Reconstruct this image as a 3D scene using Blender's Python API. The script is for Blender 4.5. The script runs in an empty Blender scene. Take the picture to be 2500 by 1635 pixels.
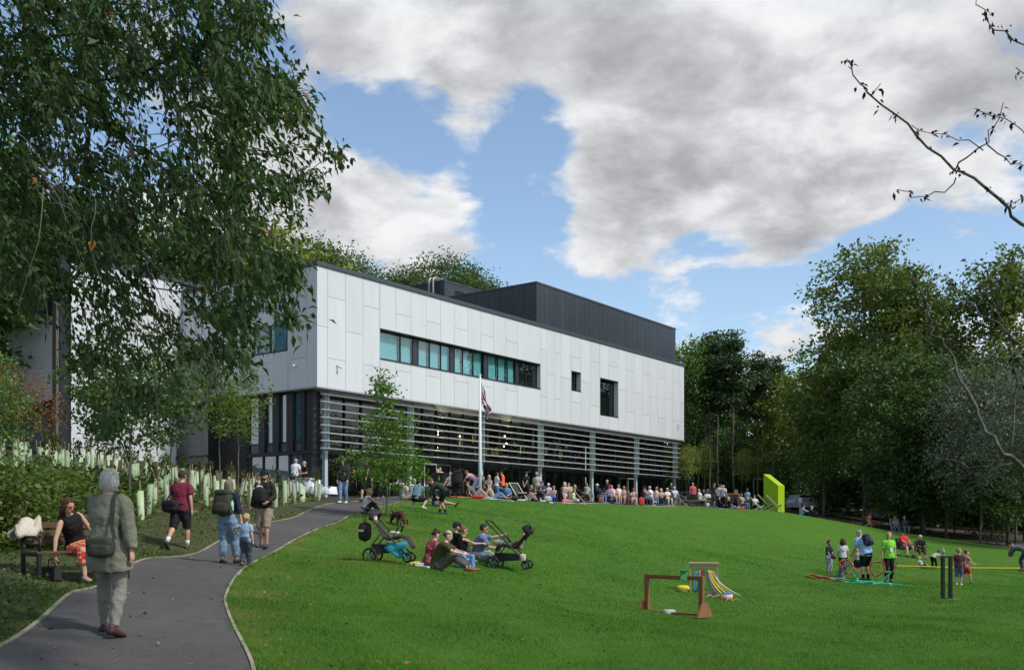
import bpy, bmesh, math, random
import numpy as np
from mathutils import Vector, Matrix
from mathutils.geometry import delaunay_2d_cdt
R = math.radians
rng = np.random.default_rng(7)
random.seed(7)
SC = bpy.context.scene
COL = SC.collection

# ------------------------------------------------------------------ camera
CZ = 1.6                      # camera height above the ground it stands on
FPX, CXP, HOR = 2456.0, 1250.0, 1279.0   # focal length, centre column and horizon row measured on the 2500 px photograph
cam_d = bpy.data.cameras.new('camera')
cam_d.sensor_width = 36.0
cam_d.lens = FPX / 2500 * 36
cam_d.shift_y = (HOR - 817.5) / 2500
cam_d.clip_start, cam_d.clip_end = 0.1, 3000
cam = bpy.data.objects.new('camera', cam_d)
cam.location = (0, 0, CZ)
cam.rotation_euler = (R(90), 0, 0)
COL.objects.link(cam)
SC.camera = cam

# ------------------------------------------------------------------ light
SUN_EL, SUN_AZ = R(50), R(118)          # azimuth clockwise from +Y (the way the camera looks)
sun_d = bpy.data.lights.new('sun', 'SUN')
sun_d.energy = 3.4
sun_d.angle = R(6)
sun_d.color = (1.0, 0.96, 0.90)
sun = bpy.data.objects.new('sun', sun_d)
sdir = Vector((math.sin(SUN_AZ) * math.cos(SUN_EL), math.cos(SUN_AZ) * math.cos(SUN_EL), math.sin(SUN_EL)))
sun.rotation_euler = sdir.to_track_quat('Z', 'Y').to_euler()
sun.location = sdir * 100
COL.objects.link(sun)

SC.view_settings.view_transform = 'Standard'
SC.view_settings.look = 'None'
SC.view_settings.exposure = 0.05
SC.view_settings.gamma = 1.0
SC.view_settings.use_curve_mapping = False
SC.render.film_transparent = False
SC.cycles.max_bounces = 8
SC.cycles.transparent_max_bounces = 16
SC.cycles.use_denoising = True

def make_world():
    w = bpy.data.worlds.new('World'); SC.world = w; w.use_nodes = True
    nt = w.node_tree; nt.nodes.clear(); N = nt.nodes.new; L = nt.links.new
    out = N('ShaderNodeOutputWorld'); bg = N('ShaderNodeBackground')
    bg.inputs['Strength'].default_value = 0.15
    L(bg.outputs[0], out.inputs[0])
    sky = N('ShaderNodeTexSky'); sky.sky_type = 'NISHITA'; sky.sun_disc = False
    sky.sun_elevation = SUN_EL; sky.sun_rotation = SUN_AZ
    sky.altitude = 100; sky.air_density = 1.0; sky.dust_density = 0.9; sky.ozone_density = 2.0
    tc = N('ShaderNodeTexCoord')
    def math_(op, a, b=None, c=None, clamp=False):
        n = N('ShaderNodeMath'); n.operation = op; n.use_clamp = clamp
        for i, v in enumerate((a, b, c)):
            if v is None: continue
            if isinstance(v, (int, float)): n.inputs[i].default_value = v
            else: L(v, n.inputs[i])
        return n.outputs[0]
    def rng_(v, a, b, c=0.0, d=1.0, smooth=True):
        n = N('ShaderNodeMapRange'); n.interpolation_type = 'SMOOTHSTEP' if smooth else 'LINEAR'
        L(v, n.inputs[0])
        for i, q in enumerate((a, b, c, d)): n.inputs[i + 1].default_value = q
        return n.outputs[0]
    sep = N('ShaderNodeSeparateXYZ'); L(tc.outputs['Generated'], sep.inputs[0])
    # cloud layer: directions dropped on a gently curved sheet
    den = math_('ADD', math_('MAXIMUM', sep.outputs[2], 0.0), 0.32)
    cx = math_('DIVIDE', sep.outputs[0], den); cy = math_('DIVIDE', sep.outputs[1], den)
    cz = math_('MULTIPLY', sep.outputs[2], 1.1)
    comb = N('ShaderNodeCombineXYZ'); L(cx, comb.inputs[0]); L(cy, comb.inputs[1]); L(cz, comb.inputs[2])
    def noise(vec, scale, detail, rough, off=(0, 0, 0), dist=0.0):
        m = N('ShaderNodeVectorMath'); m.operation = 'ADD'; L(vec, m.inputs[0]); m.inputs[1].default_value = off
        n = N('ShaderNodeTexNoise'); n.inputs['Scale'].default_value = scale; n.inputs['Detail'].default_value = detail
        n.inputs['Roughness'].default_value = rough; n.inputs['Distortion'].default_value = dist
        L(m.outputs[0], n.inputs['Vector']); return n.outputs['Fac']
    n1 = noise(comb.outputs[0], 5.4, 10, 0.57, (3.1, 1.7, 0.3), 0.2)
    n2 = noise(comb.outputs[0], 5.4, 8, 0.55, (3.1 - 0.03, 1.7 + 0.03, 0.3 + 0.07), 0.2)
    n3 = noise(comb.outputs[0], 13.0, 8, 0.62, (1.0, 5.0, 2.0), 0.3)
    n4 = noise(comb.outputs[0], 2.6, 5, 0.5, (7.0, 2.0, 4.0), 0.2)
    # broad weather: where the cloud banks of this sky stand (unit directions)
    def blob(px, py, rad, amp):
        d = Vector(((px - CXP) / FPX, 1.0, (HOR - py) / FPX)).normalized()
        v = N('ShaderNodeVectorMath'); v.operation = 'DOT_PRODUCT'
        L(tc.outputs['Generated'], v.inputs[0]); v.inputs[1].default_value = d
        return math_('MULTIPLY', rng_(v.outputs['Value'], math.cos(R(rad)), 1.0), amp)
    cov = None
    for b in BLOBS:
        q = blob(*b)
        cov = q if cov is None else math_('ADD', cov, q)
    dens = math_('ADD', math_('ADD', math_('MULTIPLY', math_('SUBTRACT', n1, 0.5), 2.3), math_('MULTIPLY', cov, 0.78)), math_('MULTIPLY', math_('SUBTRACT', n3, 0.5), 0.36))
    mask = rng_(dens, -0.04, 0.32)
    # lit rims and crowns, greyer bodies and bases
    emb = math_('MULTIPLY', math_('SUBTRACT', n2, n1), 3.6)
    body = math_('ADD', math_('MULTIPLY', math_('SUBTRACT', n4, 0.46), 1.9), math_('MULTIPLY', math_('SUBTRACT', n3, 0.5), 0.45))
    thick = rng_(math_('ADD', math_('ADD', math_('MULTIPLY', math_('MINIMUM', dens, 0.55), 0.75), body), emb), -0.55, 1.45)
    ramp = N('ShaderNodeValToRGB'); L(thick, ramp.inputs[0])
    e = ramp.color_ramp.elements
    e[0].position = 0.0; e[0].color = (CLW * 1.0, CLW * 1.005, CLW * 1.02, 1)
    e[1].position = 1.0; e[1].color = (CLG * .96, CLG * .985, CLG * 1.06, 1)
    k = ramp.color_ramp.elements.new(0.45); m_ = (CLW + CLG) / 2; k.color = (m_ * .98, m_ * .995, m_ * 1.03, 1)
    mix = N('ShaderNodeMix'); mix.data_type = 'RGBA'
    gain = N('ShaderNodeVectorMath'); gain.operation = 'MULTIPLY'; L(sky.outputs[0], gain.inputs[0]); gain.inputs[1].default_value = (1.3, 1.27, 1.2)
    L(mask, mix.inputs[0]); L(gain.outputs[0], mix.inputs[6]); L(ramp.outputs[0], mix.inputs[7])
    L(mix.outputs[2], bg.inputs['Color'])
CLW, CLG = 6.0, 2.5
BLOBS = [  # pixel-derived direction, radius in degrees, weight
    (1000, 60, 8.5, .42), (1350, 40, 9, .42), (1750, 80, 10, .42), (2200, 120, 11, .42), (2500, 250, 8, .3), (760, 170, 4.0, .28), (900, -250, 12, .3),
    (1650, 330, 6, .34), (1960, 360, 7, .38), (2200, 330, 6, .3), (1560, 540, 5.5, .42), (1800, 520, 6.5, .42), (2020, 520, 5, .36), (1480, 420, 3.4, .25), (1480, 620, 2.6, .14),
    (760, 480, 6, .46), (930, 560, 5.5, .46), (650, 400, 5, .3), (1130, 470, 2.2, .28), (1010, 310, 2.2, .18), (1960, 830, 3.2, .40), (1660, 725, 2.2, .16), (1180, 320, 1.6, .14),
    (1120, 390, 4.8, -.30), (1280, 420, 4.4, -.26), (1300, 620, 5, -.2), (1150, 300, 2.2, .16), (1240, 560, 1.8, .14), (1850, 720, 6.5, -.42), (2350, 560, 6, -.36), (600, 40, 4.5, -.5), (2150, 640, 4, -.3), (1650, 690, 4, -.25), (2050, 640, 3.5, -.25), (1250, 300, 3, -.2), (1350, 290, 3.0, -.2), (880, 315, 4.0, -.50), (1010, 250, 2.5, -.2), (1050, 290, 3.0, -.15),
]
make_world()
# ------------------------------------------------------------------ helpers
def obj(name, V, F, mat=None, parent=None, smooth=False, loc=None):
    me = bpy.data.meshes.new(name)
    me.from_pydata([tuple(map(float, v)) for v in V] if not isinstance(V, np.ndarray) else V.tolist(), [], F if isinstance(F, list) else F.tolist())
    if smooth: me.polygons.foreach_set('use_smooth', [True] * len(me.polygons))
    if mat is not None: me.materials.append(mat)
    o = bpy.data.objects.new(name, me); COL.objects.link(o)
    if parent is not None: o.parent = parent
    if loc is not None: o.location = loc
    return o
def fast_mesh(name, V, F, mats, mat_idx=None, smooth=False):
    """V (n,3), F (m,k) arrays of equal polygon size"""
    me = bpy.data.meshes.new(name); V = np.asarray(V, np.float32); F = np.asarray(F, np.int32)
    m, k = F.shape
    me.vertices.add(len(V)); me.vertices.foreach_set('co', V.ravel())
    me.loops.add(m * k); me.loops.foreach_set('vertex_index', F.ravel())
    me.polygons.add(m); me.polygons.foreach_set('loop_start', np.arange(0, m * k, k, dtype=np.int32))
    for q in (mats if isinstance(mats, (list, tuple)) else [mats]): me.materials.append(q)
    if mat_idx is not None: me.polygons.foreach_set('material_index', np.asarray(mat_idx, np.int32))
    if smooth: me.polygons.foreach_set('use_smooth', np.ones(m, bool))
    me.update(calc_edges=True); return me
def fobj(name, V, F, mats, parent=None, mat_idx=None, smooth=False):
    o = bpy.data.objects.new(name, fast_mesh(name, V, F, mats, mat_idx, smooth)); COL.objects.link(o)
    if parent is not None: o.parent = parent
    return o
def empty(name, loc=(0, 0, 0), rz=0.0):
    o = bpy.data.objects.new(name, None); COL.objects.link(o); o.location = loc; o.rotation_euler = (0, 0, rz); o.empty_display_size = 0.2
    return o
def tag(o, label=None, cat=None, group=None, kind=None):
    if label: o['label'] = label
    if cat: o['category'] = cat
    if group: o['group'] = group
    if kind: o['kind'] = kind
    return o
def inst(src, parent=None, loc=None, rz=None, sc=None):
    """copy of one object that shares its mesh"""
    c = src.copy(); COL.objects.link(c); c.parent = parent
    if loc is not None: c.location = loc
    if rz is not None: c.rotation_euler = (0, 0, rz)
    if sc is not None: c.scale = (sc, sc, sc) if isinstance(sc, (int, float)) else sc
    return c
def tree_copy(src, parent=None):
    c = src.copy(); COL.objects.link(c); c.parent = parent
    for ch in list(src.children): tree_copy(ch, c)
    return c
class MB:
    """collects simple solids into one mesh"""
    def __init__(s): s.v = []; s.f = []
    def box(s, x0, x1, y0, y1, z0, z1, M=None):
        b = len(s.v)
        c = [(x0, y0, z0), (x1, y0, z0), (x1, y1, z0), (x0, y1, z0), (x0, y0, z1), (x1, y0, z1), (x1, y1, z1), (x0, y1, z1)]
        if M is not None: c = [tuple(M @ Vector(q)) for q in c]
        s.v += c
        s.f += [tuple(b + i for i in q) for q in ((0, 3, 2, 1), (4, 5, 6, 7), (0, 1, 5, 4), (1, 2, 6, 5), (2, 3, 7, 6), (3, 0, 4, 7))]
        return s
    def bar(s, a, b, w, h=None, up=(0, 0, 1)):
        """rectangular bar from a to b"""
        a, b = Vector(a), Vector(b); h = h or w; d = (b - a); L = d.length
        if L < 1e-6: return s
        d.normalize(); up = Vector(up)
        if abs(d.dot(up)) > 0.99: up = Vector((1, 0, 0))
        x = d.cross(up).normalized(); y = x.cross(d)
        M = Matrix(((x.x, d.x, y.x, a.x), (x.y, d.y, y.y, a.y), (x.z, d.z, y.z, a.z), (0, 0, 0, 1)))
        return s.box(-w / 2, w / 2, 0, L, -h / 2, h / 2, M)
    def tube(s, pts, rad, n=8, cap=True, closed=False):
        P_ = [Vector(p) for p in pts]; m = len(P_)
        rad = [rad] * m if isinstance(rad, (int, float)) else rad
        base = len(s.v); ref = None
        for i in range(m):
            if closed: t = P_[(i + 1) % m] - P_[i - 1]
            else: t = P_[min(i + 1, m - 1)] - P_[max(i - 1, 0)]
            if t.length < 1e-9: t = Vector((0, 0, 1))
            t.normalize()
            if ref is None: ref = Vector((0, 0, 1)) if abs(t.z) < 0.9 else Vector((1, 0, 0))
            x = t.cross(ref)
            if x.length < 1e-6: x = t.orthogonal()
            x.normalize(); y = x.cross(t).normalized(); ref = y
            for k in range(n):
                a = 2 * math.pi * k / n
                s.v.append(tuple(P_[i] + (x * math.cos(a) + y * math.sin(a)) * rad[i]))
        for i in range(m if closed else m - 1):
            for k in range(n):
                a0 = base + i * n; a1 = base + ((i + 1) % m) * n
                s.f.append((a0 + k, a0 + (k + 1) % n, a1 + (k + 1) % n, a1 + k))
        if cap and not closed:
            s.f.append(tuple(base + k for k in range(n))[::-1]); s.f.append(tuple(base + (m - 1) * n + k for k in range(n)))
        return s
    def rings(s, rings, cap=True):
        """loft through rings of equal size"""
        n = len(rings[0]); base = len(s.v)
        for r in rings: s.v += [tuple(p) for p in r]
        for i in range(len(rings) - 1):
            for k in range(n):
                a0 = base + i * n; a1 = a0 + n
                s.f.append((a0 + k, a0 + (k + 1) % n, a1 + (k + 1) % n, a1 + k))
        if cap:
            s.f.append(tuple(base + k for k in range(n))[::-1]); s.f.append(tuple(base + (len(rings) - 1) * n + k for k in range(n)))
        return s
    def lathe(s, prof, n=16, c=(0, 0, 0)):
        return s.rings([[(c[0] + r * math.cos(2 * math.pi * k / n), c[1] + r * math.sin(2 * math.pi * k / n), c[2] + z) for k in range(n)] for r, z in prof])
    def ell(s, c, r, nu=10, nv=7, M=None):
        rings = []
        for j in range(nv + 1):
            th = math.pi * (0.02 + 0.96 * j / nv) ; ring = []
            for i in range(nu):
                ph = 2 * math.pi * i / nu
                p = Vector((r[0] * math.sin(th) * math.cos(ph), r[1] * math.sin(th) * math.sin(ph), -r[2] * math.cos(th)))
                if M is not None: p = M @ p
                ring.append(p + Vector(c))
            rings.append(ring)
        return s.rings(rings)
    def prism(s, poly, y0, y1, M=None):
        """polygon in x,z extruded along y"""
        n = len(poly); b = len(s.v)
        c = [(x, y0, z) for x, z in poly] + [(x, y1, z) for x, z in poly]
        if M is not None: c = [tuple(M @ Vector(q)) for q in c]
        s.v += c
        s.f.append(tuple(b + i for i in range(n))); s.f.append(tuple(b + n + i for i in range(n))[::-1])
        for i in range(n):
            j = (i + 1) % n; s.f.append((b + i, b + n + i, b + n + j, b + j))
        return s
    def sheet(s, fn, nu, nv, thick=0.0):
        b = len(s.v)
        for j in range(nv + 1):
            for i in range(nu + 1): s.v.append(tuple(fn(i / nu, j / nv)))
        for j in range(nv):
            for i in range(nu):
                a = b + j * (nu + 1) + i; s.f.append((a, a + 1, a + nu + 2, a + nu + 1))
        return s
    def build(s, name, mat, parent=None, smooth=False, loc=None):
        o = obj(name, s.v, s.f, mat, parent, smooth, loc)
        return o

# ------------------------------------------------------------------ materials
_mats = {}
def mat(name, col, rough=0.6, var=0.0, scale=8.0, spec=0.35, metal=0.0, bump=0.0, bscale=None, col2=None, trans=0.0, coat=0.0, detail=4, stretch=None, island=0.0, objvar=0.0):
    if name in _mats: return _mats[name]
    m = bpy.data.materials.new(name); m.use_nodes = True; nt = m.node_tree; b = nt.nodes['Principled BSDF']
    N = nt.nodes.new; L = nt.links.new
    b.inputs['Base Color'].default_value = (*col, 1); b.inputs['Roughness'].default_value = rough
    b.inputs['Specular IOR Level'].default_value = spec; b.inputs['Metallic'].default_value = metal
    if coat: b.inputs['Coat Weight'].default_value = coat; b.inputs['Coat Roughness'].default_value = 0.08
    cur = None; vec = None
    if var or col2 or bump:
        tc = N('ShaderNodeTexCoord'); vec = tc.outputs['Object']
        if stretch:
            mp = N('ShaderNodeMapping'); mp.inputs['Scale'].default_value = stretch; L(vec, mp.inputs[0]); vec = mp.outputs[0]
    if var or col2:
        n = N('ShaderNodeTexNoise'); n.inputs['Scale'].default_value = scale; n.inputs['Detail'].default_value = detail; n.inputs['Roughness'].default_value = 0.6
        L(vec, n.inputs['Vector'])
        mr = N('ShaderNodeMapRange'); L(n.outputs['Fac'], mr.inputs[0]); mr.inputs[1].default_value = 0.3; mr.inputs[2].default_value = 0.7
        mx = N('ShaderNodeMix'); mx.data_type = 'RGBA'; L(mr.outputs[0], mx.inputs[0])
        c1 = col if col2 else tuple(max(0, c * (1 - var)) for c in col); c2 = col2 if col2 else tuple(c * (1 + var) for c in col)
        mx.inputs[6].default_value = (*c1, 1); mx.inputs[7].default_value = (*c2, 1)
        cur = mx.outputs[2]
    if island or objvar:
        hs = N('ShaderNodeHueSaturation')
        if cur is not None: L(cur, hs.inputs['Color'])
        else: hs.inputs['Color'].default_value = (*col, 1)
        src = None
        if island:
            g = N('ShaderNodeNewGeometry'); src = g.outputs['Random Per Island']; amt = island
        else:
            g = N('ShaderNodeObjectInfo'); src = g.outputs['Random']; amt = objvar
        mr = N('ShaderNodeMapRange'); L(src, mr.inputs[0]); mr.inputs[3].default_value = 1 - amt; mr.inputs[4].default_value = 1 + amt
        L(mr.outputs[0], hs.inputs['Value']); cur = hs.outputs[0]
        if island:
            mr2 = N('ShaderNodeMapRange'); q = N('ShaderNodeMath'); q.operation = 'FRACT'; q2 = N('ShaderNodeMath'); q2.operation = 'MULTIPLY'; L(src, q2.inputs[0]); q2.inputs[1].default_value = 17.3
            L(q2.outputs[0], q.inputs[0]); L(q.outputs[0], mr2.inputs[0]); mr2.inputs[3].default_value = 0.5 - 0.05 * island; mr2.inputs[4].default_value = 0.5 + 0.05 * island
            L(mr2.outputs[0], hs.inputs['Hue'])
    if cur is not None: L(cur, b.inputs['Base Color'])
    if bump:
        n = N('ShaderNodeTexNoise'); n.inputs['Scale'].default_value = bscale or scale * 4; n.inputs['Detail'].default_value = 5; L(vec, n.inputs['Vector'])
        bp = N('ShaderNodeBump'); bp.inputs['Strength'].default_value = bump; bp.inputs['Distance'].default_value = 0.02
        L(n.outputs['Fac'], bp.inputs['Height']); L(bp.outputs[0], b.inputs['Normal'])
    if trans:   # leaves: part of the light passes through
        t = N('ShaderNodeBsdfTranslucent'); ms = N('ShaderNodeMixShader'); ms.inputs[0].default_value = trans
        if cur is not None:
            g2 = N('ShaderNodeMix'); g2.data_type = 'RGBA'; g2.blend_type = 'MULTIPLY'; g2.inputs[0].default_value = 1; L(cur, g2.inputs[6]); g2.inputs[7].default_value = (1.5, 1.7, 0.7, 1); L(g2.outputs[2], t.inputs['Color'])
        else: t.inputs['Color'].default_value = (col[0] * 1.5, col[1] * 1.7, col[2] * 0.7, 1)
        o = nt.nodes['Material Output']; L(b.outputs[0], ms.inputs[1]); L(t.outputs[0], ms.inputs[2]); L(ms.outputs[0], o.inputs[0])
    _mats[name] = m; return m
def glass(name, tint, refl=0.10, rough=0.01):
    if name in _mats: return _mats[name]
    m = bpy.data.materials.new(name); m.use_nodes = True; nt = m.node_tree; nt.nodes.clear(); N = nt.nodes.new; L = nt.links.new
    o = N('ShaderNodeOutputMaterial'); ms = N('ShaderNodeMixShader'); t = N('ShaderNodeBsdfTransparent'); g = N('ShaderNodeBsdfGlossy'); fr = N('ShaderNodeFresnel')
    fr.inputs[0].default_value = 1.5; t.inputs[0].default_value = (*tint, 1); g.inputs['Roughness'].default_value = rough; g.inputs['Color'].default_value = (0.9, 0.95, 0.95, 1)
    ad = N('ShaderNodeMath'); ad.operation = 'ADD'; L(fr.outputs[0], ad.inputs[0]); ad.inputs[1].default_value = refl; ad.use_clamp = True; gm = N('ShaderNodeNewGeometry'); iv = N('ShaderNodeMath'); iv.operation = 'SUBTRACT'; iv.inputs[0].default_value = 1; L(gm.outputs['Backfacing'], iv.inputs[1]); ml = N('ShaderNodeMath'); ml.operation = 'MULTIPLY'; L(ad.outputs[0], ml.inputs[0]); L(iv.outputs[0], ml.inputs[1]); ad = ml
    L(ad.outputs[0], ms.inputs[0]); L(t.outputs[0], ms.inputs[1]); L(g.outputs[0], ms.inputs[2]); L(ms.outputs[0], o.inputs[0])
    _mats[name] = m; return m
def emit(name, col, st):
    if name in _mats: return _mats[name]
    m = bpy.data.materials.new(name); m.use_nodes = True; b = m.node_tree.nodes['Principled BSDF']
    b.inputs['Base Color'].default_value = (*col, 1); b.inputs['Emission Color'].default_value = (*col, 1); b.inputs['Emission Strength'].default_value = st
    _mats[name] = m; return m

# ------------------------------------------------------------------ ground shape
def at(px, py, d):
    """world point seen at a photograph pixel, d metres ahead"""
    return ((px - CXP) / FPX * d, d, CZ + (HOR - py) / FPX * d)
_ctrl = [at(*c) for c in (
    # path and its verges
    (-300, 1640, 7.5), (0, 1635, 8.2), (262, 1550, 10.0), (635, 1635, 9.0), (548, 1475, 13.2), (215, 1434, 15.0), (60, 1420, 14.0), (555, 1376, 19.7), (640, 1334, 23.6), (440, 1344, 22.7),
    (714, 1259, 31), (838, 1227, 38), (885, 1250, 35), (900, 1221, 41), (330, 1360, 18.5),
    # bank with the young planting
    (0, 1440, 12), (50, 1360, 16), (60, 1260, 24), (100, 1150, 33), (10, 1120, 36), (-250, 1150, 30), (410, 1245, 27), (497, 1268, 25), (300, 1190, 31), (747, 1230, 41), (184, 1120, 51), (430, 1133, 54), (560, 1168, 54), (640, 1195, 51),
    # lawn
    (1250, 1635, 11.5), (1900, 1635, 12.8), (2500, 1635, 13.5), (3000, 1600, 15), (1645, 1490, 21.5), (1700, 1447, 26), (1065, 1399, 23), (945, 1372, 22), (1240, 1380, 25), (980, 1285, 31), (905, 1258, 34), (945, 1254, 33),
    (2170, 1419, 34.2), (2020, 1400, 35.7), (2310, 1459, 26.6), (2345, 1429, 33.5), (2215, 1356, 52), (2230, 1306, 72), (2115, 1294, 78), (1970, 1262, 66), (1890, 1247, 61), (2500, 1337, 62), (2900, 1390, 45),
    # crest, terrace
    (1088, 1255, 36), (1030, 1240, 39), (1120, 1217, 45), (1180, 1217, 49), (1300, 1224, 53.5), (1400, 1229, 58), (1600, 1238, 65), (1780, 1243.5, 65),
    # woodland floor
    (1960, 1245, 88), (2100, 1262, 96), (2350, 1296, 80), (2500, 1300, 90), (2000, 1239, 100), (1800, 1236, 90), (1720, 1232, 95))]
FLOOR = 1.42 + CZ
BC = Vector(((774 - CXP) / FPX * 50, 50, FLOOR))              # near corner of the building at floor level
BA = math.atan2(0.8047, 0.5937)
BU = Vector((math.cos(BA), math.sin(BA), 0)); BV = Vector((-math.sin(BA), math.cos(BA), 0))
def bpt(t, s, z=0.0): return BC + BU * t + BV * s + Vector((0, 0, z))
for t in (2, 10, 20, 30, 40):
    for s in (1, -3.2): q = bpt(t, s); _ctrl.append((q.x, q.y, FLOOR - 0.03))
q = bpt(44, -4); _ctrl.append((q.x, q.y, FLOOR - 0.15)); q = bpt(20, 15); _ctrl.append((q.x, q.y, FLOOR + 1.0))
_ctrl += [(0, 0, 0.0), (-6, -3, 0.2), (8, 0, -0.3), (-12, 6, 0.9), (-40, 20, 6.5), (-45, 60, 8), (-40, 110, 8), (0, 130, 5.0), (60, 130, 3.2), (110, 110, 2.0), (90, 50, 0.4), (60, 15, -0.4), (30, -20, -0.4), (-30, -30, 2.0)]
_ctrl = np.array(_ctrl)
def _tps_fit(P_, lam):
    n = len(P_); X = P_[:, :2] / 40; d = np.linalg.norm(X[:, None] - X[None], axis=2); K = np.where(d > 0, d * d * np.log(np.maximum(d, 1e-9)), 0) + lam * np.eye(n)
    T = np.c_[np.ones(n), X]; A = np.block([[K, T], [T.T, np.zeros((3, 3))]])
    return np.linalg.solve(A, np.r_[P_[:, 2], 0, 0, 0])
_w = _tps_fit(_ctrl, 0.0006)
def TZ(x, y):
    x = np.atleast_1d(np.asarray(x, float)); y = np.atleast_1d(np.asarray(y, float)); sh = x.shape
    xc = np.clip(x, -110, 140).ravel(); yc = np.clip(y, -40, 170).ravel(); out = np.empty(len(xc)); C = _ctrl[:, :2] / 40
    for i in range(0, len(xc), 20000):
        X = np.c_[xc[i:i + 20000], yc[i:i + 20000]] / 40; d2 = ((X[:, None] - C[None]) ** 2).sum(2); K = np.where(d2 > 0, 0.5 * d2 * np.log(np.maximum(d2, 1e-18)), 0)
        out[i:i + 20000] = K @ _w[:-3] + _w[-3] + X @ _w[-2:]
    edge = np.interp(yc, (0, 5.5, 9, 13, 19, 23, 30, 38), (-1, -1.6, -2.3, -3.8, -5.3, -5.6, -5.5, -4.9))      # the lawn rolls a little, the path does not
    out += np.clip((xc - edge - .3) / 1.6, 0, 1) * np.clip((46 - yc) / 8, 0, 1) * np.clip((yc - 6) / 4, 0, 1) * .03 * (np.sin(.9 * xc + .4 * yc) + np.sin(.5 * xc - .8 * yc + 1) + .5 * np.sin(1.7 * xc + 1.1 * yc))
    return out.reshape(sh)
def tz(x, y): return float(TZ(x, y)[0])
def on(px, d, dz=0.0):
    """point on the ground in a photograph column, d metres ahead"""
    x = (px - CXP) / FPX * d
    return Vector((x, d, tz(x, d) + dz))
_ds = np.concatenate([np.arange(5, 40, 0.1), np.arange(40, 130, 0.4)])
def hit(px, py):
    """first ground point on the view ray of a pixel"""
    x = (px - CXP) / FPX * _ds; z = CZ + (HOR - py) / FPX * _ds; g = TZ(x, _ds); k = np.nonzero(z <= g)[0]
    if len(k) == 0: return None
    d = _ds[k[0]]; return Vector(((px - CXP) / FPX * d, d, float(g[k[0]])))
# ------------------------------------------------------------------ ground, lawn, path
def resample(P_, step):
    P_ = np.array([(p[0], p[1]) for p in P_], float); out = [P_[0]]
    for a, b in zip(P_[:-1], P_[1:]):
        n = max(1, int(np.linalg.norm(b - a) / step))
        out += [a + (b - a) * (k + 1) / n for k in range(n)]
    return np.array(out)
def smooth_curve(P_, step=0.35, it=2):
    """Catmull-Rom through the points"""
    P_ = np.array([(p[0], p[1]) for p in P_], float); Q = np.vstack([2 * P_[0] - P_[1], P_, 2 * P_[-1] - P_[-2]]); out = []
    for i in range(1, len(Q) - 2):
        a, b, c, d = Q[i - 1:i + 3]; n = max(2, int(np.linalg.norm(c - b) / step))
        for k in range(n):
            t = k / n; out.append(0.5 * ((2 * b) + (-a + c) * t + (2 * a - 5 * b + 4 * c - d) * t * t + (-a + 3 * b - 3 * c + d) * t ** 3))
    out.append(P_[-1]); out = np.array(out)
    for _ in range(it * 12): out[1:-1] = 0.25 * out[:-2] + 0.5 * out[1:-1] + 0.25 * out[2:]
    return out
def inside(poly, x, y):
    poly = np.asarray(poly); x = np.asarray(x); y = np.asarray(y); r = np.zeros(x.shape, bool); j = len(poly) - 1
    for i in range(len(poly)):
        xi, yi = poly[i]; xj, yj = poly[j]
        c = ((yi > y) != (yj > y)) & (x < (xj - xi) * (y - yi) / (yj - yi + 1e-12) + xi)
        r ^= c; j = i
    return r
def region(name, poly, step, dz, m, kind='structure'):
    poly = np.asarray(poly, float)
    lo, hi = poly.min(0), poly.max(0)
    gx, gy = np.meshgrid(np.arange(lo[0], hi[0], step), np.arange(lo[1], hi[1], step)); gx = gx.ravel() + rng.uniform(-.2, .2, gx.size) * step; gy = gy.ravel() + rng.uniform(-.2, .2, gy.size) * step
    k = inside(poly, gx, gy); pts = np.vstack([poly, np.c_[gx[k], gy[k]]]); n = len(poly)
    r = delaunay_2d_cdt([Vector(p) for p in pts], [(i, (i + 1) % n) for i in range(n)], [list(range(n))], 1, 1e-5)
    V = np.array([(v.x, v.y) for v in r[0]]); V = np.c_[V, TZ(V[:, 0], V[:, 1]) + dz]
    F = []
    for f in r[2]:
        a, b, c = (V[i] for i in f)
        F.append(tuple(f) if (b[0] - a[0]) * (c[1] - a[1]) - (b[1] - a[1]) * (c[0] - a[0]) > 0 else tuple(f)[::-1])
    o = fobj(name, V, np.array(F), m, smooth=True)
    return tag(o, kind=kind)

# materials of the ground
M_SOIL = mat('soil_litter', (0.030, 0.021, 0.012), 0.95, scale=2.2, col2=(0.050, 0.045, 0.018), bump=0.8, bscale=18)
def asphalt():
    m = mat('asphalt', (.07, .067, .066), .9, bump=.7, bscale=70, spec=.25); nt = m.node_tree; N = nt.nodes.new; L = nt.links.new; tc = N('ShaderNodeTexCoord'); prev = (.066, .062, .060)
    for sc, det, lo, hi, c in ((.55, 6, .40, .70, (.098, .092, .088)), (3.5, 8, .52, .75, (.048, .046, .045)), (75, 2, .56, .66, (.15, .143, .136)), (110, 2, .60, .70, (.030, .029, .028))):
        n = N('ShaderNodeTexNoise'); n.inputs['Scale'].default_value = sc; n.inputs['Detail'].default_value = det; L(tc.outputs['Object'], n.inputs['Vector']); r = N('ShaderNodeMapRange'); L(n.outputs['Fac'], r.inputs[0]); r.inputs[1].default_value = lo; r.inputs[2].default_value = hi; r.inputs[4].default_value = .75
        x = N('ShaderNodeMix'); x.data_type = 'RGBA'; L(r.outputs[0], x.inputs[0]); x.inputs[7].default_value = (*c, 1)
        if isinstance(prev, tuple): x.inputs[6].default_value = (*prev, 1)
        else: L(prev, x.inputs[6])
        prev = x.outputs[2]
    L(prev, nt.nodes['Principled BSDF'].inputs['Base Color']); return m
M_ASPH = asphalt()
M_PAVE = mat('paving', (0.20, 0.195, 0.18), 0.9, var=0.2, scale=2.0, bump=0.2)
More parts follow.
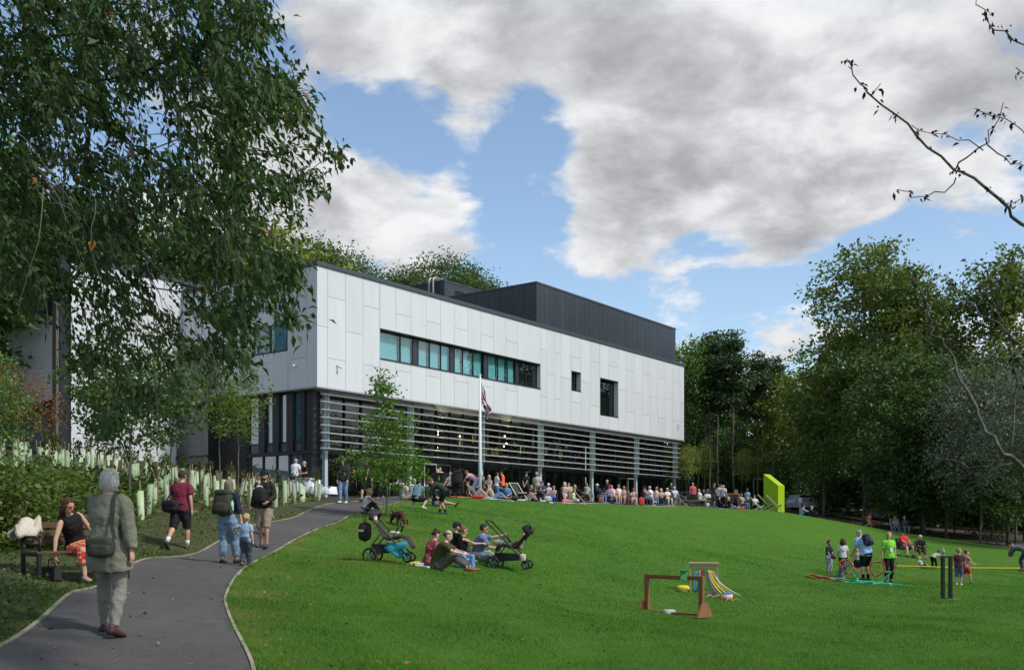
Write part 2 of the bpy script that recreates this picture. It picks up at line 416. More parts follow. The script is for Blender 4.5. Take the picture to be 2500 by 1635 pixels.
M_EDGE = mat('edging_timber', (0.36, 0.31, 0.24), 0.9, scale=3.5, col2=(0.24, 0.20, 0.15), bump=0.4, detail=8)
def lawn_mat():
    m = bpy.data.materials.new('lawn_turf'); m.use_nodes = True; nt = m.node_tree; b = nt.nodes['Principled BSDF']; N = nt.nodes.new; L = nt.links.new
    tc = N('ShaderNodeTexCoord')
    def noise(s, d, r=0.6, st=None):
        n = N('ShaderNodeTexNoise'); n.inputs['Scale'].default_value = s; n.inputs['Detail'].default_value = d; n.inputs['Roughness'].default_value = r
        if st:
            mp = N('ShaderNodeMapping'); mp.inputs['Scale'].default_value = st; mp.inputs['Rotation'].default_value = (0, 0, 0.6); L(tc.outputs['Object'], mp.inputs[0]); L(mp.outputs[0], n.inputs['Vector'])
        else: L(tc.outputs['Object'], n.inputs['Vector'])
        return n.outputs['Fac']
    def mixc(f, a, c, lo=0.3, hi=0.7):
        mr = N('ShaderNodeMapRange'); L(f, mr.inputs[0]); mr.inputs[1].default_value = lo; mr.inputs[2].default_value = hi
        x = N('ShaderNodeMix'); x.data_type = 'RGBA'; L(mr.outputs[0], x.inputs[0])
        for i, q in ((6, a), (7, c)):
            if isinstance(q, tuple): x.inputs[i].default_value = (*q, 1)
            else: L(q, x.inputs[i])
        return x.outputs[2]
    fine = mixc(noise(38, 6, 0.7), (0.036, 0.104, 0.008), (0.086, 0.198, 0.017))
    big = mixc(noise(0.55, 4), (0.044, 0.122, 0.010), (0.080, 0.180, 0.017))
    x = N('ShaderNodeMix'); x.data_type = 'RGBA'; x.inputs[0].default_value = 0.5; L(fine, x.inputs[6]); L(big, x.inputs[7])
    dry = mixc(noise(0.33, 5, 0.65), x.outputs[2], (0.16, 0.17, 0.035), 0.62, 0.80)
    at_ = N('ShaderNodeAttribute'); at_.attribute_name = 'wear'
    f = N('ShaderNodeMath'); f.operation = 'MULTIPLY'; L(at_.outputs['Fac'], f.inputs[0])
    mr = N('ShaderNodeMapRange'); L(noise(1.6, 5), mr.inputs[0]); mr.inputs[1].default_value = 0.40; mr.inputs[2].default_value = 0.62; L(mr.outputs[0], f.inputs[1])
    y = N('ShaderNodeMix'); y.data_type = 'RGBA'; L(f.outputs[0], y.inputs[0]); L(dry, y.inputs[6]); y.inputs[7].default_value = (0.17, 0.155, 0.045, 1)
    L(y.outputs[2], b.inputs['Base Color']); b.inputs['Roughness'].default_value = 0.85; b.inputs['Specular IOR Level'].default_value = 0.15
    bp = N('ShaderNodeBump'); bp.inputs['Strength'].default_value = 0.9; bp.inputs['Distance'].default_value = 0.05; L(noise(26, 6, 0.75), bp.inputs['Height']); L(bp.outputs[0], b.inputs['Normal'])
    return m
M_LAWN = lawn_mat()

# base sheet to the horizon, finer where the camera stands
def axis(lo, hi, c, fine, n): 
    a = np.unique(np.r_[np.linspace(lo, c[0], n), np.arange(c[0], c[1], fine), np.linspace(c[1], hi, n)]); return a
gx = axis(-900, 900, (-42, 62), 1.3, 14); gy = axis(-300, 1500, (-6, 110), 1.3, 14)
X, Y = np.meshgrid(gx, gy); Zg = TZ(X, Y) - 0.05; n0, n1 = X.shape
idx = np.arange(X.size).reshape(n0, n1); F = np.stack([idx[:-1, :-1], idx[:-1, 1:], idx[1:, 1:], idx[1:, :-1]], -1).reshape(-1, 4)
tag(fobj('ground', np.c_[X.ravel(), Y.ravel(), Zg.ravel()], F, M_SOIL, smooth=True), kind='structure')

def pd(px, d): return ((px - CXP) / FPX * d, d)
def hp(px, py):
    h = hit(px, py); return (h.x, h.y)
PR = [(-0.6, -2), (-1.0, 2), (-1.6, 5.5)] + [hp(*q) for q in ((640, 1645), (588, 1575), (557, 1523), (545, 1480), (543, 1455), (557, 1423), (588, 1392), (651, 1350), (735, 1313), (798, 1284), (880, 1250))] + [pd(935, 38.3), pd(985, 41.5)]
PL = [(-4.0, -2), (-4.5, 2), (-4.7, 5.5)] + [hp(*q) for q in ((0, 1612), (42, 1575), (105, 1518), (158, 1470), (215, 1434), (300, 1398), (400, 1360), (537, 1315), (664, 1277), (773, 1237))] + [pd(826, 38.2), pd(880, 41.2), pd(905, 44.5)]
PRc, PLc = smooth_curve(PR), smooth_curve(PL)
path_poly = np.vstack([PRc, resample([PRc[-1], bpt(9.5, -5.6)[:2], bpt(3.0, -4.2)[:2], PLc[-1]], 0.6)[1:-1], PLc[::-1]])
region('path', path_poly, 0.7, 0.006, M_ASPH)
def kerb(name, C, off, w=0.055, h=0.035, label=None):
    T = np.gradient(C, axis=0); T /= np.linalg.norm(T, axis=1)[:, None]; Nn = np.c_[-T[:, 1], T[:, 0]] * off
    a = C; b = C + Nn * w; za = TZ(a[:, 0], a[:, 1]); m = MB()
    rings = [[(a[i][0], a[i][1], za[i] - 0.08), (b[i][0], b[i][1], za[i] - 0.08), (b[i][0], b[i][1], za[i] + h), (a[i][0], a[i][1], za[i] + h)] for i in range(len(a))]
    o = m.rings(rings).build(name, M_EDGE); return tag(o, kind='structure')
kerb('path_edging', PRc, -1, 0.034, 0.022); kerb('path_edging', PLc, 1, 0.045, 0.022)
woods_edge = [pd(1760, 70), pd(1850, 69), pd(1935, 71), pd(2000, 72), pd(2080, 75), pd(2150, 74), pd(2215, 71), pd(2290, 66), pd(2360, 63), pd(2430, 61), pd(2510, 58), pd(2700, 52), (40, 40), (48, 20), (30, -6), (2, -6), (-0.6, -2)]
terr_edge = [bpt(9.5, -5.6)[:2], bpt(16, -5.8)[:2], bpt(26, -5.6)[:2], bpt(36, -4.5)[:2]]
lawn_poly = np.vstack([PRc + np.array((0.05, 0)), resample(terr_edge, 0.6), smooth_curve(woods_edge, 0.6)[:-1]])
lawn = region('lawn', lawn_poly, 0.75, 0.004, M_LAWN)
me = lawn.data; co = np.empty(len(me.vertices) * 3); me.vertices.foreach_get('co', co); co = co.reshape(-1, 3)
dmin = np.sqrt(((co[:, None, :2] - PRc[None]) ** 2).sum(2)).min(1)
wear = np.clip(1 - dmin / 0.9, 0, 1) * 0.75
WORN = ((900, 22.3, 1.1), (985, 27.5, 1.4), (2280, 36.5, 1.2), (1650, 21.5, 0.6), (2310, 26.6, 0.6), (960, 31, 0.9), (600, 15.5, .9), (640, 18.5, .8), (590, 12.5, .7))
for px, d, r in WORN:
    p = on(px, d); wear = np.maximum(wear, np.exp(-((co[:, 0] - p.x) ** 2 + (co[:, 1] - p.y) ** 2) / r ** 2) * 0.9)
at_ = me.attributes.new('wear', 'FLOAT', 'POINT'); at_.data.foreach_set('value', wear)
terrace_poly = resample([bpt(1.5, 1.5)[:2], bpt(44, 1.5)[:2], bpt(44, -3.5)[:2], bpt(36, -4.5)[:2], bpt(26, -5.6)[:2], bpt(16, -5.8)[:2], bpt(9.5, -5.6)[:2], bpt(3.0, -4.2)[:2], bpt(1.5, 1.5)[:2]], 0.7)[:-1]
region('terrace', terrace_poly, 0.9, 0.012, M_PAVE)
# grass strip and slope on the left of the path
verge_out = [(-7.2, -2), (-7.5, 4)] + [pd(-120, 12), pd(-40, 15.5), pd(100, 19.5), pd(250, 24), pd(430, 26), pd(560, 28), pd(680, 33.5), pd(780, 41)]
verge_poly = np.vstack([PLc[:-4] - np.array((0.07, 0)), smooth_curve(verge_out, 0.5)[::-1]])
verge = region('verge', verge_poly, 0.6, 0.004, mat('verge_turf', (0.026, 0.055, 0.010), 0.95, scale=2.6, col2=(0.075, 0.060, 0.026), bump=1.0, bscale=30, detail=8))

# ---- blades of grass, dense close to the camera
def blades(name, x, y, hgt, wid, m, lean=0.5):
    n = len(x); z = TZ(x, y); a = rng.uniform(0, 2 * np.pi, n); h = hgt * rng.uniform(0.55, 1.25, n); w = wid * rng.uniform(0.7, 1.3, n); b = rng.uniform(0, 2 * np.pi, n); l = h * rng.uniform(0.1, lean, n)
    V = np.empty((n, 3, 3)); dx, dy = np.cos(a) * w, np.sin(a) * w
    V[:, 0] = np.c_[x - dx, y - dy, z]; V[:, 1] = np.c_[x + dx, y + dy, z]; V[:, 2] = np.c_[x + np.cos(b) * l, y + np.sin(b) * l, z + h]
    return tag(fobj(name, V.reshape(-1, 3), np.arange(3 * n).reshape(-1, 3), m), kind='stuff')
M_BLADE = mat('grass_blade', (0.034, 0.108, 0.009), 0.7, scale=0.6, detail=8, col2=(0.100, 0.222, 0.021), trans=0.35, island=0.35, spec=0.25)
def scatter(n, d0, d1, p, px0=-60, px1=2560):
    """points ahead of the camera, thinning with distance"""
    u = rng.uniform(0, 1, n); d = (d0 ** p + u * (d1 ** p - d0 ** p)) ** (1 / p); px = rng.uniform(px0, px1, n); return (px - CXP) / FPX * d, d
x, y = scatter(760000, 8.5, 62, 0.25); k = inside(lawn_poly, x, y) & (rng.uniform(0, 1, len(x)) < np.clip((62 - y) / 30, 0, 1)); x, y = x[k], y[k]
wr = np.zeros(len(x))
for i in range(0, len(x), 40000): wr[i:i + 40000] = np.clip(1 - np.sqrt(((np.c_[x, y][i:i + 40000, None] - PRc[None, ::2]) ** 2).sum(2)).min(1) / 1.0, 0, 1) * .8
for px, d, r in WORN:
    p = on(px, d); wr = np.maximum(wr, np.exp(-((x - p.x) ** 2 + (y - p.y) ** 2) / r ** 2))
k = rng.uniform(0, 1, len(x)) > wr * (.5 + .5 * np.sin(x * 2.3 + 2 * np.sin(y * 1.9))) * .95; x, y = x[k], y[k]
tuft = np.sin(x * 3.1 + np.sin(y * 2.3) * 2) * np.sin(y * 2.7 + np.cos(x * 1.9) * 2)
sc = np.clip(y / 14, 1, 2.6)
blades('grass', x, y, (0.040 + 0.010 * tuft), 0.0035 * sc, M_BLADE, 0.9)
# straw-coloured blades where the turf is dry or trodden
x, y = scatter(260000, 8.5, 45, 0.4); k = inside(lawn_poly, x, y); x, y = x[k], y[k]; wr = np.zeros(len(x))
for i in range(0, len(x), 40000): wr[i:i + 40000] = np.clip(1 - np.sqrt(((np.c_[x, y][i:i + 40000, None] - PRc[None, ::2]) ** 2).sum(2)).min(1) / 1.3, 0, 1) * .7
for px, d, r in WORN: p = on(px, d); wr = np.maximum(wr, .9 * np.exp(-((x - p.x) ** 2 + (y - p.y) ** 2) / (1.3 * r) ** 2))
pat = np.sin(x * .7 + 1.7 * np.sin(y * .45)) * np.sin(y * .6 + 1.3 * np.sin(x * .5)) + .5 * np.sin(x * 2.1 + y * 1.3) * np.sin(y * 2.4 - x)
k = rng.uniform(0, 1, len(x)) < np.maximum(wr, np.clip(pat - .35, 0, 1) * .35 + .02); x, y = x[k], y[k]
blades('grass', x, y, .040, 0.0035 * np.clip(y / 14, 1, 2.4), mat('straw_blade', (.15, .165, .035), .8, island=.3, trans=.3), 0.9)
x, y = scatter(90000, 8, 34, 0.5, -80, 900); k = inside(verge_poly, x, y) & (np.sin(x * 2.1 + 1.3 * np.sin(y * 1.7)) + rng.normal(0, 0.6, len(x)) > -0.35); x, y = x[k], y[k]
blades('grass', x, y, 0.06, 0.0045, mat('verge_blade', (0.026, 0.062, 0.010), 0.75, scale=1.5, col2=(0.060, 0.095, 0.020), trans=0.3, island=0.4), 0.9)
# longer tufts that creep over the edging
for C_, off in ((PRc, .03), (PLc, -.06)):
    i = rng.integers(8, len(C_) - 1, 9000); t = rng.uniform(0, 1, 9000); q = C_[i] + (C_[np.minimum(i + 1, len(C_) - 1)] - C_[i]) * t[:, None]; x = q[:, 0] + off + rng.normal(0, .035, 9000) * 1.0 + np.sin(q[:, 1] * 3.7) * .02; y = q[:, 1]
    k = np.sin(y * 5.1) + np.sin(y * 2.3 + 1) + rng.normal(0, .5, 9000) > -.2; blades('grass', x[k], y[k], .055, .0035, M_BLADE, 1.2)
# ------------------------------------------------------------------ the arts building
def tpx(px, s=0.0):
    """distance along the front face (set back s) at which a photograph column meets it"""
    k = (px - CXP) / FPX; o = BC + BV * s
    return (k * o.y - o.x) / (BU.x - k * BU.y)
def spx(px, t=0.0):
    k = (px - CXP) / FPX; o = BC + BU * t
    return (k * o.y - o.x) / (BV.x - k * BV.y)
def zat(py, t, s=0.0):
    return CZ + (HOR - py) / FPX * (BC.y + BU.y * t + BV.y * s) - FLOOR
bld = empty('arts_building', BC, BA)
tag(bld, 'white panelled building with dark rooftop boxes and louvred glass ground floor', 'building')
M_PANEL = mat('white_cladding', (0.575, 0.59, 0.60), 0.35, var=0.035, scale=0.8, spec=0.4, objvar=0.04, stretch=(2.5, 2.5, .22), detail=8)
M_CORE = mat('joint_grey', (0.16, 0.165, 0.17), 0.8)
M_DARK = mat('anthracite_metal', (0.026, 0.031, 0.038), 0.38, var=0.08, scale=1.0, spec=0.5, objvar=0.10)
M_COPE = mat('coping_metal', (0.050, 0.060, 0.068), 0.45, spec=0.4)
M_FRAME = mat('window_frame_metal', (0.016, 0.019, 0.023), 0.4)
M_LOUV = mat('louvre_aluminium', (0.60, 0.615, 0.63), 0.4)
M_COLM = mat('column_paint', (0.36, 0.46, 0.48), 0.45)
M_BRICK = mat('dark_brick', (0.035, 0.032, 0.032), 0.9, scale=9, col2=(0.07, 0.06, 0.056), stretch=(1, 1, 3.5))
M_GLASS = glass('clear_glass', (0.70, 0.78, 0.76), 0.03)
M_GBLUE = glass('blue_glass', (0.80, 0.92, 0.93), 0.10)
M_GSIDE = glass('side_glass', (0.75, 0.88, 0.92), 0.26)
M_BLIND = mat('blind_fabric', (0.30, 0.52, 0.51), 0.8, var=0.05)
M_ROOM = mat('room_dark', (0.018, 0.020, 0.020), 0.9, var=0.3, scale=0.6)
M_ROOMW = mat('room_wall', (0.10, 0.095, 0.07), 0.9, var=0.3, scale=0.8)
M_YEL = mat('yellow_acoustic', (0.85, 0.62, 0.12), 0.8)
ZT = zat(646.3, 0); ZB = zat(943.4, 0); LEN = tpx(1670); DEP = 26.0
def part(name, m, parent=None, **k):
    return m.build(name, k.get('mat'), parent or bld)
def bxp(name, x0, x1, y0, y1, z0, z1, m, parent=None):
    o = MB().box(x0, x1, y0, y1, z0, z1).build(name, m, parent or bld); return o
# shells: upper block in three pieces round the recessed windows is one dark core with shallow niches
wins = []   # (t0, t1, z0, z1, kind)
t0, t1 = tpx(927.9), tpx(1319.5); wins.append((t0, t1, zat(874.8, t0), zat(800.8, t0), 'ribbon'))
t0, t1 = tpx(1395.2), tpx(1418.4); wins.append((t0, t1, zat(952, t0), zat(904.5, t0), 'small'))
t0, t1 = tpx(1465.2), tpx(1509.6); wins.append((t0, t1, zat(1012, t0), zat(921.5, t0), 'tall'))
REC = 0.42
def core_with_niches(wins, length, z0, z1, y0, depth_back):
    """front skin cut round the openings, so that every window sits in a real recess"""
    ts = sorted({0.036, length, *[w[0] for w in wins], *[w[1] for w in wins]}); m = MB()
    for a, b in zip(ts[:-1], ts[1:]):
        w = [w for w in wins if w[0] <= a + 1e-6 and w[1] >= b - 1e-6]
        if not w: m.box(a, b, y0, depth_back, z0, z1)
        else:
            m.box(a, b, y0, depth_back, z0, w[0][2]); m.box(a, b, y0, depth_back, w[0][3], z1)
    return m
core_with_niches(wins, LEN - 0.02, ZB + 0.06, ZT - 0.03, 0.035, 0.9).build('wall_core', M_CORE, bld)
bxp('wall_core', 0.035, LEN - 0.02, 0.9, DEP, ZB + 0.06, ZT - 0.25, M_CORE)
bxp('roof_deck', 0.1, LEN - 0.1, 0.9, DEP - 0.2, ZT - 0.25, ZT - 0.20, mat('roof_membrane', (0.12, 0.12, 0.12), 0.9))
# white panels on the front: staggered joints, cut round the windows
edges = [0.0, tpx(799.8)]
while edges[-1] + 1.246 < wins[0][1] - 0.3: edges.append(edges[-1] + 1.246)
edges[-1] = wins[0][1]
edges += [tpx(p) for p in (1335.5, 1353, 1370, 1393.7, 1418.4, 1441, 1463.5, 1486, 1509.6, 1528, 1548.8, 1568, 1587, 1606.4, 1624, 1642, 1660)] + [LEN]
# snap the window ends to panel joints
GAP = 0.016
def panel_cols(edges, wins, z0, z1, make):
    for i, (a, b) in enumerate(zip(edges[:-1], edges[1:])):
        H = z1 - z0; fr = [0.505] if i % 2 == 0 else [0.25, 0.763]
        cuts = [z0] + [z0 + f * H for f in fr] + [z1]
        for c, d in zip(cuts[:-1], cuts[1:]):
            rects = [(a, b, c, d)]
            for w in wins:
                nr = []
                for (p, q, r, s) in rects:
                    ip, iq, ir, is_ = max(p, w[0]), min(q, w[1]), max(r, w[2]), min(s, w[3])
                    if ip >= iq - 0.02 or ir >= is_ - 0.02: nr.append((p, q, r, s)); continue
                    if ip - p > 0.03: nr.append((p, ip, r, s))
                    if q - iq > 0.03: nr.append((iq, q, r, s))
                    if ir - r > 0.03: nr.append((ip, iq, r, ir))
                    if s - is_ > 0.03: nr.append((ip, iq, is_, s))
                rects = nr
            for (p, q, r, s) in rects: make(p + GAP / 2, q - GAP / 2, r + GAP / 2, s - GAP / 2)
panel_cols(edges, wins, ZB + 0.02, ZT - 0.02, lambda a, b, c, d: bxp('cladding_panel', a, b, 0.0, 0.03, c, d, M_PANEL))
# side face (left of the corner), its window, panels
sw = (spx(702.0), spx(620.0)); swin = (sw[0], sw[1], zat(856, 0, sw[0]), zat(787, 0, sw[0]), 'side')
SIDE = 12.2
sedges = [0.03, spx(749.0)]
while sedges[-1] + 1.246 < SIDE: sedges.append(sedges[-1] + 1.246)
panel_cols(sedges, [swin], ZB + 0.02, ZT - 0.02, lambda a, b, c, d: bxp('cladding_panel', -0.0, 0.03, a, b, c, d, M_PANEL))
# coping and soffit lip
bxp('coping', -0.06, LEN + 0.06, -0.07, 0.35, ZT - 0.015, ZT + 0.20, M_COPE); bxp('coping', -0.06, 0.30, 0.36, DEP, ZT - 0.015, ZT + 0.20, M_COPE); bxp('coping', LEN - 0.25, LEN + 0.06, 0.36, DEP, ZT - 0.015, ZT + 0.20, M_COPE)
bxp('soffit', -0.02, LEN, -0.02, 2.2, ZB - 0.045, ZB + 0.018, mat('soffit_metal', (0.30, 0.30, 0.30), 0.6)); bxp('soffit', -0.02, 1.2, 2.21, SIDE - 2.5, ZB - 0.045, ZB + 0.018, mat('soffit_metal', (0.3, 0.3, 0.3)))
# far end wall below panels
panel_cols([0.0, 1.2, 2.4, 3.6, 4.8], [], ZB + 0.02, ZT - 0.02, lambda a, b, c, d: bxp('cladding_panel', LEN - 0.02, LEN + 0.01, a + 0.03, b, c, d, M_PANEL))
# ---- windows
def window(name, t0, t1, z0, z1, y, divs, m_glass, frame=0.055, solid=()):
    w = empty(name); w.parent = bld
    f = MB(); f.box(t0, t1, y, y + 0.08, z0, z0 + 0.09); f.box(t0, t1, y, y + 0.08, z1 - 0.09, z1)
    for k, c in enumerate([t0] + divs + [t1]): f.box(c - (0 if k == 0 else frame / 2), c + (0 if k == len(divs) + 1 else frame / 2) + (frame if k == 0 else 0), y - 0.004, y + 0.084, z0, z1)
    f.build('frame', M_FRAME, w)
    cs = [t0] + divs + [t1]
    for i, (a, b) in enumerate(zip(cs[:-1], cs[1:])):
        if i in solid: MB().box(a + 0.02, b - 0.02, y + 0.01, y + 0.05, z0 + 0.09, z1 - 0.09).build('infill_panel', M_DARK, w)
        else: MB().box(a + 0.02, b - 0.02, y + 0.030, y + 0.042, z0 + 0.05, z1 - 0.05).build('pane', m_glass, w)
    return w
w0 = wins[0]; fr = lambda px: tpx(px, REC)
dv = [fr(x) for x in (973, 1003.5, 1016.5, 1044.5, 1072, 1094.5, 1105, 1125.5, 1151, 1177.5, 1187, 1211.5, 1235, 1255, 1262, 1280)]
ww = window('window', w0[0], w0[1], w0[2], w0[3], REC - 0.14, [d for d in dv if w0[0] < d < w0[1] - .2], M_GBLUE, 0.07, solid=(2, 6, 10, 14))
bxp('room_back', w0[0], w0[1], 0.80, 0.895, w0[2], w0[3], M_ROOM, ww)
cs = [w0[0]] + [d for d in dv if w0[0] < d < w0[1] - .2]
for i, (a, b) in enumerate(zip(cs[:-1], cs[1:])):
    if i not in (2, 6, 10, 14) and i < 14: bxp('roller_blind', a + 0.05, b - 0.05 - (0.06 if i % 3 == 0 else 0), 0.46, 0.466, w0[2] + 0.08, w0[3] - 0.06, M_BLIND, ww)
bxp('sill', w0[0], w0[1], -0.05, 0.27, w0[2] - 0.02, w0[2] + 0.03, M_FRAME, ww)
bxp('head_flashing', w0[0], w0[1], -0.01, 0.27, w0[3] - 0.06, w0[3] + 0.0, M_FRAME, ww)
for w in wins[1:]:
    k = window('window', w[0], w[1], w[2], w[3], REC - 0.05, [], M_GLASS)
    bxp('sill', w[0], w[1], -0.03, REC - 0.06, w[2] - 0.01, w[2] + 0.035, M_FRAME, k); bxp('room_back', w[0], w[1], 0.82, 0.895, w[2], w[3], M_ROOM, k)
    bxp('reveal', w[1] - 0.012, w[1], 0.031, REC - 0.06, w[2] + 0.04, w[3] - 0.07, M_PANEL, k); bxp('reveal', w[0], w[0] + 0.012, 0.031, REC - 0.06, w[2] + 0.04, w[3] - 0.07, M_PANEL, k)
    bxp('reveal', w[0], w[1], 0.0, REC - 0.06, w[3] - 0.065, w[3] - 0.004, M_FRAME, k)
bxp('reveal', w0[1] - 0.012, w0[1], 0.031, REC - 0.15, w0[2] + 0.035, w0[3] - 0.065, M_PANEL, ww)
# side window
k = empty('window'); k.parent = bld
f = MB()
for a, b, c, d in ((swin[0], swin[1], swin[2], swin[2] + 0.08), (swin[0], swin[1], swin[3] - 0.08, swin[3]), (swin[0], swin[0] + 0.07, swin[2] + .08, swin[3] - .08), (swin[1] - 0.07, swin[1], swin[2] + .08, swin[3] - .08), ((swin[0] + swin[1]) / 2 - 0.08, (swin[0] + swin[1]) / 2 + 0.08, swin[2] + .08, swin[3] - .08)):
    f.box(-0.006, 0.034, a, b, c, d)
f.build('frame', M_FRAME, k)
md = (swin[0] + swin[1]) / 2
for a, b in ((swin[0] + 0.07, md - 0.08), (md + 0.08, swin[1] - 0.07)): bxp('pane', 0.012, 0.022, a, b, swin[2] + 0.08, swin[3] - 0.08, M_GBLUE, k); bxp('roller_blind', 0.028, 0.033, a, b, swin[2] + 0.08, swin[3] - 0.08, mat('side_blind', (0.20, 0.32, 0.40), 0.8), k)
# ---- security cameras
for (t, s, z, side) in ((tpx(823.5), 0, zat(892, tpx(823.5)), 0), (0, spx(724), zat(890, 0, spx(724)), 1), (tpx(1655), 0, zat(1036, tpx(1655)), 0)):
    e = empty('security_camera', bpt(t, s, z), BA - (math.pi / 2 if side else 0)); tag(e, ('white dome camera low on the front panels beside the near corner', 'white dome camera on the side wall below the side window', 'white bracket camera at the far right end of the white wall')[(0 if t < 20 else 2) if not side else 1], 'camera')
    MB().box(-0.06, 0.06, -0.05, 0.0, -0.06, 0.06).build('base_plate', mat('camera_white', (0.7, 0.7, 0.7), 0.4), e)
    MB().tube([(0, -0.05, 0), (0.01, -0.16, -0.03), (0.02, -0.20, -0.09)], [0.035, 0.04, 0.045], 10).build('arm', mat('camera_white', (0.7, 0.7, 0.7)), e, True)
    MB().ell((0.02, -0.22, -0.10), (0.075, 0.075, 0.075)).build('dome', mat('camera_white', (0.7, 0.7, 0.7)), e, True)
# ---- rooftop boxes
def clad_box(name, x0, x1, y0, y1, z0, z1, pw, door=None):
    e = empty(name); e.parent = bld
    MB().box(x0 + 0.03, x1 - 0.03, y0 + 0.03, y1 - 0.03, z0, z1 - 0.05).build('wall_core', mat('box_core', (0.008, 0.009, 0.011), 0.7), e)
    x = x0; first = True
    while x < x1 - 0.05:
        w = 0.32 if first else pw; first = False; b = min(x + w, x1)
        if not (door and x < door[1] and b > door[0]): MB().box(x + 0.008, b - 0.008, y0, y0 + 0.028, z0, z1 - 0.06).build('metal_panel', M_DARK, e)
        else: MB().box(x + 0.008, b - 0.008, y0, y0 + 0.028, z1 - 0.55, z1 - 0.06).build('metal_panel', M_DARK, e)
        x = b
    y = y0
    while y < y1 - 0.05:
        b = min(y + pw * 1.6, y1); MB().box(x0, x0 + 0.028, y + 0.008 + (0.03 if y == y0 else 0), b - 0.008, z0, z1 - 0.06).build('metal_panel', M_DARK, e)
        y = b
    MB().box(x0 - 0.04, x1 + 0.04, y0 - 0.04, y1 + 0.04, z1 - 0.058, z1 + 0.05).build('coping', M_COPE, e)
    return e
S1 = 0.45; ta, tb = tpx(1309.7, S1), tpx(1649.3, S1); zt1 = zat(688.5, ta, S1)
clad_box('rooftop_box', ta, tb, S1, S1 + 9.5, ZT - 0.2, zt1, 0.62)
S2 = 11.0; tc_ = tpx(1084.8, S2); zt2 = zat(684, tc_, S2); td = tc_ + 1.3
b2 = clad_box('rooftop_box', tc_, tc_ + 9, S2, S2 + 9, ZT - 0.2, zt2, 0.9, door=(td, td + 1.7))
MB().box(td - 0.1, td + 1.85, S2 + 0.034, S2 + 0.05, zt2 - 2.5, zt2 - 0.6).build('plant_opening', mat('opening_black', (0.010, 0.016, 0.008), 0.3), b2)
for dx in (0.55, 0.95):
    MB().tube([(tc_ - 0.35, S2 + dx + 0.25, ZT), (tc_ - 0.35, S2 + dx + 0.25, zt2 + 0.05), (tc_ - 0.25, S2 + dx + 0.25, zt2 + 0.25), (tc_ + 0.1, S2 + dx + 0.25, zt2 + 0.30), (tc_ + 0.9, S2 + dx + 0.25, zt2 + 0.28)], 0.075, 8).build('flue_pipe', mat('pipe_steel', (0.33, 0.31, 0.28), 0.4, metal=0.5), b2, True)
MB().box(tc_ + 4, tc_ + 5.2, S2 + 2, S2 + 3, zt2, zt2 + 0.7).build('roof_unit', mat('unit_grey', (0.10, 0.11, 0.12), 0.6), b2)
# ---- ground floor: columns, louvres, glazing
SETB = 1.5                                   # glazing line behind the white face
zl = [zat(958.5 + (1091.8 - 958.5) * k / 7 + 1.0, tpx(780.2, 0.30), 0.30) for k in range(8)]
la, lb = tpx(781, 0.30), tpx(1663, 0.30)
colpx = (792.5, 999, 1173, 1317, 1443.5, 1551, 1645.5); colt = [tpx(p, 0.75) for p in colpx]
for z in zl:                                  # lens-shaped blades, tapered ends
    sec = lambda x, k: [(x, 0.30 - 0.13 * k, z), (x, 0.30 - 0.04 * k, z + 0.028 * k), (x, 0.30 + 0.14 * k, z + 0.020 * k), (x, 0.30 + 0.16 * k, z), (x, 0.30 + 0.10 * k, z - 0.026 * k), (x, 0.30 - 0.05 * k, z - 0.036 * k)]
    MB().rings([sec(la, 0.15), sec(la + 0.22, 1), sec(lb - 0.3, 1), sec(lb, 0.15)]).build('louvre', M_LOUV, bld)
for c in colt:
    MB().box(c - 0.10, c + 0.10, 0.62, 0.82, -0.2, ZB - 0.05).build('column', M_COLM, bld)
    MB().box(c - 0.02, c + 0.02, 0.42, 0.615, zl[-1] - 0.1, ZB - 0.05).build('louvre_bracket', M_COLM, bld)
# curtain wall behind
zsp = zat(1110, 0.5, SETB)                    # spandrel level (first-floor slab)
ms = np.arange(0.8, LEN - 0.8, 1.246)
doors = {12, 13, 27, 28}
for i, a in enumerate(ms):
    MB().box(a - 0.035, a + 0.035, SETB - 0.10, SETB + 0.05, -0.02, ZB - 0.05).build('mullion', M_FRAME, bld)
    if i < len(ms) - 1:
        b = ms[i + 1]
        MB().box(a + 0.036, b - 0.036, SETB, SETB + 0.012, 0.10, zl[-1] - 0.16).build('pane', M_GLASS, bld)
        MB().box(a + 0.036, b - 0.036, SETB, SETB + 0.012, zl[-1] + 0.05, ZB - 0.12).build('pane', M_GLASS, bld)
bxp('transom', 0.75, LEN - 0.75, SETB - 0.06, SETB + 0.055, zl[-1] - 0.155, zl[-1] + 0.045, M_FRAME)
bxp('transom', 0.75, LEN - 0.75, SETB - 0.06, SETB + 0.055, ZB - 0.118, ZB - 0.048, M_FRAME); bxp('base_rail', 0.75, LEN - 0.75, SETB - 0.06, SETB + 0.055, -0.05, 0.095, M_FRAME)
for i in (7, 8, 25, 26):
    a = ms[i]; d = empty('door'); d.parent = bld
    f = MB(); f.box(a + 0.05, a + 0.13, SETB - 0.14, SETB - 0.105, 0.0, 2.15); f.box(a + 1.11, a + 1.19, SETB - 0.14, SETB - 0.105, 0.0, 2.15); f.box(a + 0.13, a + 1.11, SETB - 0.14, SETB - 0.105, 2.05, 2.15); f.build('frame', M_LOUV if i in (7, 26) else mat('door_teal', (0.05, 0.08, 0.085), 0.4), d)
    MB().tube([(a + 0.98, SETB - 0.19, 0.9), (a + 0.98, SETB - 0.19, 1.5)], 0.014, 6).build('handle', M_LOUV, d)
